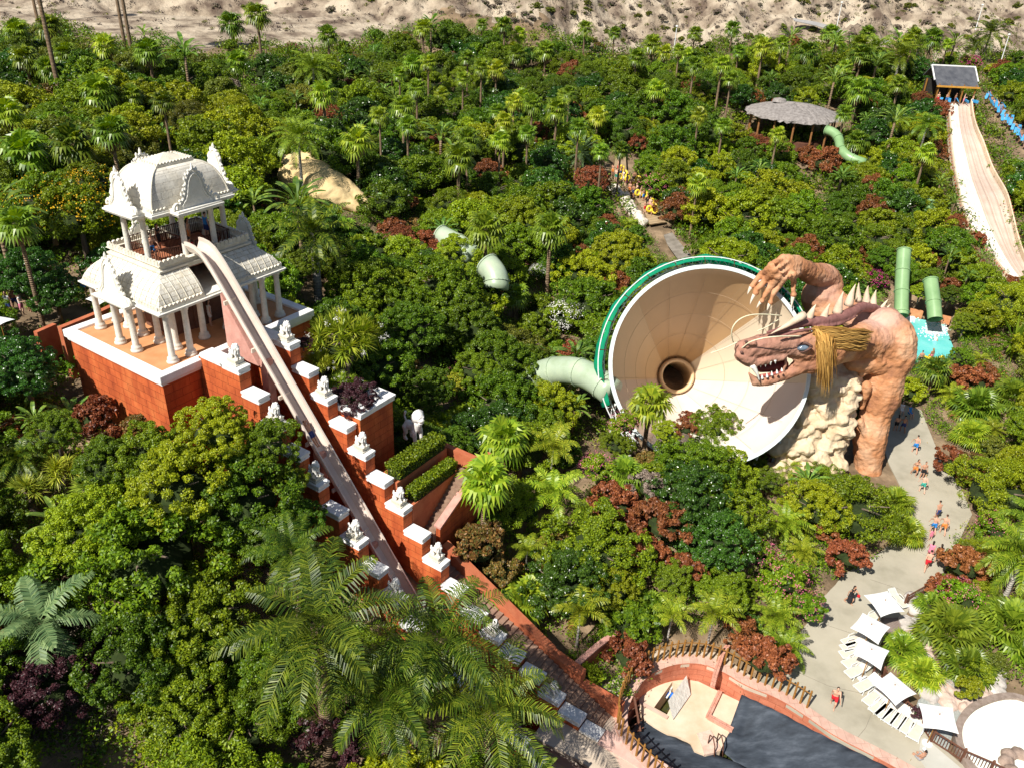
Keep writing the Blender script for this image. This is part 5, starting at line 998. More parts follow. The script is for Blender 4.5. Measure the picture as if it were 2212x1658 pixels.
# ------------------------------------------------------------------ round thatched pavilion
Yp = 143.; pc = at(1714, 243, Yp); pav = thing('round_pavilion', 'wide round pavilion with flat grey thatched roof standing in the forest', 'pavilion', (pc[0], pc[1], pc[2]-3)); rad = 101*((pc-CAM) @ _w)/FPX
th_ = mat('grey_thatch', (.16, .14, .13), (.36, .33, .31), (.26, .235, .22), scale=2.2, detail=12, rough=.95, bump=.08, stretch=(1, 1, .3))
b = MB(); n = 90; a = np.linspace(0, 2*math.pi, n, endpoint=False); rr_ = np.random.default_rng(1)
V = []; prof_ = [(1.0, 2.75), (.985, 3.02), (.8, 3.5), (.55, 3.95), (.3, 4.25), (.12, 4.42)]
for r_, z in prof_:
    for t_ in a: k = r_*rad*(1+(.02*math.sin(t_*23+2)+.015*rr_.standard_normal() if r_ > .9 else 0)); V.append((k*math.cos(t_), k*math.sin(t_), z+(.08*rr_.standard_normal() if r_ > .9 else .03*rr_.standard_normal())))
V.append((0, 0, 4.5)); b.add(V, [(k*n+i, k*n+(i+1) % n, (k+1)*n+(i+1) % n, (k+1)*n+i) for k in range(5) for i in range(n)]+[(5*n+i, 5*n+(i+1) % n, 6*n) for i in range(n)]+[tuple(range(n-1, -1, -1))]); obj('thatch_roof', b, th_, pav)
b = MB(); b.lathe([(1.2, 4.35), (1.0, 4.75), (.1, 4.95)], 12, (-2.2, 1.5, 0)); obj('roof_vent', b, th_, pav)
for t_ in np.linspace(0, 2*math.pi, 14, endpoint=False): b = MB(); b.tube([(rad*.88*math.cos(t_), rad*.88*math.sin(t_), -4), (rad*.88*math.cos(t_), rad*.88*math.sin(t_), 2.9)], .16, 8); obj('post', b, M['wood'], pav)
b = MB(); b.lathe([(rad*.8, -3), (rad*.8, -.6)], 40); obj('floor', b, M['darkwood'], pav)
# ------------------------------------------------------------------ stream side walkway, white wall, lamp posts, far road
def gsheet(name, P, dz, m, kind='structure', label=None, cat=None, sub=6):
    A_, B_ = P; n = max(len(A_), len(B_)); V = []
    for i in range(len(A_)):
        a = ground_at(*A_[i]); e = ground_at(*B_[i])
        for s in np.linspace(0, 1, sub): p = a*(1-s)+e*s; V.append((p[0], p[1], max(float(terr(p[0], p[1])), a[2]*(1-s)+e[2]*s)+dz))
    b = MB(); b.grid(V, len(A_), sub, flip=True); o_ = obj(name, b.mesh(name), m); s_ = o_.modifiers.new('t', 'SOLIDIFY'); s_.thickness = .15
    tag(o_, label, cat, kind=kind); return o_
gsheet('path', ([(1330, 335), (1325, 375), (1345, 405), (1372, 435), (1392, 470), (1402, 495)], [(1350, 335), (1352, 375), (1378, 395), (1405, 430), (1425, 465), (1438, 490)]), .35, mat('tan_steps', (.36, .25, .14), (.48, .36, .22), scale=.6, rough=.9, wave=('Y', .7, .6)))
gsheet('wooden_ramp', ([(1432, 520), (1440, 540), (1455, 560), (1470, 580)], [(1450, 515), (1470, 540), (1490, 560), (1505, 580)]), .5, mat('ramp_planks', (.27, .235, .19), (.43, .38, .32), scale=1, rough=.9, wave=('Y', .9, .3)), kind=None, label='weathered plank ramp curving down behind the green net of the funnel', cat='ramp')
b = MB(); rw = random.Random(8)
for t in np.linspace(0, 1, 26):
    x, y = np.interp(t, [0, .35, .7, 1], [1325, 1345, 1368, 1392]), np.interp(t, [0, .35, .7, 1], [412, 430, 462, 488]); p = ground_at(x+rw.uniform(-6, 6), y); b.ball(p+np.array([0, 0, .3]), (rw.uniform(.5, 1.), rw.uniform(.5, 1.), rw.uniform(.5, .9)), 7)
tag(obj('pale_rockwork', remesh(b, .14, 'pale_rockwork', 1, .4, noise=((.4, .8),)), mat('pale_rock', (.55, .48, .38), (.78, .72, .62), scale=1, rough=.9, bump=.05)), 'pale rockwork wall along the left side of the queue path', 'rock')
lp = None
for i, (xb, yb_, xt, yt, lb) in enumerate([(1805, 70, 1818, 10, 'white lamp post beside the far road, above the palms right of centre'), (2108, 62, 2122, 15, 'white lamp post rising behind the tall palms near the hut'), (2160, 140, 2180, 78, 'white lamp post nearest the right edge'), (1454, 122, 1461, 60, 'white lamp post on the slope in the upper middle'), (2098, 126, 2106, 92, 'short white lamp post in front of the tall dark palms')]):
    g_ = ground_at(xb, yb_); hgt = 5.5 if i < 4 else 3.5
    x0_, y0_ = proj(g_); x1_, y1_ = proj(g_+np.array([0, 0, 1.])); hgt = math.hypot(xt-xb, yt-yb_)/math.hypot(x1_-x0_, y1_-y0_)
    t = thing('lamp_post', lb, 'lamp post', g_, 0, 'white lamp posts at the desert edge'); b = MB(); b.lathe([(.13, -.5), (.11, .3), (.07, hgt)], 8); obj('pole', b, wm, t); b = MB(); b.lathe([(.1, hgt), (.28, hgt+.1), (.25, hgt+.3), (.05, hgt+.36)], 10); obj('lamp_head', b, wm, t)
gsheet('road', ([(1712, 44), (1760, 52), (1820, 68), (1880, 84), (1925, 96)], [(1716, 49), (1762, 60), (1815, 76), (1875, 94), (1920, 104)]), .35, mat('grey_road', (.26, .25, .245), (.36, .35, .34), scale=.5, rough=.9))
# ------------------------------------------------------------------ tower approach walls and shades
polywall('retaining_wall', 'red wall beside the shaded walkway behind the left corner of the temple base', [(76, 717), (115, 700)], 12, 16.6, .35, M['redwall'])
polywall('retaining_wall', 'long red wall leading from the walkway to the temple platform', [(128, 707), (205, 676), (250, 655)], 12, 17.0, .4, M['redwall'])
parasol([(185, 646), (212, 634), (240, 648), (212, 660)], 'pale blue shaded canopy beside the left columns of the temple', 18.6, 'canopies over the shaded walkway', 'canopy')
parasol([(-30, 690), (0, 684), (32, 690), (-5, 705)], 'white parasol cut off by the left edge of the photo', 18.4, 'canopies over the shaded walkway', 'canopy')
# ------------------------------------------------------------------ people
skins = [mat('skin_%d' % i, tuple(np.array(c)*.85), c, scale=6, rough=.6) for i, c in enumerate([(.62, .36, .25), (.52, .28, .18), (.40, .20, .12), (.68, .43, .32)])]
hairs = [mat('hair_%s' % n, c, c, rough=.7) for n, c in (('dark', (.02, .013, .01)), ('brown', (.07, .035, .018)), ('fair', (.33, .22, .10)))]
cloth = {n: mat('cloth_%s' % n, tuple(np.array(c)*.85), c, scale=8, rough=.85) for n, c in dict(red=(.60, .02, .03), blue=(.03, .22, .60), green=(.05, .38, .30), black=(.02, .02, .025), white=(.75, .75, .74), navy=(.03, .05, .18), pink=(.72, .22, .32), orange=(.75, .25, .06), yellow=(.80, .60, .05), grey=(.3, .3, .32)).items()}
def J(*a): return np.array(a, float)
POSES = {   # hip, chest, neck, head, then L/R (shoulder, elbow, wrist) and (hip, knee, ankle, toe); front is -y
 'walk': dict(lean=.04, la=[(.04, -.28, -.22), (.05, -.05, -.24)], ra=[(-.02, .16, -.24), (0, .02, -.25)], ll=[(.02, -.2, -.40), (.0, .08, -.42)], rl=[(0, .12, -.41), (0, .22, -.36)]),
 'stride': dict(lean=.06, la=[(.06, .2, -.22), (.02, .03, -.24)], ra=[(-.06, -.2, -.2), (.03, -.18, -.12)], ll=[(.02, .1, -.42), (0, .28, -.32)], rl=[(0, -.26, -.37), (0, -.02, -.44)]),
 'stand': dict(lean=0, la=[(.08, .02, -.28), (.02, -.06, -.25)], ra=[(-.08, .02, -.28), (-.02, -.06, -.25)], ll=[(.02, -.01, -.43), (.01, .02, -.43)], rl=[(-.03, .0, -.43), (-.02, .02, -.43)]),
 'hold': dict(lean=0, la=[(.08, -.08, -.25), (-.1, -.24, .05)], ra=[(-.08, -.06, -.26), (.08, -.25, .02)], ll=[(.03, -.02, -.43), (.02, .02, -.43)], rl=[(-.03, .04, -.43), (-.01, .03, -.43)]),
 'sit': dict(lean=-.05, la=[(.06, -.1, -.25), (-.02, -.22, -.08)], ra=[(-.06, -.1, -.25), (.02, -.22, -.08)], ll=[(.05, -.42, -.02), (.0, -.05, -.42)], rl=[(-.05, -.42, .0), (0, -.03, -.42)]),
 'lie': dict(lean=0, la=[(-.05, -.1, .2), (-.1, -.1, .1)], ra=[(.05, -.1, .2), (.1, -.1, .1)], ll=[(.0, -.03, -.44), (-.03, .0, -.44)], rl=[(0, -.03, -.44), (.03, 0, -.44)])}
def person_meshes(kind, female=False):
    p = POSES[kind]; b = MB(); s_ = MB(); t_ = MB(); h_ = MB(); base = .93 if kind != 'sit' else .5; k = p['lean']
    C_ = lambda a, r: (np.array(a, float), r)
    hip = J(0, 0, base); ch = J(0, -k*1.2, base+.36); nk = J(0, -k*2, base+.58); hd = J(0, -k*2.4-.02, base+.72)
    for x in (-.08, 0, .08): chain(b, [C_(hip+(x*.9, 0, .0), .105), C_(hip+(x*.75, -k*.5, .18), .09), C_(ch+(x*1.05, 0, 0), .108)], 8)
    chain(b, [C_(ch+(-.15, 0, .10), .065), C_(ch+(.15, 0, .10), .065)], 8); chain(b, [C_(ch, .09), C_(nk, .055), C_(hd, .06)], 8)
    b.ball(hd+(0, 0, .03), (.078, .095, .115), 12); b.ball(hd+(0, -.095, .01), (.016, .022, .02), 6); b.ball(hd+(0, -.08, -.05), (.04, .03, .025), 6)
    for s in (-1, 1): b.ball(hd+(s*.08, .01, .01), (.015, .02, .03), 6)
    if female:
        for s in (-1, 1): b.ball(ch+(s*.075, -.09, 0), .065, 8)
    for s, A_, L_ in ((1, p['la'], p['ll']), (-1, p['ra'], p['rl'])):
        sh = ch+(s*.19, 0, .10); el = sh+J(*A_[0]); wr = el+J(*A_[1]); chain(b, [C_(sh, .058), C_(el, .042), C_(wr, .03)], 8)
        d = (wr-el)/np.linalg.norm(wr-el); b.ball(wr+d*.06, (.034, .034, .05), 6)
        for q in (-.024, -.008, .008, .024): chain(b, [C_(wr+d*.09+(q, 0, 0), .013), C_(wr+d*.15+(q*1.3, -.012, 0), .011)], 6)
        chain(b, [C_(wr+d*.03+(-s*.03, 0, 0), .014), C_(wr+d*.09+(-s*.05, -.02, 0), .011)], 6)
        h0 = hip+(s*.09, 0, -.03); kn = h0+J(*L_[0]); an = kn+J(*L_[1]); chain(b, [C_(h0, .1), C_(kn, .062), C_(kn*.6+an*.4+(0, .02, 0), .062), C_(an, .04)], 8)
        chain(b, [C_(an+(0, .02, -.03), .04), C_(an+(0, -.16, -.05), .032)], 8)
        m_ = h0*.45+kn*.55; chain(s_, [C_(h0, .122), C_(m_, .10)], 9)
    chain(s_, [C_(hip+(-.07, 0, .03), .118), C_(hip+(.07, 0, .03), .118)], 9)
    for x in (-.08, 0, .08): chain(t_, [C_(hip+(x*.9, 0, .08), .118), C_(ch+(x*1.1, 0, .04), .122)], 9)
    chain(t_, [C_(ch+(-.17, 0, .10), .08), C_(ch+(.17, 0, .10), .08)], 8)
    h_.ball(hd+(0, .02, .06), (.088, .10, .095), 10)
    if female: chain(h_, [C_(hd+(0, .06, .04), .085), C_(hd+(0, .09, -.12), .07), C_(hd+(0, .09, -.25), .04)], 8)
    r = [remesh(b, .022, 'body_'+kind, 1, .4), remesh(s_, .035, 'shorts', 1), remesh(t_, .035, 'top', 1), remesh(h_, .03, 'hair', 1)]
    for m_ in r: m_.materials.append(None)
    return r
PM = {(k, f): person_meshes(k, f) for k in POSES for f in (False, True) if not (k == 'lie' and f)}
def part(name, me, m, par):
    o = obj(name, me, None, par); o.material_slots[0].link = 'OBJECT'; o.material_slots[0].material = m; return o
def person(loc, rz, label, pose='walk', female=False, skin=0, hair=0, bottom='red', top=None, scale=1., group=None, tilt=None):
    t = thing('person', label, 'person', loc, rz, group); B_, S_, T_, H_ = PM[(pose, female)]; t.scale = (scale,)*3
    if tilt: t.rotation_euler = tilt
    part('body', B_, skins[skin], t)
    if bottom: part('shorts', S_, cloth[bottom], t)
    if top: part('shirt', T_, cloth[top], t)
    part('hair', H_, hairs[hair], t); return t
def face(px, py, qx, qy): a = gz(px, py); e = gz(qx, qy); d = e-a; return math.atan2(d[0], -d[1])
def P0(px, py, z=.02): return gz(px, py, z)
person(P0(1797, 1526), R(-20), 'man in dark red swim shorts walking alone across the pavement toward the viewer', 'walk', skin=0, bottom='red', scale=1.06)
d_ = person(P0(1833, 1303), R(30), 'person in a long black dress carrying a red bag near the pink flowering shrubs', 'walk', True, 1, 0, 'black', 'black', 1.0)
b = MB(); b.lathe([(.20, .25), (.19, .6), (.13, .95)], 12); part('dress', b.mesh('dress'), cloth['black'], d_).data.materials.append(None) if 0 else None
dm_ = b.mesh('dress'); dm_.materials.append(None); part('dress', dm_, cloth['black'], d_)
b = MB(); b.ball((.3, -.25, 1.0), (.12, .1, .13), 10); tag(obj('handbag', b, cloth['red'], None, tuple(np.array(P0(1836, 1303)))), 'small red bag carried by the person in black', 'bag')
person(P0(1999, 1231), R(160), 'man in bright red shorts striding up the path beside the dark red shrub', 'stride', skin=0, bottom='red', scale=1.05)
person(P0(2004, 1208), R(150), 'dark haired woman in pink ahead of the man in bright red shorts', 'walk', True, 1, 0, 'pink', 'pink')
person(P0(2022, 1213), R(170), 'woman in black swimwear at the shrub edge beside the man in bright red shorts', 'stand', True, 0, 0, 'black', 'black')
person(P0(2013, 1150), R(180), 'man in blue patterned shorts walking left of the man in orange shorts', 'walk', skin=0, hair=1, bottom='blue')
person(P0(2034, 1152), R(175), 'man in orange shorts seen from behind on the path', 'walk', skin=0, hair=1, bottom='orange', scale=1.05)
person(P0(2008, 1166), R(180), 'small child in pink behind the man in blue patterned shorts', 'stand', True, 3, 1, 'pink', 'pink', .65)
person(P0(2021, 1122), R(190), 'man in navy shorts walking uphill just above the pair in blue and orange', 'stride', skin=1, bottom='navy', scale=1.05)
person(P0(1990, 1062), R(185), 'man in teal shorts walking up the path alone, between the bushes', 'walk', skin=3, hair=2, bottom='green')
person(P0(1973, 1026), R(10), 'woman with dark hair on the left of a couple on the path', 'walk', True, 1, 0, 'orange', None)
person(P0(1990, 1032), R(0), 'man in black shorts on the right of a couple on the path', 'stand', skin=1, bottom='black')
person(P0(1974, 977), R(180), 'man in bright blue shorts walking toward the dragon leg', 'walk', skin=0, bottom='blue', scale=1.05)
person(P0(1933, 929), R(180), 'woman in black, left of a pair beside the dragon leg', 'stand', True, 1, 0, 'black', None)
person(P0(1948, 932), R(190), 'man in navy shorts, right of a pair beside the dragon leg', 'walk', skin=2, bottom='navy')
person(P0(1962, 899, .0), R(20), 'person in blue sitting at the path edge right of the dragon leg', 'sit', skin=0, bottom='blue', top='blue')
person(P0(1945, 893, .0), R(-10), 'person in white sitting left of the one in blue', 'sit', True, 3, 1, 'white', 'white')
person(gz(2015, 752, -.75), R(120), 'person in a white shirt standing in the turquoise pool', 'stand', skin=0, top='white', bottom='white')
person(gz(2028, 716, -.85), R(60), 'swimmer in the splash of the turquoise pool', 'hold', skin=1, bottom='red')
for i, (x, y, c, lb) in enumerate([(1968, 790, 'red', 'bather in red at the near edge of the turquoise pool'), (1985, 788, 'black', 'bather in black at the near edge of the turquoise pool'), (2008, 783, 'pink', 'bather in pink among the yellow rings at the pool edge')]):
    person(P0(x, y, .2), R(160+20*i), lb, 'stand', i == 2, i % 3, i % 3, c, None)
ringm = mat('yellow_vinyl', (.72, .50, .02), (.85, .66, .06), rough=.35, spec=.5)
tb = MB(); a_ = np.linspace(0, 2*math.pi, 21)
tb.tube([(.36*math.cos(a), .36*math.sin(a), 0) for a in a_], .16, 8, cap=False); TM = tb.mesh('ring', smooth=True); TM.materials.append(ringm)
def ring(loc, rot, label): o = obj('swim_ring', TM, None, None, loc, rot); return tag(o, label, 'swim ring', 'yellow swim rings')
for i, (x, y, lb) in enumerate([(1998, 778, 'yellow ring leftmost at the near edge of the turquoise pool'), (2010, 775, 'yellow ring second at the near edge of the turquoise pool'), (2018, 782, 'yellow ring nearest the viewer by the pool edge'), (2032, 776, 'yellow ring rightmost at the pool edge by the palm')]): ring(gz(x, y, .6), (R(60), R(20*i), i), lb)
person(P0(1984, 1648, -.35), R(200), 'person in a white cap sitting at the bottom edge beside the brick wall', 'sit', skin=1, bottom='grey')
o_ = obj('sun_hat', MB().ball((0, 0, 0), (.12, .13, .11), 10), cloth['white'], None, tuple(np.array(P0(1984, 1648, -.35))+np.array([-.01, .02, 1.3]))); tag(o_, 'white cap worn by the person sitting at the bottom edge', 'cap')
# slide rider
y0_, z0_ = -5.9, 14.92; a = TL(SX, y0_, z0_)
person(TL(SX, -7.3, 13.45), 0, 'rider in patterned swimwear lying back on the steep pink slide', 'lie', skin=1, hair=0, bottom='navy', tilt=None)
rd_ = bpy.context.scene.objects[-1] if 0 else [o for o in col.objects if o.get('label', '').startswith('rider')][0]
dx = _b; dfor = _o*0.62+np.array([0, 0, -.784]); up_ = np.array(_o)*-.784*-1*1.0+np.array([0, 0, .62]); 
# body axis (local z, feet to head) points up the slide, local -y (front) points away from the bed
zax = -(dfor/np.linalg.norm(dfor)); front = np.cross(_b, dfor); front = front/np.linalg.norm(front); front = front if front[2] > 0 else -front; yax = -front; xax = np.cross(yax, zax)
rd_.rotation_euler = Matrix((xax, yax, zax)).transposed().to_euler(); rd_.location = [float(v) for v in (TL(SX, -7.0, 22.33-7.0*1.262)-front*.12)]
# terrace
for i, (x, y, pz, f_, sk, bt, tp, lb) in enumerate([(3.5, 4.6, 'walk', False, 0, 'blue', None, 'shirtless man in blue shorts on the temple terrace behind the railing'), (4.7, 5.6, 'stand', True, 2, 'black', 'black', 'dark figure in the shade of the temple terrace'), (6.6, 5.2, 'stand', True, 1, 'orange', None, 'tanned woman waiting behind the terrace railing of the temple'), (8.0, 5.3, 'stand', False, 0, 'navy', 'blue', 'person in a light blue shirt at the right side of the temple terrace'), (5.3, 3.3, 'sit', False, 1, 'red', 'red', 'slide attendant in red crouching at the top of the pink slide')]):
    person(TL(x, y, 22.86), TROT+R(30*i), lb, pz, f_, sk, 0, bt, tp)
for i, (x, y) in enumerate(((4.0, 5.4), (6.1, 3.6))): person(TL(x, y, HP), TROT+1.2*i, ('person in red among the lower temple columns, left', 'person in white between the inner temple columns')[i], 'stand', i == 1, 0, 0, ('red', 'white')[i], ('red', 'white')[i])
# walkway left of the temple
pl0 = []
for i, (x, y, f_, sk, bt, tp, lb) in enumerate([(33, 716, False, 0, 'navy', 'white', 'man in a white shirt at the left end of the shaded walkway'), (47, 708, False, 2, 'navy', None, 'bare backed man standing in the shaded walkway'), (61, 719, True, 3, 'pink', 'white', 'person in pale pink next to the palm trunk on the walkway'), (76, 712, True, 1, 'pink', None, 'woman in orange light next to the palm trunk on the walkway'), (104, 705, False, 1, 'grey', None, 'tanned man right of the palm trunk at the red wall'),
    (137, 700, False, 0, 'blue', 'red', 'person in a red shirt and blue shorts on the shaded walkway'), (157, 688, True, 3, 'grey', 'white', 'person in white leaning forward on the shaded walkway'), (171, 678, False, 1, 'black', 'grey', 'man in grey under the trees on the shaded walkway'), (193, 680, False, 0, 'blue', None, 'shirtless man next to the temple columns on the walkway')]):
    p = ground_at(x, y); person((p[0], p[1], max(p[2], 15.6)), R(50*i), lb, ('stand', 'walk', 'hold')[i % 3], f_, sk, i % 3, bt, tp)
# queue with yellow rings on the stepped path
qp = [(1333, 380), (1322, 388), (1340, 392), (1329, 398), (1345, 402), (1354, 404), (1368, 404), (1352, 412), (1361, 416), (1358, 430), (1366, 434), (1374, 432), (1382, 436), (1388, 442), (1397, 452), (1402, 462), (1391, 470), (1403, 473)]
ordn = ['first', 'second', 'third', 'fourth', 'fifth', 'sixth', 'seventh', 'eighth', 'ninth', 'tenth', 'eleventh', 'twelfth', 'thirteenth', 'fourteenth', 'fifteenth', 'sixteenth', 'seventeenth', 'eighteenth', 'nineteenth', 'twentieth', 'twenty-first', 'twenty-second']
cl_ = ['red', 'blue', 'navy', 'pink', 'white', 'orange', 'black', 'green']; rq = random.Random(4)
for i, (x, y) in enumerate(qp):
    p = ground_at(x, y); c = cl_[(i*5) % 8]; f_ = i % 3 == 1; p[2] += .4
    person(p, R(rq.uniform(0, 360)), 'bather in %s, %s from the top of the yellow ring queue' % (c, ordn[i]), ('stand', 'hold', 'walk')[i % 3], f_, i % 4, i % 3, c, 'white' if i == 4 else None, 1.1, 'people queueing on the stepped path')
    if i % 2 == 0 or i in (3, 15, 17): ring(p+np.array([.55, -.3, .8]), (R(80), 0, R(rq.uniform(-50, 50))), 'yellow ring held in the queue beside the %s bather from the top' % ordn[i])
# queue with blue mats beside the striped slide
matm = mat('blue_foam', (.03, .22, .48), (.06, .34, .62), scale=1, rough=.6)
fm = MB(); fm.box((-.24, -.04, -.5), (.24, .04, .5)); fm.tube([(-.24, 0, .52), (.24, 0, .52)], .08, 8); FM = fm.mesh('mat'); FM.materials.append(matm)
mq = [(2128, 226), (2134, 222), (2137, 236), (2142, 240), (2149, 244), (2153, 256), (2157, 252), (2163, 262), (2170, 272), (2174, 280), (2179, 284), (2184, 292), (2190, 300), (2195, 305), (2200, 312), (2206, 318), (2211, 324), (2162, 272)]
def on_h(x, y, zz_): return gz(x, y, zz_)
for i, (x, y) in enumerate(mq):
    p = ground_at(x, y); p[2] += .3; c = cl_[(i*3+1) % 8]
    person(p, R(rq.uniform(120, 240)), 'bather in %s, %s from the top of the blue mat queue' % (c, ordn[i]), ('stand', 'walk', 'hold')[i % 3], i % 2 == 1, i % 4, i % 3, c, None, 1.1, 'people queueing with blue mats')
    tag(obj('foam_mat', FM, None, None, p+np.array([-.35, -.35, 1.1]), (R(-35), 0, R(rq.uniform(-50, 50)))), 'blue foam mat carried by the %s bather from the top of the mat queue' % ordn[i], 'foam mat', 'blue foam mats')
    if i % 3 == 0: tag(obj('foam_mat', FM, None, None, p+np.array([.4, .1, 1.5]), (R(-50), 0, R(rq.uniform(-70, 70)))), 'blue foam mat held high behind the %s bather from the top of the mat queue' % ordn[i], 'foam mat', 'blue foam mats')
for i in range(5):
    p = hb+np.array([-3.2+i*1.5, -.3, .0]); person(p, R(20*i), 'rider with a blue mat, %s from the left in front of the start hut' % ordn[i], ('stand', 'hold')[i % 2], i % 2 == 0, i % 4, 0, cl_[i], None, 1.05, 'riders waiting at the start hut')
    tag(obj('foam_mat', FM, None, None, p+np.array([.3, -.5, .7]), (R(-60), R(20*i), R(30*i-40))), 'blue foam mat at the slide start, %s from the left' % ordn[i], 'foam mat', 'blue foam mats')
import time; _t0 = time.time()
# ------------------------------------------------------------------ foliage kit
def fmesh_np(name, V, quads, mi=None, tris=None):
    me = bpy.data.meshes.new(name); V = np.asarray(V, np.float32); Q = np.asarray(quads, np.int32).reshape(-1, 4)
    me.vertices.add(len(V)); me.vertices.foreach_set('co', V.ravel()); me.loops.add(Q.size); me.loops.foreach_set('vertex_index', Q.ravel())
    me.polygons.add(len(Q)); me.polygons.foreach_set('loop_start', np.arange(0, Q.size, 4, dtype=np.int32)); 
    try: me.polygons.foreach_set('loop_total', np.full(len(Q), 4, np.int32))
    except Exception: pass
    if mi is not None: me.polygons.foreach_set('material_index', np.asarray(mi, np.int32))
    me.update(calc_edges=True); me.validate(); return me
def unit(a): return a/(np.linalg.norm(a, axis=-1, keepdims=True)+1e-9)
def leafquads(c, d, n, L, W):                 # rhombic leaves: centre, long axis, normal
    d = unit(d); s = unit(np.cross(d, n)); L = np.broadcast_to(L, len(c))[:, None]; W = np.broadcast_to(W, len(c))[:, None]; nn_ = unit(np.cross(s, d))
    V = np.stack([c-d*L*.5, c+s*W*.5-d*L*.05+nn_*W*.12, c+d*L*.5-nn_*L*.06, c-s*W*.5-d*L*.05+nn_*W*.12], 1); return V.reshape(-1, 3)
def crown(seed, R_=3.4, flat=.72, ncl=95, nl=85, clr=.62, L=.24, W=.13, lobes=6, core=True, droop=.2):
    g = np.random.default_rng(seed); th = g.random(ncl)*2*math.pi; ph = np.arccos(1-g.random(ncl)*1.42); k_ = max(6, ncl//10); ph[:k_] = g.random(k_)*.55          # mostly the upper dome
    dirs = np.stack([np.sin(ph)*np.cos(th), np.sin(ph)*np.sin(th), np.cos(ph)], 1)
    lob = unit(g.normal(size=(lobes, 3))*np.array([1, 1, .5])+np.array([0, 0, .35])); bump = np.max(np.clip(dirs @ lob.T, 0, 1)**5, axis=1)
    rad = R_*(.55+.32*bump+.24*g.random(ncl)); C = dirs*rad[:, None]*np.array([1, 1, flat])
    C = np.concatenate([C, C[:ncl//3]*.62]); D = np.concatenate([dirs, dirs[:ncl//3]]); nc = len(C)
    idx = np.repeat(np.arange(nc), nl); v = unit(g.normal(size=(nc*nl, 3))+D[idx]*.8+np.array([0, 0, .25])); rr = clr*(.55+.5*g.random(nc)[idx])*(.72+.33*g.random(nc*nl))*R_/3.4
    P = C[idx]+v*rr[:, None]*np.array([1, 1, .8]); dl = unit(g.normal(size=P.shape)*.8+v*.7-np.array([0, 0, droop])); nr = unit(v+np.array([0, 0, .5])+g.normal(size=P.shape)*.45)
    sz = (.7+.6*g.random(len(P))); return leafquads(P, dl, nr, L*sz, W*sz)
def core_np(R_, flat, seed):
    b = MB(); g = random.Random(seed)
    b.ball((0, 0, R_*.02), (R_*.66, R_*.66, R_*.55*flat/.72), 12); V = np.concatenate(b.v); return V, b.f
leafmats = {}
def lmat(name, c1, c2, c3=None, **k): leafmats[name] = mat('leaf_'+name, c1, c2, c3, island=True, rough=k.get('rough', .45), spec=k.get('spec', .35), transl=k.get('tr', .22), hsvobj=k.get('v', .22), hue=k.get('hue', (.48, .515))); return leafmats[name]
lmat('deep', (.032, .078, .004), (.165, .255, .010), (.085, .16, .006)); lmat('mid', (.060, .115, .004), (.24, .33, .010), (.125, .21, .007)); lmat('lime', (.125, .185, .005), (.38, .44, .014), (.23, .30, .008))
lmat('olive', (.06, .085, .008), (.24, .25, .030), (.13, .155, .014)); lmat('gloss', (.018, .055, .007), (.09, .20, .02), (.04, .11, .01), rough=.3, spec=.6); lmat('red', (.11, .030, .012), (.36, .12, .045), (.23, .065, .025), hue=(.497, .515), tr=.1); lmat('rust', (.16, .06, .02), (.40, .20, .06), (.10, .11, .02), hue=(.495, .52))
lmat('purple', (.022, .006, .010), (.085, .028, .035), (.045, .014, .018), tr=.1, hue=(.495, .51)); lmat('yellow', (.24, .24, .015), (.50, .42, .03), (.14, .20, .012)); lmat('palm', (.07, .14, .010), (.26, .36, .03), (.15, .24, .016), v=.25, rough=.38, spec=.5, tr=.3); lmat('palmlime', (.13, .22, .012), (.42, .48, .035), (.24, .33, .02), rough=.4, spec=.4, tr=.32)
lmat('palmdark', (.022, .06, .005), (.22, .28, .022), (.075, .13, .010), rough=.42, spec=.32); lmat('palmblue', (.09, .16, .06), (.26, .34, .13), (.17, .25, .095), rough=.5); lmat('dead', (.22, .13, .05), (.46, .32, .15), (.32, .21, .09), v=.1, tr=.1); lmat('straw', (.14, .11, .085), (.32, .26, .20), (.22, .18, .13), v=.1, tr=.05); lmat('banana', (.07, .15, .03), (.26, .38, .06), (.14, .25, .04), rough=.4, spec=.4, tr=.35)
lmat('yucca', (.13, .21, .02), (.48, .52, .07), (.28, .37, .035), rough=.4)
flm = {n: mat('petal_'+n, tuple(np.array(c)*.75), c, island=True, rough=.6, transl=.2) for n, c in dict(white=(.85, .83, .78), pink=(.78, .20, .32), magenta=(.62, .03, .25), yellow=(.85, .50, .02), orange=(.85, .16, .02), red=(.6, .05, .03)).items()}
bark = mat('bark', (.10, .07, .05), (.22, .17, .13), scale=4, rough=.95, bump=.03, stretch=(1, 1, .3)); pbark = mat('palm_trunk', (.19, .12, .07), (.36, .26, .17), (.27, .185, .115), scale=3, rough=.95, bump=.04, wave=('Z', 2.2, .6)); pbark2 = mat('pale_palm_trunk', (.34, .31, .27), (.52, .48, .43), scale=2, rough=.9, bump=.02, wave=('Z', 1.2, .75))
corem = mat('core_shade', (.016, .03, .006), (.035, .05, .012), scale=5, rough=1.)  # opaque dark mass inside crowns, their inner shade put in as colour
def quadify(f): return [(*q, q[-1]) if len(q) == 3 else tuple(q) for q in f]
def crown_mesh(name, seed, **k):
    R_ = k.get('R_', 3.4); V = crown(seed, **k); nq = len(V)//4; CV, CF = core_np(R_, k.get('flat', .72), seed)
    me = MB(); Q = np.arange(nq*4).reshape(-1, 4)
    return fmesh_np(name, V, Q)
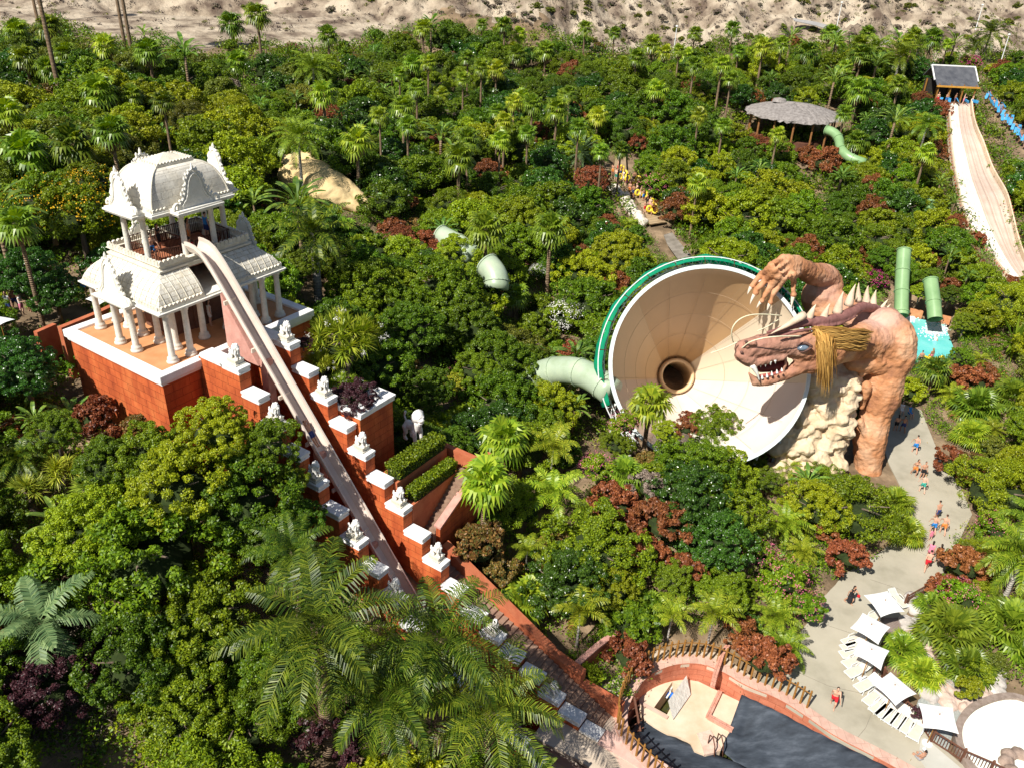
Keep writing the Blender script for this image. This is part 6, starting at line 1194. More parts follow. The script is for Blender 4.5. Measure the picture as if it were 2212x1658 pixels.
def trunk_mesh(h, r0, r1, seed, branches=7, R_=3.4):
    b = MB(); g = random.Random(seed); k = 6; P = [(0, 0, -1.0)]
    for i in range(1, k+1): P.append((g.uniform(-.12, .12)*i*.4, g.uniform(-.12, .12)*i*.4, h*i/k))
    b.tube(P, np.linspace(r0, r1, k+1), 8)
    for i in range(branches):
        a = 2*math.pi*i/branches+g.uniform(-.3, .3); z0 = h*g.uniform(.62, .95); e = (math.cos(a)*R_*.6, math.sin(a)*R_*.6, h+R_*.25+g.uniform(-.2, .3)); m_ = (e[0]*.45, e[1]*.45, (z0+e[2])/2+.2); b.tube([(P[-2][0], P[-2][1], z0), m_, e], [r1*.75, r1*.5, r1*.2], 6)
    return b.mesh('trunk', smooth=True)
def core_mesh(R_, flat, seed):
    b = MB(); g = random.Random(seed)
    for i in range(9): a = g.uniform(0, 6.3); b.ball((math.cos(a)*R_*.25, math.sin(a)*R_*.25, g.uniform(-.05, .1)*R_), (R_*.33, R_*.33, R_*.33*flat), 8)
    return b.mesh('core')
PROTO = {}
def proto_tree(key, cat, name, leaf, crown_me, h=3., trunk=True, R_=3.4, flat=.72, seed=0, extra=None, tname='trunk', core=True):
    t = thing(name, 'x', cat, (0, -500, 0))
    o = obj('crown', crown_me, None, t, (0, 0, h)); o.data = crown_me
    if not crown_me.materials: crown_me.materials.append(leafmats[leaf])
    o.material_slots[0].link = 'OBJECT'; o.material_slots[0].material = leafmats[leaf]
    if core: obj('shade_core', core_mesh(R_, flat, seed), corem, t, (0, 0, h-.1*R_))
    if trunk: obj(tname, trunk_mesh(h, .26, .14, seed, R_=R_), bark, t)
    for n_, me, m_, z in (extra or ()): obj(n_, me, m_, t, (0, 0, z))['kind'] = 'stuff'
    PROTO[key] = (t, R_, h); return t
cms = {}
for i in range(4): cms['b%d' % i] = crown_mesh('crown', 10+i, lobes=5+i, flat=.74, ncl=85, nl=95)
for i in range(2): cms['f%d' % i] = crown_mesh('crown', 30+i, lobes=5, flat=.66, ncl=110, nl=130, clr=.50, L=.15, W=.06)        # fine leaved
for i in range(2): cms['g%d' % i] = crown_mesh('crown', 40+i, R_=3.4, lobes=9, flat=.8, ncl=170, nl=150, clr=.42, L=.15, W=.085)      # dense, for near trees
for i in range(2): cms['l%d' % i] = crown_mesh('crown', 50+i, lobes=5, flat=.48, ncl=100, nl=90, clr=.55, L=.26, W=.10)
for i in range(2): cms['s%d' % i] = crown_mesh('crown', 60+i, R_=1.4, lobes=5, flat=.8, ncl=50, nl=80, clr=.72, L=.17, W=.10)
cms['m0'] = crown_mesh('crown', 70, R_=3.4, lobes=7, flat=.75, ncl=260, nl=90, clr=.34, L=.13, W=.075)             # smooth tight dome
for lf in ('deep', 'mid', 'lime', 'olive', 'gloss'):
    for i, cm_ in enumerate(('b0', 'b1', 'b2', 'b3')):
        if (lf, i) in (('gloss', 2), ('gloss', 3), ('olive', 2), ('olive', 3)): continue
        proto_tree('tree_%s%d' % (lf, i), 'tree', {'deep': 'dark_leaved_tree', 'mid': 'green_leaved_tree', 'lime': 'pale_leaved_tree', 'olive': 'olive_leaved_tree', 'gloss': 'glossy_leaved_tree'}[lf], lf, cms[cm_], 2.5, seed=i)
for lf in ('deep', 'mid', 'lime', 'olive'):
    proto_tree('fine_%s' % lf, 'tree', 'feathery_tree', lf, cms['f0' if lf in ('deep', 'lime') else 'f1'], 2.3, seed=3, flat=.66); proto_tree('flat_%s' % lf, 'tree', 'spreading_tree', lf, cms['l0' if lf in ('mid', 'olive') else 'l1'], 2.9, seed=4, flat=.48)
for lf in ('deep', 'mid', 'lime', 'gloss'): proto_tree('near_%s' % lf, 'tree', 'leafy_tree', lf, cms['g0' if lf != 'mid' else 'g1'], 2.6, seed=6, flat=.8)
proto_tree('dome_deep', 'tree', 'domed_tree', 'mid', cms['m0'], 2.1, seed=9); proto_tree('dome_red', 'tree', 'domed_tree', 'red', cms['m0'], 2.6, seed=9)
proto_tree('tree_red', 'tree', 'red_leaved_tree', 'red', cms['b1'], 2.6, seed=2); proto_tree('near_purple', 'shrub', 'purple_shrub', 'purple', cms['g1'], 2.2, seed=2, flat=.8)
for lf in ('red', 'rust', 'purple', 'lime', 'mid', 'deep', 'olive', 'yellow', 'straw'):
    for i in (0, 1): proto_tree('shrub_%s%d' % (lf, i), 'shrub', {'red': 'red_shrub', 'rust': 'rust_shrub', 'purple': 'purple_shrub', 'lime': 'pale_green_shrub', 'mid': 'green_shrub', 'deep': 'dark_green_shrub', 'olive': 'olive_shrub', 'yellow': 'yellow_shrub', 'straw': 'dry_shrub'}[lf], lf, cms['s%d' % i], .8, trunk=False, R_=1.4, seed=i)
def flowers(seed, R_, flat, n, s, name='flowers', nper=5):
    g = np.random.default_rng(seed); d = unit(g.normal(size=(n, 3))+np.array([0, 0, .5])); d[:, 2] = np.abs(d[:, 2])*.95; P = d*R_*(1.02+.1*g.random((n, 1)))*np.array([1, 1, flat]); cl = np.repeat(P, nper, axis=0)+g.normal(size=(n*nper, 3))*s*1.1; return fmesh_np(name, leafquads(cl, g.normal(size=cl.shape), unit(cl)+g.normal(size=cl.shape)*.3, s, s*.8), np.arange(n*nper*4).reshape(-1, 4))
def with_flowers(key, base_cm, leaf, petal, R_, flat, n, s, h, name, trunk=False, cat='shrub'):
    proto_tree(key, cat, name, leaf, cms[base_cm], h, trunk=trunk, R_=R_, flat=flat, seed=5, extra=[('flowers', flowers(hash(key) % 99 if 0 else len(key), R_*.93, flat, n, s), flm[petal], h)])
with_flowers('oleander_white', 's0', 'mid', 'white', 1.4, .85, 190, .085, .9, 'oleander'); with_flowers('oleander_pink', 's1', 'mid', 'pink', 1.4, .85, 75, .08, .9, 'oleander'); with_flowers('bougainvillea', 's1', 'deep', 'magenta', 1.4, .85, 150, .09, .9, 'bougainvillea')
with_flowers('cassia', 'b2', 'mid', 'yellow', 3.4, .74, 90, .16, 3.0, 'yellow_flowered_tree', True, 'tree'); with_flowers('croton_orange', 's0', 'rust', 'orange', 1.4, .85, 60, .09, .8, 'croton')
# ---- palms
def fan_leaf(g, org, az, el, pet, rad, segs=15, spread=2.35, droop=.35):
    """one fan leaf: petiole + pleated segments; returns verts (n,4,3)"""
    ca, sa = math.cos(az), math.sin(az); d = np.array([ca*math.cos(el), sa*math.cos(el), math.sin(el)]); side = np.array([-sa, ca, 0]); up = np.cross(side, d)*-1; up = np.cross(d, side)
    hub = org+d*pet; out = []
    pw = .035; out.append([org-side*pw, org+side*pw, hub+side*pw*.6, hub-side*pw*.6])
    for i in range(segs):
        a = -spread+2*spread*i/(segs-1); f = math.cos(a)*d+math.sin(a)*side; l = rad*(1-.18*(abs(a)/spread)**2)*g.uniform(.92, 1.06); w = 2*spread/(segs-1)*.60*rad
        s2 = np.cross(f, up); s2 /= np.linalg.norm(s2); tilt = up*(.05 if i % 2 else -.05)*rad
        m_ = hub+f*l*.58+up*.04*l+tilt*.3; tip = hub+f*l-np.array([0, 0, droop*l*(.7+.5*g.random())])
        out.append([hub, m_-s2*w*.5, m_+s2*w*.5, hub]); out.append([m_-s2*w*.5, tip, tip, m_+s2*w*.5])
    return out
def fan_crown(seed, n=30, pet=.85, rad=.98, el0=-.5, el1=1.45, segs=15, droop=.35):
    g = random.Random(seed); Q = []
    for i in range(n):
        u = (i+.5)/n; el = el1+(el0-el1)*u**.8; az = i*2.39996+g.uniform(-.25, .25); Q += fan_leaf(g, np.array([0, 0, .15*(1-u)]), az, el+g.uniform(-.12, .12), pet*g.uniform(.8, 1.1)*(1 if u > .25 else .75), rad*g.uniform(.85, 1.1), segs, droop=droop*(0.6+u))
    V = np.array(Q).reshape(-1, 3); return fmesh_np('crown', V, np.arange(len(V)).reshape(-1, 4))
def frond(g, az, el, L, leafl, n=34, droop=.9, vee=.55, w=.05, curl=0., twist=0.):
    """feather frond: curved rachis with two rows of narrow leaflets"""
    ts = np.linspace(0, 1, n); ca, sa = math.cos(az), math.sin(az); P = []; p = np.zeros(3); e = el; st = L/n
    for t in ts: P.append(p.copy()); e = el-droop*t**1.3*1.5; p = p+st*np.array([ca*math.cos(e), sa*math.cos(e), math.sin(e)])
    P = np.array(P); T = unit(np.gradient(P, axis=0)); side = np.array([-sa, ca, 0.]); up = unit(np.cross(T, side)*1.); up = np.where(up[:, 2:3] < 0, -up, up) if el > -.2 else up
    out = []
    for i in range(n-1): r_ = .03*(1-i/n)+.008; out.append([P[i]-side*r_, P[i]+side*r_, P[i+1]+side*r_*.9, P[i+1]-side*r_*.9])
    for i in range(int(n*.12), n):
        t = i/n; ll = leafl*(math.sin(math.pi*min(1, .12+t*.86))**.6)*g.uniform(.85, 1.1)
        for s in (-1, 1):
            d = side*s*math.cos(vee)+up[i]*math.sin(vee)*.9+T[i]*.55+np.array([0, 0, -.10]); d = d+np.array([g.uniform(-.14, .14), g.uniform(-.14, .14), g.uniform(-.14, .14)]); d /= np.linalg.norm(d); d2 = d+np.array([g.uniform(-.12, .12), g.uniform(-.12, .12), -.6-.35*t]); d2 /= np.linalg.norm(d2)
            a = P[i]; m_ = a+d*ll*.5; tip = m_+d2*ll*.5; ww = T[i]*w*.5
            out.append([a-ww*.6, a+ww*.6, m_+ww, m_-ww]); out.append([m_-ww, m_+ww, tip+ww*.4, tip-ww*.4])
    return out
def feather_crown(seed, n=26, L=3.6, leafl=.62, el0=-.55, el1=1.4, droop=.8, nn=34, w=.05, vee=.5):
    g = random.Random(seed); Q = []
    for i in range(n):
        u = (i+.5)/n; el = el1+(el0-el1)*u; Q += frond(g, i*2.39996+g.uniform(-.2, .2), el, L*g.uniform(.85, 1.08)*(1 if u > .15 else .8), leafl, nn, droop*g.uniform(.8, 1.2), vee, w)
    V = np.array(Q).reshape(-1, 3); return fmesh_np('crown', V, np.arange(len(V)).reshape(-1, 4))
def palm_proto(key, name, leaf, cm_, h, r0, r1, tm, dead=None, bulge=False, lean=0.):
    t = thing(name, 'x', 'palm', (0, -500, 0)); o = obj('crown', cm_, None, t, (lean, 0, h))
    if not cm_.materials: cm_.materials.append(leafmats[leaf])
    o.material_slots[0].link = 'OBJECT'; o.material_slots[0].material = leafmats[leaf]
    b = MB(); k = 9; P = [(lean*(i/k)**1.6, 0, -1.2+(h+1.2)*i/k) for i in range(k+1)]; rr = np.linspace(r0, r1, k+1)
    if bulge: rr = rr*(1+.35*np.sin(np.linspace(.2, 2.9, k+1)))
    b.tube(P, rr, 10); obj('trunk', b.mesh('trunk', smooth=True), tm, t)
    if dead: obj('dead_leaves', dead, leafmats['dead'], t, (lean, 0, h-.1))
    PROTO[key] = (t, 2., h)
fc = [fan_crown(i, n_, el0=-.75) for i, n_ in ((1, 24), (2, 19))]; fcs = fan_crown(5, 22, .8, .9, -.2, 1.4, 17, .3); fcd = fan_crown(7, 12, .7, .62, -1.35, -.75, 9, .5)
for lf, k in (('palm', 0), ('palmlime', 1), ('palmdark', 0)):
    for hh in (3, 5.5, 8): palm_proto('fan_%s_%s' % (lf, hh), 'fan_palm', lf, fc[k], hh, .19, .13, pbark, fcd)
    palm_proto('fanlow_%s' % lf, 'young_fan_palm', lf, fcs, .9, .2, .16, pbark)
palm_proto('fan_tall', 'tall_fan_palm', 'palm', fc[0], 17, .27, .17, pbark, fcd)
fe = [feather_crown(11, w=.085, leafl=.7), feather_crown(12, 22, 3.2, .6, -.4, 1.35, .9, w=.08)]; fed = feather_crown(13, 24, 4.5, .95, -.85, 1.35, .80, 46, .065, .36); fedb = feather_crown(14, 40, 3.4, .42, -.5, 1.45, .35, 44, .04, .5); fare = feather_crown(15, 13, 2.0, .5, .1, 1.35, .75, 26, .06)
for lf in ('palm', 'palmdark', 'palmlime'): palm_proto('feather_%s' % lf, 'feather_palm', lf, fe[0], 5.5, .2, .13, pbark2)
palm_proto('feather_low', 'feather_palm', 'palmlime', fe[1], 1.6, .16, .12, pbark); palm_proto('royal', 'royal_palm', 'palmdark', fe[0], 7., .26, .16, pbark2, None, True); palm_proto('areca', 'areca_palm', 'palmlime', fare, 2.6, .09, .06, pbark2)
palm_proto('big_feather', 'big_date_palm', 'palmdark', fed, 7, .34, .28, pbark); palm_proto('date', 'date_palm', 'palmblue', fedb, 1.8, .4, .35, pbark); palm_proto('big_blue', 'blue_palm', 'palmblue', feather_crown(16, 13, 3.4, .85, -.5, 1.2, .7, 40, .09, .2), 5, .3, .25, pbark)
fbb = fan_crown(9, 26, 1.0, 1.05, -.35, 1.4, 21, .22); palm_proto('fan_big', 'blue_fan_palm', 'palm', fbb, 1.5, .3, .25, pbark); palm_proto('fan_bigl', 'yellow_green_fan_palm', 'palmlime', fbb, 1.2, .3, .25, pbark)
# banana / strelitzia
def paddle(g, az, el, L, W, n=9):
    out = []; ca, sa = math.cos(az), math.sin(az); side = np.array([-sa, ca, 0]); p = np.zeros(3); pet = L*.55; P = []; e = el
    for i in range(n+4): P.append(p.copy()); e = el-.12*i*(.6 if i < 4 else 1.0)*.8; p = p+(pet/4 if i < 4 else L/n)*np.array([ca*math.cos(e), sa*math.cos(e), math.sin(e)])
    for i in range(4): out.append([P[i]-side*.04, P[i]+side*.04, P[i+1]+side*.035, P[i+1]-side*.035])
    ws = [W*math.sin(math.pi*min(1, (i+.35)/(n+.2)))**.7*.5 for i in range(n)]+[.01]
    for i in range(n-1):
        a, b_ = P[4+i], P[5+i]; up = np.array([0, 0, .25])
        for s in (-1, 1): out.append([a, a+side*s*ws[i]+up*ws[i], b_+side*s*ws[i+1]+up*ws[i+1], b_])
    return out
def banana_crown(seed, n=13, L=1.7, W=.5):
    g = random.Random(seed); Q = []
    for i in range(n): u = i/n; Q += paddle(g, i*2.4+g.uniform(-.3, .3), 1.45-1.0*u, L*g.uniform(.8, 1.15), W*g.uniform(.8, 1.1))
    V = np.array(Q).reshape(-1, 3); return fmesh_np('crown', V, np.arange(len(V)).reshape(-1, 4))
bc = [banana_crown(3), banana_crown(4, 17, 1.5, .36)]; palm_proto('banana', 'banana_plant', 'banana', bc[0], 1.6, .14, .1, pbark); palm_proto('strelitzia', 'giant_strelitzia', 'banana', bc[1], 3.2, .13, .1, pbark)
for k_ in ('banana', 'strelitzia'): PROTO[k_][0]['category'] = 'plant'
def rosettes(seed, nr, R_, L=.80, n=40, w=.085, flat=.8):
    g = np.random.default_rng(seed); out = []
    for r_ in range(nr):
        d = unit(g.normal(size=3)+np.array([0, 0, .5])); d[2] = abs(d[2]); c = d*R_*np.array([1, 1, flat])*(.75+.3*g.random()); a = unit(g.normal(size=(n, 3))+d*.9+np.array([0, 0, .35])); l = L*(.8+.35*g.random(n))[:, None]
        s = unit(np.cross(a, [.3, .2, 1.])); m_ = c+a*l*.45; tip = c+a*l-np.array([0, 0, .10])*l; V = np.stack([c-s*w*.3, m_-s*w*.5, tip, m_+s*w*.5], 1); out.append(V.reshape(-1, 3))
    V = np.concatenate(out); return fmesh_np('crown', V, np.arange(len(V)).reshape(-1, 4))
yc = rosettes(1, 30, 1.5); proto_tree('yucca', 'yucca', 'branching_yucca', 'yucca', yc, 2.6, R_=1.6, seed=8, extra=[('flowers', flowers(4, 1.9, .8, 9, .07, nper=26), flm['white'], 2.7)])
proto_tree('dracaena', 'plant', 'dracaena', 'yucca', rosettes(2, 8, .6, .85, 60, .05), 1.6, R_=.5, seed=3, core=False); proto_tree('agave', 'plant', 'agave', 'palm', rosettes(3, 1, .05, 1.25, 60, .13), .4, trunk=False, R_=.4, core=False)
for p_ in PROTO.values(): p_[0].hide_render = False
print('t protos', time.time()-_t0)
# ------------------------------------------------------------------ planting
plants = []      # (key, thing, x, y, r)
def locate(px, py, hc):
    d = ray(px, py); t = 22.
    while t < 330:
        p = CAM+d*t
        if p[2]-hc <= terr(p[0], p[1]): return p
        t += .35
    return None
FOOT = [  # world footprints kept free (pixels on the ground or tower frame)
 [TL(-1, 10.5), TL(12.4, 10.5), TL(12.4, .3), TL(8.0, -.0), TL(8.0, -9), TL(10.8, -9), TL(10.8, -14), TL(9.6, -14), TL(9.6, -28), TL(9.6, -45), TL(1.9, -45), TL(1.9, -1), TL(-1, -1)],
 [gz(*q) for q in PLAZA], [gz(*q) for q in PIT_P], [NC+np.array([-8, 2, 0]), NC+np.array([-8.4, -3, 0]), NC+np.array([-4, -5.5, 0]), NC+np.array([6, -5.5, 0]), NC+np.array([8.4, -3, 0]), NC+np.array([8, 3, 0]), NC+np.array([3, 16, 0]), NC+np.array([-5, 16, 0])],
 [at(1660, 1010, 60)*1., (24, 68, 0), (36, 68, 0), (36, 60, 0), (30, 57.5, 0), (24, 57.5, 0)], [gz(*q) for q in [(1905, 660), (2050, 685), (2075, 780), (1885, 800)]], [tuple(l) for l in LL]+[tuple(r_) for r_ in RR[::-1]], [gz(*q) for q in [(1830, 1270), (1990, 1280), (2050, 1500), (2212, 1460), (2400, 1800), (1990, 1700)]]]
def strip(P, w): A = [ground_at(*q)[:2] for q in P]; return [(a[0]-w, a[1]) for a in A]+[(a[0]+w, a[1]) for a in A[::-1]]
FOOT.append(strip([(2120, 205), (2132, 228), (2150, 248), (2172, 276), (2212, 325), (2240, 360)], 1.6)); FOOT.append(strip([(1338, 340), (1335, 385), (1370, 425), (1395, 460), (1415, 490), (1440, 525), (1475, 570)], 2.2)); FOOT.append(strip([(25, 712), (110, 700), (205, 672)], 2.))
FOOT = [[tuple(np.array(q)[:2]) for q in f] for f in FOOT]
KEEP = [  # picture regions where a building stands in view, with its distance: nothing planted in front of it may cover it
 (43, [(140, 712), (172, 600), (226, 452), (232, 372), (290, 330), (430, 318), (492, 385), (505, 430), (612, 575), (672, 672), (672, 700), (560, 760), (545, 815), (450, 850), (370, 893), (190, 815)]),
 (38, [(545, 740), (670, 690), (1015, 1262), (985, 1315), (900, 1255), (840, 1235), (770, 1190), (690, 1110), (650, 1010), (590, 900), (545, 830)]),
 (47, [(815, 985), (870, 875), (915, 875), (955, 945), (1000, 1000), (985, 1045), (930, 1130), (900, 1110), (820, 1010)]), (47, [(800, 860), (852, 845), (852, 930), (805, 985)]),
 (30, [(985, 1250), (1040, 1270), (1150, 1380), (1240, 1480), (1310, 1570), (1420, 1658), (1200, 1658), (1215, 1560), (1150, 1450), (1060, 1370)]),
 (30, [(1270, 1560), (1350, 1470), (1420, 1400), (1560, 1400), (1680, 1480), (1700, 1420), (1752, 1340), (1780, 1285), (1890, 1210), (1985, 1145), (1995, 1090), (1945, 1040), (1920, 1000), (1905, 930), (1960, 885), (1995, 890), (1990, 980), (2060, 1065), (2068, 1110), (2030, 1200), (2012, 1262), (1960, 1310), (1925, 1350), (1940, 1420), (1990, 1470), (2070, 1560), (2212, 1500), (2212, 1658), (1260, 1658)]),
 (56, [(1303, 790), (1320, 700), (1380, 620), (1470, 575), (1560, 565), (1640, 580), (1700, 545), (1830, 600), (1925, 650), (1980, 740), (1960, 830), (1920, 960), (1870, 990), (1790, 985), (1715, 1018), (1655, 965), (1600, 930), (1545, 870), (1500, 865), (1450, 885), (1430, 905), (1345, 850)]),
 (58, [(1172, 780), (1240, 768), (1330, 830), (1335, 855), (1290, 838), (1180, 822)]), (84, [(1925, 675), (2040, 695), (2062, 765), (1980, 770), (1960, 720)]), (84, [(1937, 545), (1965, 540), (1965, 680), (1932, 680)]), (84, [(2005, 655), (2035, 655), (2035, 690), (2005, 690)]),
 (156, [(2051, 224), (2095, 224), (2119, 310), (2080, 400), (2058, 320)]), (130, [(2060, 320), (2119, 312), (2171, 425), (2105, 480), (2078, 400)]), (100, [(2092, 450), (2171, 425), (2212, 566), (2165, 540), (2120, 500)]),
 (172, [(2018, 152), (2108, 155), (2110, 222), (2050, 225), (2046, 200), (2018, 192)]), (160, [(2118, 208), (2140, 215), (2212, 300), (2212, 335), (2165, 290), (2125, 240)]), (150, [(1612, 228), (1715, 218), (1820, 245), (1815, 260), (1715, 268), (1640, 257)]),
 (97, [(596, 385), (612, 335), (670, 322), (735, 368), (800, 440), (745, 425), (690, 400), (640, 385)]), (76, [(945, 497), (1005, 535), (1012, 562), (965, 545)]), (72, [(1050, 570), (1085, 575), (1085, 615), (1058, 605)]), (128, [(1785, 283), (1815, 283), (1825, 325), (1800, 325)]), (88, [(820, 414), (862, 425), (862, 440), (820, 428)]), (108, [(2004, 422), (2022, 422), (2022, 455), (2004, 455)]),
 (118, [(1318, 365), (1350, 350), (1395, 400), (1445, 480), (1500, 575), (1460, 560), (1400, 480), (1340, 420)]), (57, [(20, 690), (60, 690), (200, 640), (200, 690), (100, 745), (30, 735)]),
 (192, [(-200, -300), (-200, 45), (60, 38), (130, 36), (200, 66), (330, 72), (400, 92), (450, 74), (640, 82), (760, 78), (800, 58), (860, 44), (930, 34), (1060, 26), (1130, 44), (1200, 56), (1280, 60), (1330, 100), (1400, 92), (1480, 86), (1560, 82), (1640, 60), (1760, 72), (1900, 80), (2000, 72), (2100, 88), (2300, 110), (2300, -300)]),
 (200, [(130, 1545), (200, 1505), (265, 1490), (275, 1560), (230, 1658), (60, 1658), (60, 1610)])]
def mostly_clear(c, r, margin=.85):
    """c = crown centre in the world; True if it hides nothing that must be seen"""
    x, y = proj(c); D = (c-CAM) @ _w; rp_ = r*FPX/D*margin; pts_ = [(x, y)]+[(x+rp_*math.cos(a), y+rp_*math.sin(a)*.85) for a in np.arange(0, 6.28, .785)]
    for Yk, poly, bb in _KP:
        if c[1] > Yk+1.5 or x+rp_ < bb[0] or x-rp_ > bb[2] or y+rp_ < bb[1] or y-rp_ > bb[3]: continue
        for q in pts_:
            if inside(q, poly): return False
        for q in poly:
            if (q[0]-x)**2+(q[1]-y)**2 < (rp_*.9)**2: return False
    for X_, Y_, r_, yw in PROT:
        if c[1] < yw-.4 and (X_-x)**2+(Y_-y)**2 < (r_*.75+rp_*.8)**2: return False
    return True
PROT = []      # single plants that the photograph shows uncovered
def foot_clear(x, y, r):
    for f in FOOT:
        if x+r < min(q[0] for q in f) or x-r > max(q[0] for q in f) or y+r < min(q[1] for q in f) or y-r > max(q[1] for q in f): continue
        for a in (None, 0, 1.57, 3.14, 4.71, .8, 2.4, 3.9, 5.5):
            q = (x, y) if a is None else (x+r*math.cos(a), y+r*math.sin(a))
            if inside(q, f): return False
    return True
_KP = [(Yk, poly, (min(q[0] for q in poly), min(q[1] for q in poly), max(q[0] for q in poly), max(q[1] for q in poly))) for Yk, poly in KEEP]
used_proto = set()
COL = {'deep': 'dark green', 'mid': 'fresh green', 'lime': 'yellow green', 'olive': 'olive green', 'gloss': 'glossy dark green', 'red': 'brick red', 'rust': 'rust and green', 'purple': 'dark purple', 'yellow': 'yellow leaved', 'straw': 'dry greyish'}
def place(key, x, y, s, rz=None, label=None, group=None, dz=0., sz=None, z=None):
    t, R_, h = PROTO[key]; rz = random.uniform(0, 6.28) if rz is None else rz; z = float(terr(x, y)) if z is None else z; sc_ = (s, s, s*(sz or 1))
    if key not in used_proto: used_proto.add(key); t.location = (float(x), float(y), z+dz); t.rotation_euler = (0, 0, rz); t.scale = sc_; n = t
    else: n = dup(t, (x, y, z+dz), rz, sc_)
    if key.split('_')[0] in ('fan', 'fanlow', 'feather', 'royal', 'date', 'areca', 'big', 'strelitzia', 'banana'):   # only the trunk gets longer
        sz = sz or 1.
        n.scale = (s, s, s)
        for ch in n.children:
            if ch.name.startswith('trunk'): ch.scale = (1, 1, sz)
            elif ch.name.startswith('crown'): ch.location.z = h*sz
            else: ch.location.z = h*sz-.1
    n['label'] = label or 'TODO'; n['plantkey'] = key; plants.append((key, n, x, y, R_*s, group)); return n
def crown_px(px, py, rp_, key, label=None, hs=1., zs=None, dist=None, hc=None):
    """put the plant so that its crown is centred on this line of sight, rp_ wide in the picture"""
    t, R_, h = PROTO[key]; s = 1.
    for _ in range(6):
        hcen = (hc if hc is not None else h*s*(zs or 1)); p = locate(px, py, hcen) if dist is None else at(px, py, dist)
        if p is None: return None
        s = rp_*((p-CAM) @ _w)/FPX/R_
    z = p[2]-h*s*(zs or 1)
    return place(key, p[0], p[1], s, label=label, sz=zs, z=z)
# ---- plants one can single out
cp = crown_px
FR = 1.75   # visible radius of a fan crown of scale 1 is about 1.75 m
for k in PROTO:
    t, R_, h = PROTO[k]
    if k.startswith('fan_palm') or k == 'fan_tall': PROTO[k] = (t, 1.75, h)
    if k.startswith('fanlow'): PROTO[k] = (t, 1.6, h)
    if k.startswith('feather') or k == 'royal': PROTO[k] = (t, 2.9, h)
    if k == 'big_feather': PROTO[k] = (t, 3.7, h)
    if k == 'date': PROTO[k] = (t, 3.1, h)
    if k == 'big_blue': PROTO[k] = (t, 3.2, h)
    if k == 'areca': PROTO[k] = (t, 1.7, h)
    if k in ('banana', 'strelitzia'): PROTO[k] = (t, 1.9, h)
    if k == 'yucca': PROTO[k] = (t, 1.95, h)
    if k == 'dracaena': PROTO[k] = (t, 1.1, h)
    if k == 'agave': PROTO[k] = (t, 1.15, h)
    if k in ('fan_big', 'fan_bigl'): PROTO[k] = (t, 1.9, h)
def palm_px(cx, cy, rp_, bx, by, key='fan_palm_5.5', label=None):
    """palm with crown centre (cx,cy) and trunk foot at (bx,by)"""
    g_ = ground_at(bx, by); t, R_, h = PROTO[key]; D = (g_-CAM) @ _w; u0 = np.array(proj(g_)); u1 = np.array(proj(g_+np.array([0, 0, 1.]))); H_ = np.linalg.norm(np.array([cx, cy])-u0)/np.linalg.norm(u1-u0); s = rp_*D/FPX/R_
    return place(key, g_[0], g_[1], s, label=label, sz=H_/(h*s))
big = [('big_feather', 685, 1350, 195, 'great dark date palm with fronds sweeping over the lower part of the left stepped wall'), ('big_feather', 950, 1375, 165, 'second great date palm, its fronds hiding the white copings left of the long stair'), ('big_feather', 1060, 1530, 165, 'bright fronded date palm at the bottom edge beside the trench'), ('big_feather', 830, 1500, 150, 'date palm at the bottom, left of the bright fronded one'), ('big_feather', 632, 1190, 92, 'date palm rising close to the slide foot, half hidden behind the great one'),
       ('big_blue', 85, 1340, 135, 'bluish broad fronded palm at the left edge in the lower left')]
for k, x, y, r_, lb in big: cp(x, y, r_, k, lb, hc={1350: 9.5, 1375: 9, 1530: 6.5, 1500: 6, 1190: 8, 1340: 4}[y])
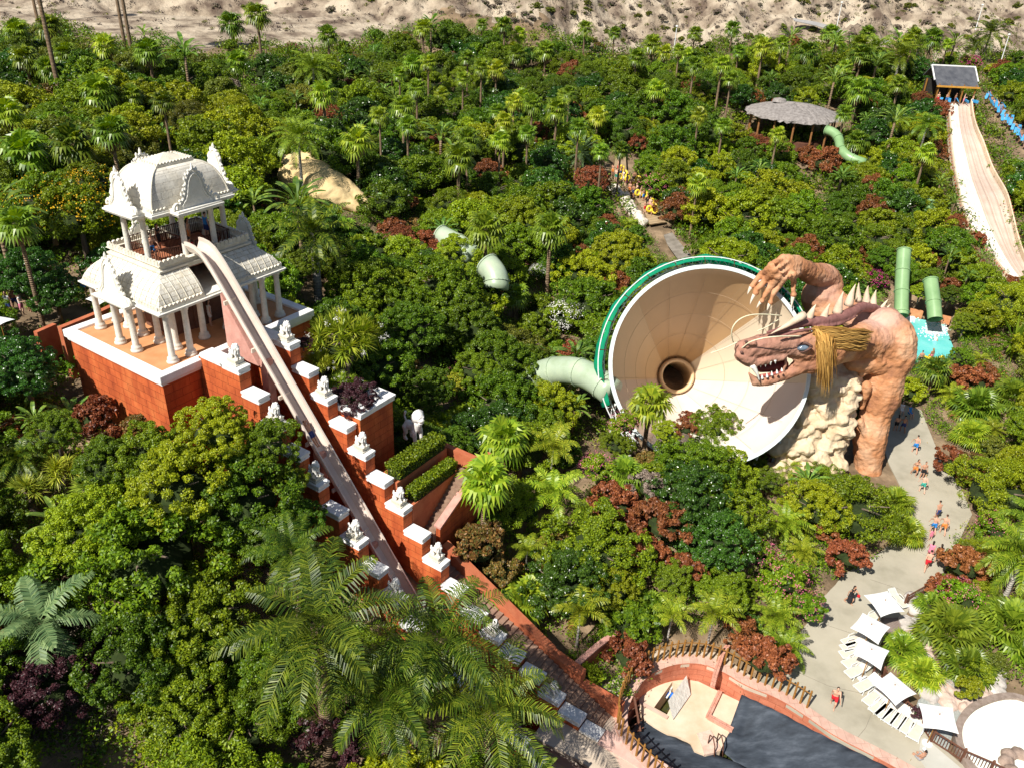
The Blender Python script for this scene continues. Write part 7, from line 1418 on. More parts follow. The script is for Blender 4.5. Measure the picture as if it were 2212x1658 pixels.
near = [('near_lime', 1988, 632, 24, 2.2, 'yellow green bush between the two green chutes'), ('near_mid', 2012, 598, 26, 2.4, 'green bush hiding the top of the right green chute'), ('near_deep', 2052, 640, 28, 2.2, 'dark bush right of the green chutes at the pool'), ('near_mid', 2085, 700, 34, 2.2, 'green bush at the right side of the turquoise pool'), ('near_mid', 2075, 770, 26, 1.6, 'green bush at the lower right corner of the turquoise pool'),
        ('near_deep', 1905, 560, 34, 3, 'dark bush left of the taller green chute'), ('near_mid', 1665, 285, 22, 3, 'green bush under the left side of the round pavilion'), ('near_deep', 1735, 296, 26, 3, 'dark bush under the middle of the round pavilion'), ('near_mid', 1700, 300, 24, 3, 'green bush under the round pavilion, second from left'), ('near_mid', 1835, 300, 24, 3, 'green bush right of the hooked tube at the pavilion'), ('near_mid', 1620, 1000, 42, 1.8, 'green bush between the domed tree and the foot of the beige rock'), ('fine_mid', 1660, 1040, 40, 1.6, 'fine leaved bush below the left foot of the beige rock'), ('near_lime', 470, 930, 85, 9, 'bright tree directly under the front corner of the temple base'), ('near_mid', 570, 960, 75, 9, 'green tree hiding the middle of the left stepped wall'), ('near_mid', 340, 985, 90, 6.5, 'green tree below the orange face of the temple base'), ('near_deep', 230, 1000, 75, 5.5, 'dark tree below the rust coloured shrubs, left'), ('near_deep', 650, 1120, 55, 6, 'dark tree between the lower left wall and the date palms'),
        ('near_mid', 620, 1040, 45, 7, 'small green tree against the left stepped wall behind the grey trunk'), ('near_mid', 120, 930, 60, 5, 'green tree left of the brown red shrub'), ('near_mid', 1030, 800, 55, 3, 'green tree between the olive bush and the yucca'), ('near_mid', 1060, 1130, 30, 3.4, 'green bush hiding the end of the side stair wall'), ('near_deep', 985, 950, 40, 3.5, 'dark tree behind the top of the side stair'), ('near_lime', 1320, 1270, 60, 2.6, 'yellow green tree below the round tree, centre'), ('near_mid', 1450, 1250, 50, 2.4, 'green tree between the fence and the red brown shrubs'),
        ('near_mid', 1560, 1280, 60, 2.4, 'green domed tree above the small feather palm by the fence'), ('near_mid', 300, 1200, 200, 4.5, 'large dense green tree filling the lower left, below the temple'), ('near_mid', 430, 1330, 150, 3.8, 'dense green tree right of the bluish palm, lower left'), ('near_deep', 520, 1080, 135, 6, 'dense dark tree below the temple base beside the left stepped wall'), ('near_lime', 380, 1050, 120, 7, 'yellow green tree just below the orange temple wall'), ('near_deep', 590, 1170, 80, 6, 'small dense tree overlapping the left stepped wall'),
        ('near_mid', 390, 1540, 125, 2.6, 'bushy green tree at the bottom edge, lower left'), ('near_purple', 85, 1490, 110, 2, 'dark purple shrub in the bottom left corner'), ('near_lime', 190, 1150, 110, 5, 'bright green tree in the left, above the bluish palm'), ('near_gloss', 50, 800, 85, 4.5, 'glossy dark tree left of the temple base'), ('near_gloss', 120, 640, 60, 3.6, 'glossy dark tree overhanging the shaded walkway'), ('near_gloss', 60, 600, 75, 4.5, 'glossy dark tree behind the leaning palm at the left edge'),
        ('near_mid', 1290, 1190, 112, 3.2, 'round green tree right of the rust coloured shrubs, centre'), ('dome_deep', 1500, 1020, 98, 2.8, 'smooth domed dark green tree below the white funnel bowl'), ('dome_deep', 1570, 1110, 90, 2.4, 'smooth domed tree below the first one, left of the rock'), ('dome_deep', 1555, 935, 72, 2.4, 'small domed green tree overlapping the funnel bottom edge'), ('fine_mid', 1840, 1095, 118, 2.6, 'wide fine leaved bush under the dragon leg beside the path'),
        ('fine_mid', 1770, 1050, 70, 2.2, 'fine leaved bush directly below the beige rock'), ('fine_lime', 2160, 1065, 105, 2.6, 'wide bright bush right of the path bend'), ('fine_lime', 2190, 660, 75, 3, 'round yellow green bush at the right edge above the agave'), ('near_mid', 960, 630, 95, 4.5, 'large round tree left of the short curved green tube'), ('near_deep', 880, 720, 80, 4, 'dark tree right of the yucca cluster'), ('fine_olive', 1110, 760, 90, 1.8, 'olive brown wispy bush left of the large green tube'),
        ('near_deep', 1090, 880, 95, 2.4, 'dark leafy bush above the bright fan palms'), ('near_mid', 850, 650, 60, 4, 'leafy tree between the royal palm and the round tree'), ('near_deep', 930, 845, 60, 3, 'dark tree behind the standing white lion'), ('near_lime', 980, 560, 62, 4, 'bright tree directly below the big fan palm pair'), ('cassia', 170, 470, 90, 5, 'yellow flowered tree left of the temple roof'), ('cassia', 100, 440, 80, 5, 'yellow flowered tree at the left, lower one'), ('cassia', 200, 400, 60, 5, 'yellow flowered tree nearest the temple dome'),
        ('near_mid', 420, 1420, 90, 3, 'green tree above the bushy one at the bottom edge'), ('fine_lime', 2120, 1020, 55, 2.4, 'small bright bush above the wide bright one right of the path'), ('near_lime', 1270, 1455, 32, .9, 'small bright green bush beside the pale path at the red wall'), ('near_mid', 640, 580, 50, 5, 'green tree behind the right side of the temple'), ('near_lime', 1130, 490, 75, 4, 'bright tree between the two big fan palms'),
        ('near_lime', 1340, 560, 70, 4, 'bright green tree left above the green net of the funnel'), ('near_lime', 1260, 600, 70, 3.4, 'yellow green tree behind the white oleander'), ('near_mid', 1080, 560, 40, 3, 'green tree behind the short curved tube')]
for k, x, y, r_, hc, lb in near: n_ = cp(x, y, r_, k, lb, hc=hc*(.82 if hc < 5 else 1)); PROT.append((x, y, r_*.45, n_.location.y)) if k == 'cassia' or 'pur' in k else None
sh = [('oleander_white', 1222, 690, 44, 'white flowering oleander left of the funnel net'), ('oleander_white', 1165, 590, 22, 'small white oleander under the right one of the two fan palms'), ('oleander_pink', 1160, 570, 26, 'pink flowering oleander under the right one of the two fan palms'), ('oleander_pink', 1290, 1010, 38, 'pink oleander on the dry bank left of the fan palm by the funnel'), ('oleander_pink', 1340, 950, 30, 'pink oleander above the first one on the dry bank'),
      ('oleander_pink', 1690, 1250, 52, 'pink oleander above the areca palms left of the pavement'), ('oleander_pink', 1740, 1310, 40, 'pink oleander nearest the pavement, lower middle right'), ('oleander_pink', 1640, 1200, 40, 'pink oleander left of the red shrub, upper one'), ('oleander_pink', 2075, 1290, 45, 'pink flowering shrub right of the brown railing'), ('oleander_pink', 1410, 405, 34, 'pink oleander beside the queue path'), ('bougainvillea', 1885, 610, 30, 'magenta bougainvillea behind the dragon spikes'), ('bougainvillea', 2095, 140, 22, 'magenta bougainvillea above the start hut'),
      ('shrub_purple0', 690, 1560, 60, 'dark purple shrub at the bottom, left of the date palms'), ('shrub_purple1', 760, 1610, 45, 'purple shrub lower right of the other at the bottom edge'), ('shrub_rust0', 1030, 1180, 62, 'rust coloured shrub round the foot of the bright fan palm'), ('shrub_rust1', 1075, 1230, 45, 'lower rust coloured shrub beside the red wall'),
      ('shrub_rust0', 300, 930, 45, 'rust coloured shrub under the orange temple wall'), ('shrub_red0', 210, 900, 50, 'brown red shrub left below the temple corner'), ('shrub_red1', 250, 950, 40, 'brown red shrub at the foot of the temple base'), ('shrub_red0', 1650, 1420, 55, 'brick red shrub above the curved post fence'), ('shrub_red1', 1600, 1370, 40, 'brick red shrub left of the other one above the fence'), ('shrub_red0', 1830, 1200, 42, 'brick red shrub at the left side of the path'), ('shrub_red1', 1790, 1150, 30, 'small brick red shrub beside the fine leaved bush'),
      ('shrub_red0', 2085, 1220, 50, 'dark red shrub right of the path above the railing'), ('shrub_red1', 2050, 1270, 40, 'dark red shrub at the end of the brown railing'), ('shrub_red0', 2120, 1040, 35, 'red shrub right of the path by the pair of bathers'), ('shrub_red1', 2060, 1000, 40, 'dark red shrub at the path bend'), ('shrub_red0', 1430, 1130, 60, 'red brown shrub between the round tree and the dome'), ('shrub_red1', 1400, 1190, 45, 'red brown shrub below the other, centre'), ('tree_red', 1780, 350, 40, 'brick red tree below the round pavilion'), ('tree_red', 1740, 335, 24, 'smaller brick red tree left of the larger below the pavilion'),
      ('tree_red', 1460, 455, 42, 'brick red tree right of the queue path'), ('shrub_red0', 885, 445, 24, 'brick red shrub right of the yellow rock'), ('shrub_rust0', 880, 810, 40, 'orange rust shrub right of the yucca'), ('shrub_yellow0', 985, 830, 28, 'yellow leaved shrub below the olive bush'), ('shrub_yellow1', 940, 820, 22, 'yellow leaved shrub next to the orange rust one'), ('croton_orange', 440, 1310, 34, 'red flowering croton right of the large green tree'), ('banana', 450, 1390, 45, 'banana plant right below the red croton'), ('banana', 385, 1060, 26, 'banana shoot poking out of the large green tree'),
      ('banana', 160, 910, 45, 'banana plant left of the brown red shrub'), ('banana', 70, 860, 40, 'banana plant left of the temple base'), ('banana', 350, 300, 28, 'banana plant above the temple dome'), ('yucca', 505, 880, 72, 'yucca cluster in front of the left stepped wall'), ('yucca', 430, 880, 40, 'yucca under the front corner of the temple base'), ('dracaena', 130, 1020, 40, 'spiky dark dracaena at the left, upper one'), ('dracaena', 190, 1060, 38, 'spiky dracaena right of the other at the left'),
      ('dracaena', 60, 1060, 42, 'spiky dracaena lowest of the group at the left edge'), ('dracaena', 100, 980, 35, 'spiky dracaena at the left above the group'), ('agave', 2190, 740, 60, 'large agave-like rosette at the right edge'), ('agave', 2200, 1405, 42, 'yellow variegated rosette plant at the right edge by the basin'), ('shrub_straw0', 1290, 850, 40, 'dry grey shrub right of the large green tube'), ('shrub_straw1', 1000, 545, 22, 'dry grey shrub left of the green tube bend'), ('shrub_straw0', 1400, 1050, 40, 'dry shrub on the bank below the fan palm'),       ('shrub_red1', 1490, 905, 22, 'red shrub left of the small domed tree at the funnel'), ('oleander_pink', 1500, 920, 22, 'pink oleander beside the small domed tree at the funnel'), ('shrub_red0', 1650, 985, 18, 'red shrub between the domed tree and the beige rock'), ('shrub_purple0', 1985, 1540, 16, 'small purple shrub beside the fourth parasol'), ('shrub_lime0', 2095, 1490, 30, 'low bright green ground plant among the pink rocks'), ('shrub_lime1', 2120, 1450, 26, 'low green plant between fan palms and rocks'),
      ('shrub_olive0', 1620, 640, 12, 'x') ]
for k, x, y, r_, lb in sh:
    if lb == 'x': continue
    t_, R_, h_ = PROTO[k]
    n_ = cp(x, y, r_*1.08, k, lb, hc=max(1.2, h_*r_*.042/R_*1.6) if k.startswith(('shrub', 'olea', 'boug', 'croton', 'near')) else None)
    if n_: PROT.append((x, y, r_, n_.location.y))
for k, x, y, r_, dd, lb in [('yucca', 745, 742, 84, 49.6, 'tall branching yucca with white blooms beside the right stepped wall'), ('near_purple', 655, 742, 20, 47, 'small dark purple shrub beside the uppermost right lion'), ('yucca', 690, 790, 40, 47.6, 'small yucca leaning over the second right coping')]:
    cp(x, y, r_, k, lb, dist=dd)
for k, x, y, r_, dd, lb in [('oleander_pink', 1345, 915, 34, 55, 'pink oleander below the lower left rim of the funnel'), ('near_mid', 1330, 960, 40, 54, 'green bush on the bank below the lower left rim of the funnel'), ('near_lime', 1440, 935, 34, 54, 'small bright bush right of the fan palm in front of the funnel'), ('shrub_red1', 1480, 925, 26, 54, 'small red shrub at the bottom lip of the funnel'), ('near_mid', 1450, 985, 40, 53.5, 'green bush under the small bright one in front of the funnel'), ('shrub_rust0', 1400, 1000, 34, 53, 'rust coloured shrub on the bank at the foot of the fan palm')]:
    cp(x, y, r_, k, lb, dist=dd)
for k, lx, ly, z_, s_, lb in [('near_purple', 8.5, -6.7, 14.0, .46, 'dark purple shrub spilling over the white coping of the block terrace'), ('yucca', 9.3, -4.9, 13.2, .62, 'lower yucca on the block terrace behind the purple shrub'), ('shrub_deep0', 9.8, -6.2, 14.8, .35, 'small dark green shrub at the far corner of the block terrace')]:
    q_ = TL(lx, ly); place(k, q_[0], q_[1], s_, label=lb, z=z_)
pal = [('fan_palm_5.5', 1050, 500, 50, 1046, 640, 'big fan palm above the short curved green tube, left of a pair'), ('fan_palm_5.5', 1192, 500, 46, 1180, 642, 'big fan palm with thin trunk, right of a pair above the white oleander'), ('fan_palmlime_5.5', 1395, 875, 56, 1385, 1008, 'bright fan palm standing in front of the funnel bowl'), ('fan_palmlime_5.5', 1040, 1045, 68, 1042, 1205, 'bright fan palm beside the side stair'), ('fan_palmlime_3', 1085, 950, 62, 1085, 1060, 'bright fan palm behind and above the one at the side stair'),
       ('fan_palm_3', 1105, 640, 36, 1110, 690, 'low fan palm left above the white oleander'), ('fan_palm_8', 330, 112, 36, 338, 218, 'fan palm with orange brown trunk standing alone in the upper left'), ('fan_palm_8', 501, 52, 34, 505, 100, 'fan palm against the desert slope, left of a pair'), ('fan_palm_8', 562, 36, 34, 568, 160, 'taller fan palm against the desert slope, right of a pair'), ('fan_palm_8', 712, 78, 28, 714, 165, 'fan palm against the desert right of the pair'), ('fan_palmlime_8', 708, 205, 38, 706, 320, 'bright fan palm in front of the dark palm grove'),
       ('fan_palm_5.5', 515, 135, 34, 518, 175, 'low fan palm beneath the desert pair'), ('fan_palm_5.5', 58, 125, 36, 72, 205, 'fan palm in the upper left, left one of two close together'), ('fan_palm_5.5', 108, 148, 32, 118, 215, 'fan palm in the upper left, right one of two close together'), ('fan_palm_5.5', 62, 330, 60, 75, 430, 'fan palm at the left edge above the yellow flowered trees'), ('fan_palm_8', 28, 505, 50, 103, 740, 'leaning fan palm whose trunk passes the shaded walkway'),
       ('fan_palm_8', 1870, 70, 20, 1868, 100, 'fan palm alone against the far road'), ('fan_palm_5.5', 1785, 70, 24, 1788, 100, 'fan palm left of the far lamp post'), ('fan_palm_8', 1580, 62, 22, 1575, 115, 'fan palm against the desert slope in the right half'), ('fan_palm_8', 1500, 72, 20, 1495, 120, 'fan palm on the slope right of the upper middle lamp post'), ('fan_palm_8', 1268, 62, 20, 1258, 138, 'thin fan palm against the desert in the upper middle'), ('fan_palm_8', 1324, 72, 18, 1322, 130, 'thin fan palm at the gap in the trees, upper middle'), ('fan_palm_5.5', 1410, 95, 26, 1405, 140, 'fan palm at the desert edge left of the lamp post'), ('fan_palm_5.5', 1180, 110, 28, 1176, 160, 'shaggy fan palm in the upper middle'), ('fan_palm_8', 1118, 118, 28, 1116, 170, 'fan palm in front of the big dark trees, upper middle'), ('feather_palmdark', 2130, 72, 44, 2122, 130, 'feather palm pair member above the start hut'), ('feather_palmdark', 2095, 100, 30, 2098, 128, 'smaller feather palm beside the tall one above the start hut'),
       ('royal', 692, 510, 88, 690, 672, 'royal palm with pale trunk right of the temple'), ('date', 1250, 330, 46, 1250, 372, 'stiff grey green date palm left of the queue path'), ('areca', 1190, 965, 58, 1188, 1050, 'young feather palm right of the bright fan palms'), ('areca', 1200, 1065, 66, 1190, 1150, 'young feather palm in the centre above the round tree'), ('areca', 1510, 1325, 60, 1525, 1405, 'small feather palm above the curved post fence'), ('areca', 1420, 1330, 48, 1440, 1390, 'small feather palm left of the other above the fence'), ('areca', 1235, 1320, 66, 1245, 1400, 'feather palm above the red retaining wall'), ('areca', 1130, 1190, 46, 1135, 1250, 'feather palm in the shade beside the rust coloured shrub'),
       ('feather_low', 1660, 1330, 68, 1665, 1370, 'bushy feather palm clump left of the pavement, upper one'), ('feather_low', 1690, 1395, 62, 1690, 1420, 'bushy feather palm clump left of the pavement, lower one'), ('feather_low', 1680, 1130, 62, 1690, 1160, 'feather palm below the beige rock'), ('feather_low', 1690, 1010, 40, 1695, 1040, 'small feather palm at the foot of the beige rock'), ('fan_bigl', 1950, 1150, 45, 1950, 1170, 'fan palm at the path edge right of the fine leaved bush'), ('fan_bigl', 1925, 1085, 45, 1925, 1105, 'fan palm on the bush beside the path, upper one'), ('feather_palmlime', 2165, 1190, 90, 2170, 1290, 'feather palm arching over the right side of the path'), ('feather_palm', 2200, 1120, 70, 2205, 1200, 'feather palm at the right edge by the wide bright bush'),
       ('fan_big', 2040, 1365, 80, 2040, 1395, 'silvery fan palm cluster right of the wooden deck'), ('fan_big', 2165, 1350, 75, 2165, 1380, 'silvery fan palm at the right edge above the rocks'), ('fan_big', 2080, 1440, 60, 2080, 1460, 'silvery fan palm lowest of the cluster by the rocks'), ('fan_bigl', 1945, 1405, 50, 1945, 1420, 'yellow green fan palm right of the third parasol'), ('fan_bigl', 1985, 1455, 50, 1985, 1470, 'yellow green fan palm right of the fourth parasol'), ('fan_big', 2010, 1310, 45, 2010, 1325, 'silvery fan palm at the brown railing'), ('fan_big', 2100, 880, 60, 2100, 900, 'fan palm right of the path by the dragon leg'), ('fan_palmdark_3', 2020, 800, 38, 2000, 860, 'dark fan palm at the near side of the turquoise pool'), ('fan_big', 2180, 860, 55, 2180, 880, 'fan palm at the right edge below the agave'), ('fan_bigl', 2090, 940, 45, 2090, 960, 'yellow green fan palm right of the path, below the dark one'),
       ('fan_big', 20, 1240, 60, 20, 1265, 'yellowing fan palm at the left edge above the bluish palm'), ('feather_palmdark', 60, 985, 60, 62, 1060, 'dark feather palm at the left edge below the temple base'), ('feather_palmdark', 620, 1010, 52, 625, 1115, 'small feather palm with grey trunk against the left stepped wall')]
for k, cx_, cy_, r_, bx, by, lb in pal: n_ = palm_px(cx_, cy_, r_, bx, by, k, lb); PROT.append((cx_, cy_, r_*.7, n_.location.y))
for (x0_, xb, yb_, lb) in ((60, 133, 222, 'very tall palm trunk in the upper left, leftmost of the tall ones'), (236, 272, 112, 'very tall palm trunk against the desert, left of a pair'), (262, 285, 118, 'very tall palm trunk against the desert, right of a pair'), (40, 82, 48, 'tall palm trunk at the top left behind the leftmost')):
    g_ = ground_at(xb, yb_); place('fan_tall', g_[0], g_[1], 1.15, label=lb)
# small fan palms of the middle band
band = [(863, 160), (925, 135), (900, 190), (880, 270), (905, 100), (1000, 170), (1040, 145), (1072, 150), (1010, 125), (947, 142), (1110, 220), (1150, 225), (1203, 235), (1090, 262), (1190, 270), (1140, 288), (1080, 303), (1010, 300), (1250, 275), (1320, 268), (1300, 328), (1580, 170), (1650, 100), (1690, 95), (1540, 190), (1510, 250), (1975, 78), (2015, 82), (1960, 90), (1990, 168), (1825, 245), (2000, 330), (870, 230), (820, 250), (760, 240), (1230, 200), (1500, 140), (1560, 140)]
for i, (x, y) in enumerate(band[::1]): (i % 5 == 4) or cp(x, y, (29 if y > 200 else 24)*(.85+.3*((i*7)%5)/4), ('fan_palm_8', 'fan_palmlime_8', 'fan_palm_8')[i % 3], 'TODO', hc=8.2)
for i, (x, y) in enumerate([(640, 220), (665, 255), (690, 275), (735, 255), (760, 200), (745, 170), (800, 170), (780, 280), (830, 200), (850, 215), (1590, 385), (1640, 370), (1700, 270), (1870, 260), (2030, 400), (2050, 560), (2090, 600), (2120, 560), (560, 230), (130, 260), (180, 270)]): cp(x, y, 22 if y < 300 else 26, 'strelitzia' if i % 3 else 'banana', 'TODO', hc=3.5)
print('t plant0', time.time()-_t0); rp2 = random.Random(77); npal = 0
for i in range(900):          # fan and feather palms standing above the forest
    px, py = rp2.uniform(-20, 2230), (rp2.uniform(110, 480) if i % 3 else None); py = py if py is not None else float(skyl(px))+rp2.uniform(-22, 30); dens = .9 if py < 340 else .4
    if (250 < px < 640 and py > 230) or rp2.random() > dens or npal > 60: continue
    hc_ = rp2.uniform(4.6, 7.6); p = locate(px, py, hc_)
    if p is None or p[1] > 200 or not mostly_clear(p, 1.9) or not foot_clear(p[0], p[1], .6): continue
    if any((q[2]-p[0])**2+(q[3]-p[1])**2 < 3.4**2 for q in plants): continue
    k = rp2.choice(['fan_palm_8', 'fan_palm_5.5', 'fan_palmlime_8', 'fan_palmlime_5.5', 'fan_palmdark_8', 'feather_palm', 'strelitzia']); t, R_, h = PROTO[k]; s_ = rp2.uniform(.85, 1.5) if k != 'strelitzia' else 1.7
    place(k, p[0], p[1], s_, label='TODO', sz=hc_/(h*s_)); npal += 1
for i in range(120):           # red and rust crowns scattered through the canopy
    px, py = rp2.uniform(700, 2200), rp2.uniform(150, 620); p = locate(px, py, 2.5)
    if p is None or not mostly_clear(p, 2.2) or not foot_clear(p[0], p[1], 2.): continue
    if any((q[2]-p[0])**2+(q[3]-p[1])**2 < 3.2**2 for q in plants): continue
    place(rp2.choice(['tree_red', 'dome_red', 'tree_red']), p[0], p[1], rp2.uniform(.28, .8), label='TODO', z=p[2]-2.)
# ---- the forest: fill every remaining gap with individual trees and shrubs
def zone(px, py):
    if py < 330 and px < 700: return ['deep', 'deep', 'mid', 'olive', 'gloss'] if py < 170 else ['lime', 'mid', 'lime', 'mid', 'olive']
    if px < 640 and py < 760: return ['lime', 'mid', 'lime', 'mid', 'gloss']
    if px < 760 and py >= 760: return ['mid', 'deep', 'deep', 'mid']
    if py < 240 and px < 1500: return ['deep', 'deep', 'mid', 'deep', 'mid', 'gloss']
    if px > 1400 and py < 560: return ['mid', 'deep', 'mid', 'lime', 'lime', 'gloss']
    if px > 1980: return ['mid', 'lime', 'lime', 'mid', 'olive']
    return ['mid', 'deep', 'mid', 'deep', 'gloss', 'lime']
rf = random.Random(12); grid_ = {}
_pa = []
def near_ok(x, y, r, f=.60):
    while len(_pa) < len(plants): q = plants[len(_pa)]; _pa.append((q[2], q[3], min(q[4], 4.)))
    A = np.array(_pa); return not np.any((A[:, 0]-x)**2+(A[:, 1]-y)**2 < (f*(r+A[:, 2]))**2)
cand = []
for py in range(40, 1730, 16):
    for px in range(-90, 2310, 20): cand.append((px+rf.uniform(-10, 10), py+rf.uniform(-8, 8)))
rf.shuffle(cand); nfill = [0, 0]
def locate_many(Q, hc):
    Q = np.array(Q); hc = np.array(hc); d = _w*FPX+_r*(Q[:, 0:1]-1106)-_u*(Q[:, 1:2]-829); d /= np.linalg.norm(d, axis=1)[:, None]; t = np.full(len(Q), 22.); live = np.ones(len(Q), bool)
    for _ in range(620):
        p = CAM+d*t[:, None]; hit = p[:, 2]-hc <= terr(p[:, 0], p[:, 1]); live &= ~hit; t = np.where(live, t+.5, t)
        if not live.any() or t.max() > 330: break
    return [None if l else p_ for l, p_ in zip(live, CAM+d*t[:, None])]
for pas, (rlo, rhi, f, cap_) in enumerate(((2.5, 4.2, .47, 560), (1.2, 2.2, .50, 420))):
    cnt = 0; RR_ = []; HH_ = []
    for px, py in cand:
        r = rf.uniform(rlo, rhi); hc = r*.75+(2.2 if pas == 0 else .6)
        if px > 1980 and py > 1180 or (1560 < px and py > 1260): r = min(r, 1.0); hc = .8
        RR_.append(r); HH_.append(hc)
    LP_ = locate_many(cand, HH_)
    for (px, py), r, hc, p in zip(cand, RR_, HH_, LP_):
        if cnt >= cap_: break
        if pas == 0 and (1340 < px < 1460 and 900 < py < 1100 or 1200 < px < 1420 and 900 < py < 1060): continue
        if p is None or p[1] > 201 or p[1] < 22 or py < skyl(px)-4: continue
        if not near_ok(p[0], p[1], r, f): continue
        if not foot_clear(p[0], p[1], r*.75 if pas else r*.6): continue
        if not mostly_clear(p, r): continue
        z_ = zone(px, py); lf = rf.choice(z_); u = rf.random()
        if pas == 0: k = 'fine_'+lf if (u < .26 and lf != 'gloss') else 'flat_'+lf if (u < .34 and lf != 'gloss') else 'near_'+lf if (p[1] < 75 and lf != 'olive') else 'tree_%s%d' % (lf, rf.randrange(2 if lf in ('gloss', 'olive') else 4))
        else:
            if u < .10: k = 'shrub_red%d' % rf.randrange(2)
            elif u < .16: k = 'shrub_rust%d' % rf.randrange(2)
            elif u < .19: k = 'oleander_pink'
            elif u < .21: k = 'shrub_yellow0'
            elif u < .36: k = 'fanlow_palm' if rf.random() < .5 else 'fanlow_palmlime'
            elif u < .44: k = 'strelitzia'
            elif u < .50: k = 'feather_low'
            elif u < .52: k = 'shrub_straw0'
            else: k = 'shrub_%s%d' % (lf if lf != 'gloss' else 'deep', rf.randrange(2))
        t, R_, h = PROTO[k]; s = r/R_; zz_ = p[2]-h*s if pas == 0 else float(terr(p[0], p[1]))
        zz_ = min(zz_, float(terr(p[0], p[1]))+.1)
        n_ = place(k, p[0], p[1], s, z=max(zz_, float(terr(p[0], p[1]))-2.5), sz=None); cnt += 1
    print('fill pass', pas, cnt)
print('t fill', time.time()-_t0)
# hedges
def hedge(x0, x1, y0, y1, z, h, label):
    g = np.random.default_rng(int(x0*7)); n = 5200; P = np.stack([g.uniform(x0, x1, n), g.uniform(y0, y1, n), z+h*(.25+.8*g.random(n)**.5)], 1); d = g.normal(size=P.shape)+np.array([0, 0, .5]); V = leafquads(P, d, g.normal(size=P.shape)+np.array([0, 0, 1.2]), .16, .10)
    t = thing('clipped_hedge', label, 'hedge', TL(0, 0, 0), TROT); me = fmesh_np('foliage', V, np.arange(len(V)).reshape(-1, 4)); obj('foliage', me, leafmats['mid'], t); b = MB(); b.box((x0+.12, y0+.12, z), (x1-.12, y1-.12, z+h*.8)); obj('shade_core', b, corem, t)  # dark box inside the leaves stands in for the hedge's inner shade
hedge(7.5, 12.2, -11.15, -9.9, 10.9, 1.15, 'longer clipped hedge in front of the standing lion'); hedge(7.6, 11.9, -12.3, -11.45, 9.7, 1.1, 'shorter clipped hedge beside the side stair')
# ---- ground cover and desert scrub
def cover(name, n, box, m, L, W, ok, zoff=.05, spread=.25, per=1, label=None, cat=None, seed=1):
    g = np.random.default_rng(seed); X_ = g.uniform(box[0], box[1], n*2); Y_ = g.uniform(box[2], box[3], n*2); k = ok(X_, Y_); X_, Y_ = X_[k][:n], Y_[k][:n]; Z_ = terr(X_, Y_)
    X_ = np.repeat(X_, per)+g.normal(size=len(X_)*per)*spread; Y_ = np.repeat(Y_, per)+g.normal(size=len(Y_)*per)*spread; Z_ = terr(X_, Y_)+zoff+np.abs(g.normal(size=len(X_)))*spread*.9
    P = np.stack([X_, Y_, Z_], 1); V = leafquads(P, g.normal(size=P.shape)+np.array([0, 0, .6]), g.normal(size=P.shape)+np.array([0, 0, 1.]), L, W); o = obj(name, fmesh_np(name, V, np.arange(len(V)).reshape(-1, 4)), m); tag(o, label, cat, kind='stuff'); return o
nz_ok = lambda a, c: ~np.any([inside_np(a, c, f) for f in FOOT], axis=0) & (np.abs(a) < c*.72+12)
bare = vnoise
def ok1(a, c):
    k = nz_ok(a, c) & (vnoise(a, c, 6, 21, 3) > -.22); pb_ = [gz(*q, 3)[:2] for q in [(100, 1480), (300, 1460), (300, 1600), (240, 1700), (40, 1700), (40, 1600)]]; return k & ~inside_np(a, c, pb_)
def thicket(name, n, box, m, rad, nl, L, W, thr, seed, label, hmul=1.):
    g = np.random.default_rng(seed); a = g.uniform(box[0], box[1], n*3); c = g.uniform(box[2], box[3], n*3); k = nz_ok(a, c) & (vnoise(a, c, 8, seed, 3) > thr[0]) & (vnoise(a, c, 8, seed, 3) < thr[1]) & ~inside_np(a, c, [gz(*q, 3)[:2] for q in [(100, 1480), (300, 1460), (300, 1600), (240, 1700), (40, 1700), (40, 1600)]])
    Dd = np.stack([a, c, terr(a, c)], -1)-CAM; Dp = Dd @ _w; k &= (829-FPX*(Dd @ _u)/Dp > skyl(1106+FPX*(Dd @ _r)/Dp)+10) if 'desert' not in name else True
    a, c = a[k][:n], c[k][:n]; n = len(a); r = rad*(.6+.7*g.random(n)); C = np.stack([a, c, terr(a, c)+r*.35*hmul], 1); i = np.repeat(np.arange(n), nl); v = unit(g.normal(size=(n*nl, 3))+np.array([0, 0, .5])); P = C[i]+v*(r[i]*(.6+.45*g.random(n*nl)))[:, None]*np.array([1, 1, .75*hmul])
    V = leafquads(P, g.normal(size=P.shape)+v*.6, v+np.array([0, 0, .5])+g.normal(size=P.shape)*.4, L*(.7+.6*g.random(len(P))), W); o = obj(name, fmesh_np(name, V, np.arange(len(V)).reshape(-1, 4)), m); tag(o, label, 'undergrowth', kind='stuff')
NB = (-55, 75, 22, 112)
thicket('undergrowth', 5200, NB, leafmats['mid'], .75, 46, .20, .11, (-.12, .9), 21, 'low fresh green undergrowth filling the ground between the trees')
thicket('undergrowth', 3600, NB, leafmats['deep'], .8, 46, .20, .11, (-.9, .0), 22, 'low dark green undergrowth filling the ground between the trees')
thicket('undergrowth', 1100, NB, leafmats['lime'], .6, 46, .18, .10, (.12, .9), 23, 'patches of yellow green undergrowth between the trees')
thicket('undergrowth', 420, NB, leafmats['red'], .65, 46, .17, .10, (.22, .9), 24, 'patches of red leaved undergrowth between the trees')
thicket('undergrowth', 4200, (-125, 130, 108, 203), leafmats['mid'], 1.5, 30, .42, .24, (-.05, .9), 25, 'green undergrowth of the far forest', 1.2)
thicket('undergrowth', 4200, (-125, 130, 108, 203), leafmats['deep'], 1.5, 30, .42, .24, (-.9, .1), 26, 'dark undergrowth of the far forest', 1.2)
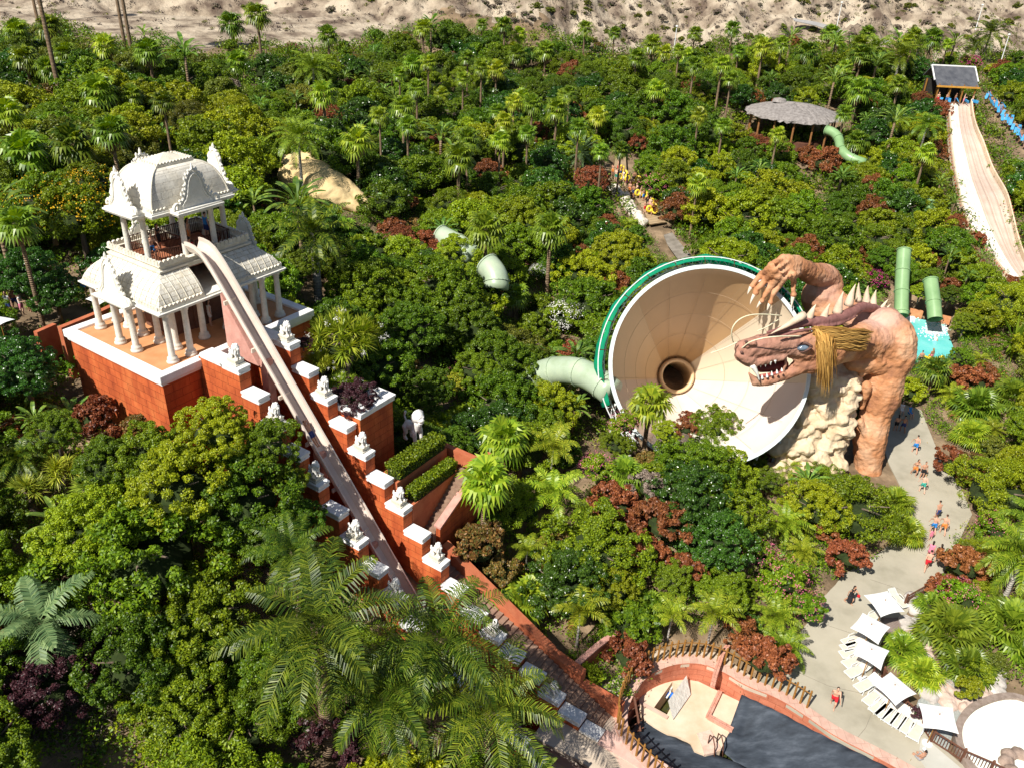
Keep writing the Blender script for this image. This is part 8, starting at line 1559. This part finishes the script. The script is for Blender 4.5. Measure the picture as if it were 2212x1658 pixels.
cover('leaf_litter', 9000, (-60, 60, 18, 80), leafmats['dead'], .18, .07, nz_ok, per=2, spread=.4, zoff=.02, label='dry fallen leaves on the soil', cat='leaf litter', seed=8)
cover('dry_straw', 5000, (-34, -14, 18, 34), leafmats['straw'], .5, .035, lambda a, c: inside_np(a, c, [gz(*q, 4)[:2] for q in [(90, 1480), (300, 1450), (320, 1600), (240, 1720), (20, 1720), (20, 1600)]]), per=8, spread=.2, zoff=.02, label='matted dry straw on the slope in the bottom left corner', cat='straw', seed=9)
def scrub(n, m, rad, seed, label):
    g = np.random.default_rng(seed); P = []
    while len(P) < n:
        px = g.uniform(-20, 2230) if g.random() < .55 else g.uniform(1000, 2230); p = desert_at(px, g.uniform(-12, 125))
        if p is not None and proj(p)[1] < skyl(px)+8: P.append(p)
    C = np.array(P); i = np.repeat(np.arange(n), 34); r = rad*(.4+.9*g.random(n)); v = unit(g.normal(size=(n*34, 3))+np.array([0, 0, .4])); Q = C[i]+v*(r[i]*(.5+.5*g.random(n*34)))[:, None]*np.array([1, 1, .8]); V = leafquads(Q, v+g.normal(size=Q.shape)*.5, g.normal(size=Q.shape), .38, .16)
    tag(obj('desert_scrub', fmesh_np('desert_scrub', V, np.arange(len(V)).reshape(-1, 4)), m), label, 'scrub', kind='stuff')
# desert scrub: individual bushes on the slope
dsc = ['shrub_straw0', 'shrub_straw1', 'shrub_olive0', 'shrub_straw0', 'shrub_olive1']; nd_ = 0; tz = Z
def terr_full(x, y):
    i = np.searchsorted(xs, x)-1; j = np.searchsorted(ys, y)-1; i = min(max(i, 0), len(xs)-2); j = min(max(j, 0), len(ys)-2); u = (x-xs[i])/(xs[i+1]-xs[i]); v = (y-ys[j])/(ys[j+1]-ys[j]); return Z[i, j]*(1-u)*(1-v)+Z[i+1, j]*u*(1-v)+Z[i, j+1]*(1-u)*v+Z[i+1, j+1]*u*v
def desert_at(px, py):
    d = ray(px, py); t = 185.
    while t < 420:
        p = CAM+d*t
        if p[2] <= terr_full(p[0], p[1]): return p
        t += .6
    return None
lmat('scrub', (.07, .055, .05), (.20, .155, .12), (.12, .095, .08), v=.1, tr=.05)
scrub(900, leafmats['scrub'], .85, 3, 'countless grey brown dry scrub on the desert slope'); scrub(350, leafmats['olive'], .75, 4, 'countless olive scrub on the desert slope')
for i in range(900):
    px = rf.uniform(-10, 2222); py = rf.uniform(-12, 130)
    dens = .9 if px > 1000 else .28
    if rf.random() > dens or nd_ >= 190: continue
    p = desert_at(px, py)
    if p is None or p[1] < 192: continue
    r = rf.uniform(.45, 1.25); k = rf.choice(dsc); n_ = place(k, p[0], p[1], r/1.4, z=p[2]-.2*r, sz=.8); n_.name = 'desert_bush'; plants[-1] = (k, plants[-1][1], p[0], p[1], r, 'D'); nd_ += 1
print('t scrub', time.time()-_t0)
# ---- labels for everything that was planted by the dozen
LMK = [('the white temple', (330, 550)), ('the yellow rock', (700, 380)), ('the funnel', (1530, 760)), ('the dragon', (1850, 720)), ('the round pavilion', (1714, 243)), ('the start hut', (2065, 175)), ('the striped mat slide', (2120, 380)), ('the turquoise pool', (2000, 720)), ('the queue path', (1380, 430)), ('the royal palm', (692, 510)), ('the stepped walls', (850, 1050)), ('the white oleander', (1222, 690)), ('the beige rock', (1740, 930)), ('the drained pool', (1480, 1520)), ('the parasols', (1900, 1400)), ('the side stair', (960, 1060)), ('the great date palms', (700, 1330)), ('the large green tube', (1240, 800)), ('the bluish palm', (85, 1340)), ('the leaning palm', (60, 600)), ('the desert palms', (530, 60)), ('the far road', (1820, 70)), ('the date palm', (1250, 330)), ('the green tube bend', (990, 530)), ('the dark palm grove', (760, 240)), ('the yucca cluster', (745, 740)), ('the agave', (2190, 740)), ('the wide bright bush', (2160, 1065))]
KN = {'royal': 'royal palm', 'date': 'date palm', 'tree': 'leafy tree', 'near': 'dense tree', 'fine': 'feathery tree', 'flat': 'spreading tree', 'shrub': 'bushy shrub', 'fan': 'fan palm', 'fanlow': 'young fan palm', 'feather': 'feather palm', 'strelitzia': 'giant strelitzia', 'banana': 'banana plant', 'oleander': 'pink oleander', 'dome': 'domed tree'}
def kdesc(k):
    a = k.split('_'); base = KN.get(a[0], a[0]); c = COL.get(a[1].rstrip('0123')) if len(a) > 1 else None
    return (c+' ' if c and a[0] in ('tree', 'near', 'fine', 'flat', 'shrub', 'dome') else '')+base
buck = {}
for i, (k, n, x, y, r, grp) in enumerate(plants):
    if n['label'] != 'TODO':
        continue
    q = proj((x, y, n.location[2]+r*.6)); best = min(LMK, key=lambda m_: (m_[1][0]-q[0])**2+((m_[1][1]-q[1])*1.3)**2); dx_, dy_ = q[0]-best[1][0], q[1]-best[1][1]
    rel = ('left of' if dx_ < 0 else 'right of') if abs(dx_) > abs(dy_)*1.2 else ('behind' if dy_ < 0 else 'in front of')
    far_ = math.hypot(dx_, dy_); rel = ('just ' if far_ < 110 else 'well ' if far_ > 260 and 'of' in rel and rel != 'in front of' else '')+rel
    if grp == 'D': d_ = 'dry desert bush' if 'straw' in k else 'olive desert bush'; rel = ('low' if q[1] > 70 else 'high' if q[1] < 28 else 'midway')+' on the slope above'
    else: d_ = kdesc(k)
    sz_ = ('small ' if r < 1.1 else 'broad ' if r > 3.6 else '')
    buck.setdefault((sz_+d_, rel, best[0]), []).append((q[0], n))
_on = ['', 'first', 'second', 'third', 'fourth', 'fifth', 'sixth', 'seventh', 'eighth', 'ninth', 'tenth', 'eleventh', 'twelfth', 'thirteenth', 'fourteenth', 'fifteenth', 'sixteenth', 'seventeenth', 'eighteenth', 'nineteenth']; _tn = {2: 'twent', 3: 'thirt', 4: 'fort', 5: 'fift', 6: 'sixt', 7: 'sevent'}
def ordw(n): return _on[n] if n < 20 else _tn[n//10]+('ieth' if n % 10 == 0 else 'y-'+_on[n % 10])
ORD = ['leftmost', 'second from left', 'third from left', 'fourth from left', 'fifth from left', 'sixth from left', 'seventh from left', 'eighth from left', 'ninth from left', 'tenth from left', 'eleventh from left', 'twelfth from left', 'thirteenth from left', 'fourteenth from left', 'fifteenth from left', 'sixteenth from left']
for (d_, rel, lm__), L_ in buck.items():
    L_.sort(key=lambda a: a[0])
    for i, (_, n) in enumerate(L_):
        if len(L_) == 1: n['label'] = '%s %s %s' % (d_, rel, lm__)
        elif i == len(L_)-1: n['label'] = '%s %s %s, rightmost one' % (d_, rel, lm__)
        else: n['label'] = '%s %s %s, %s' % (d_, rel, lm__, 'leftmost one' if i == 0 else ordw(i+1)+' from left')
for k, n, x, y, r, grp in plants:
    if 'plantkey' in n: del n['plantkey']
    b0 = k.split('_')[0]
    n['group'] = 'scrub bushes on the desert slope' if grp == 'D' else {'tree': 'trees of the forest', 'near': 'trees of the forest', 'fine': 'trees of the forest', 'flat': 'trees of the forest', 'dome': 'trees of the forest', 'fan': 'fan palms', 'fanlow': 'fan palms', 'shrub': 'shrubs between the trees', 'oleander': 'flowering shrubs'}.get(b0, b0+' plants')
for k, (t, R_, h) in PROTO.items():
    if k not in used_proto:
        for ch in list(t.children): bpy.data.objects.remove(ch)
        bpy.data.objects.remove(t)
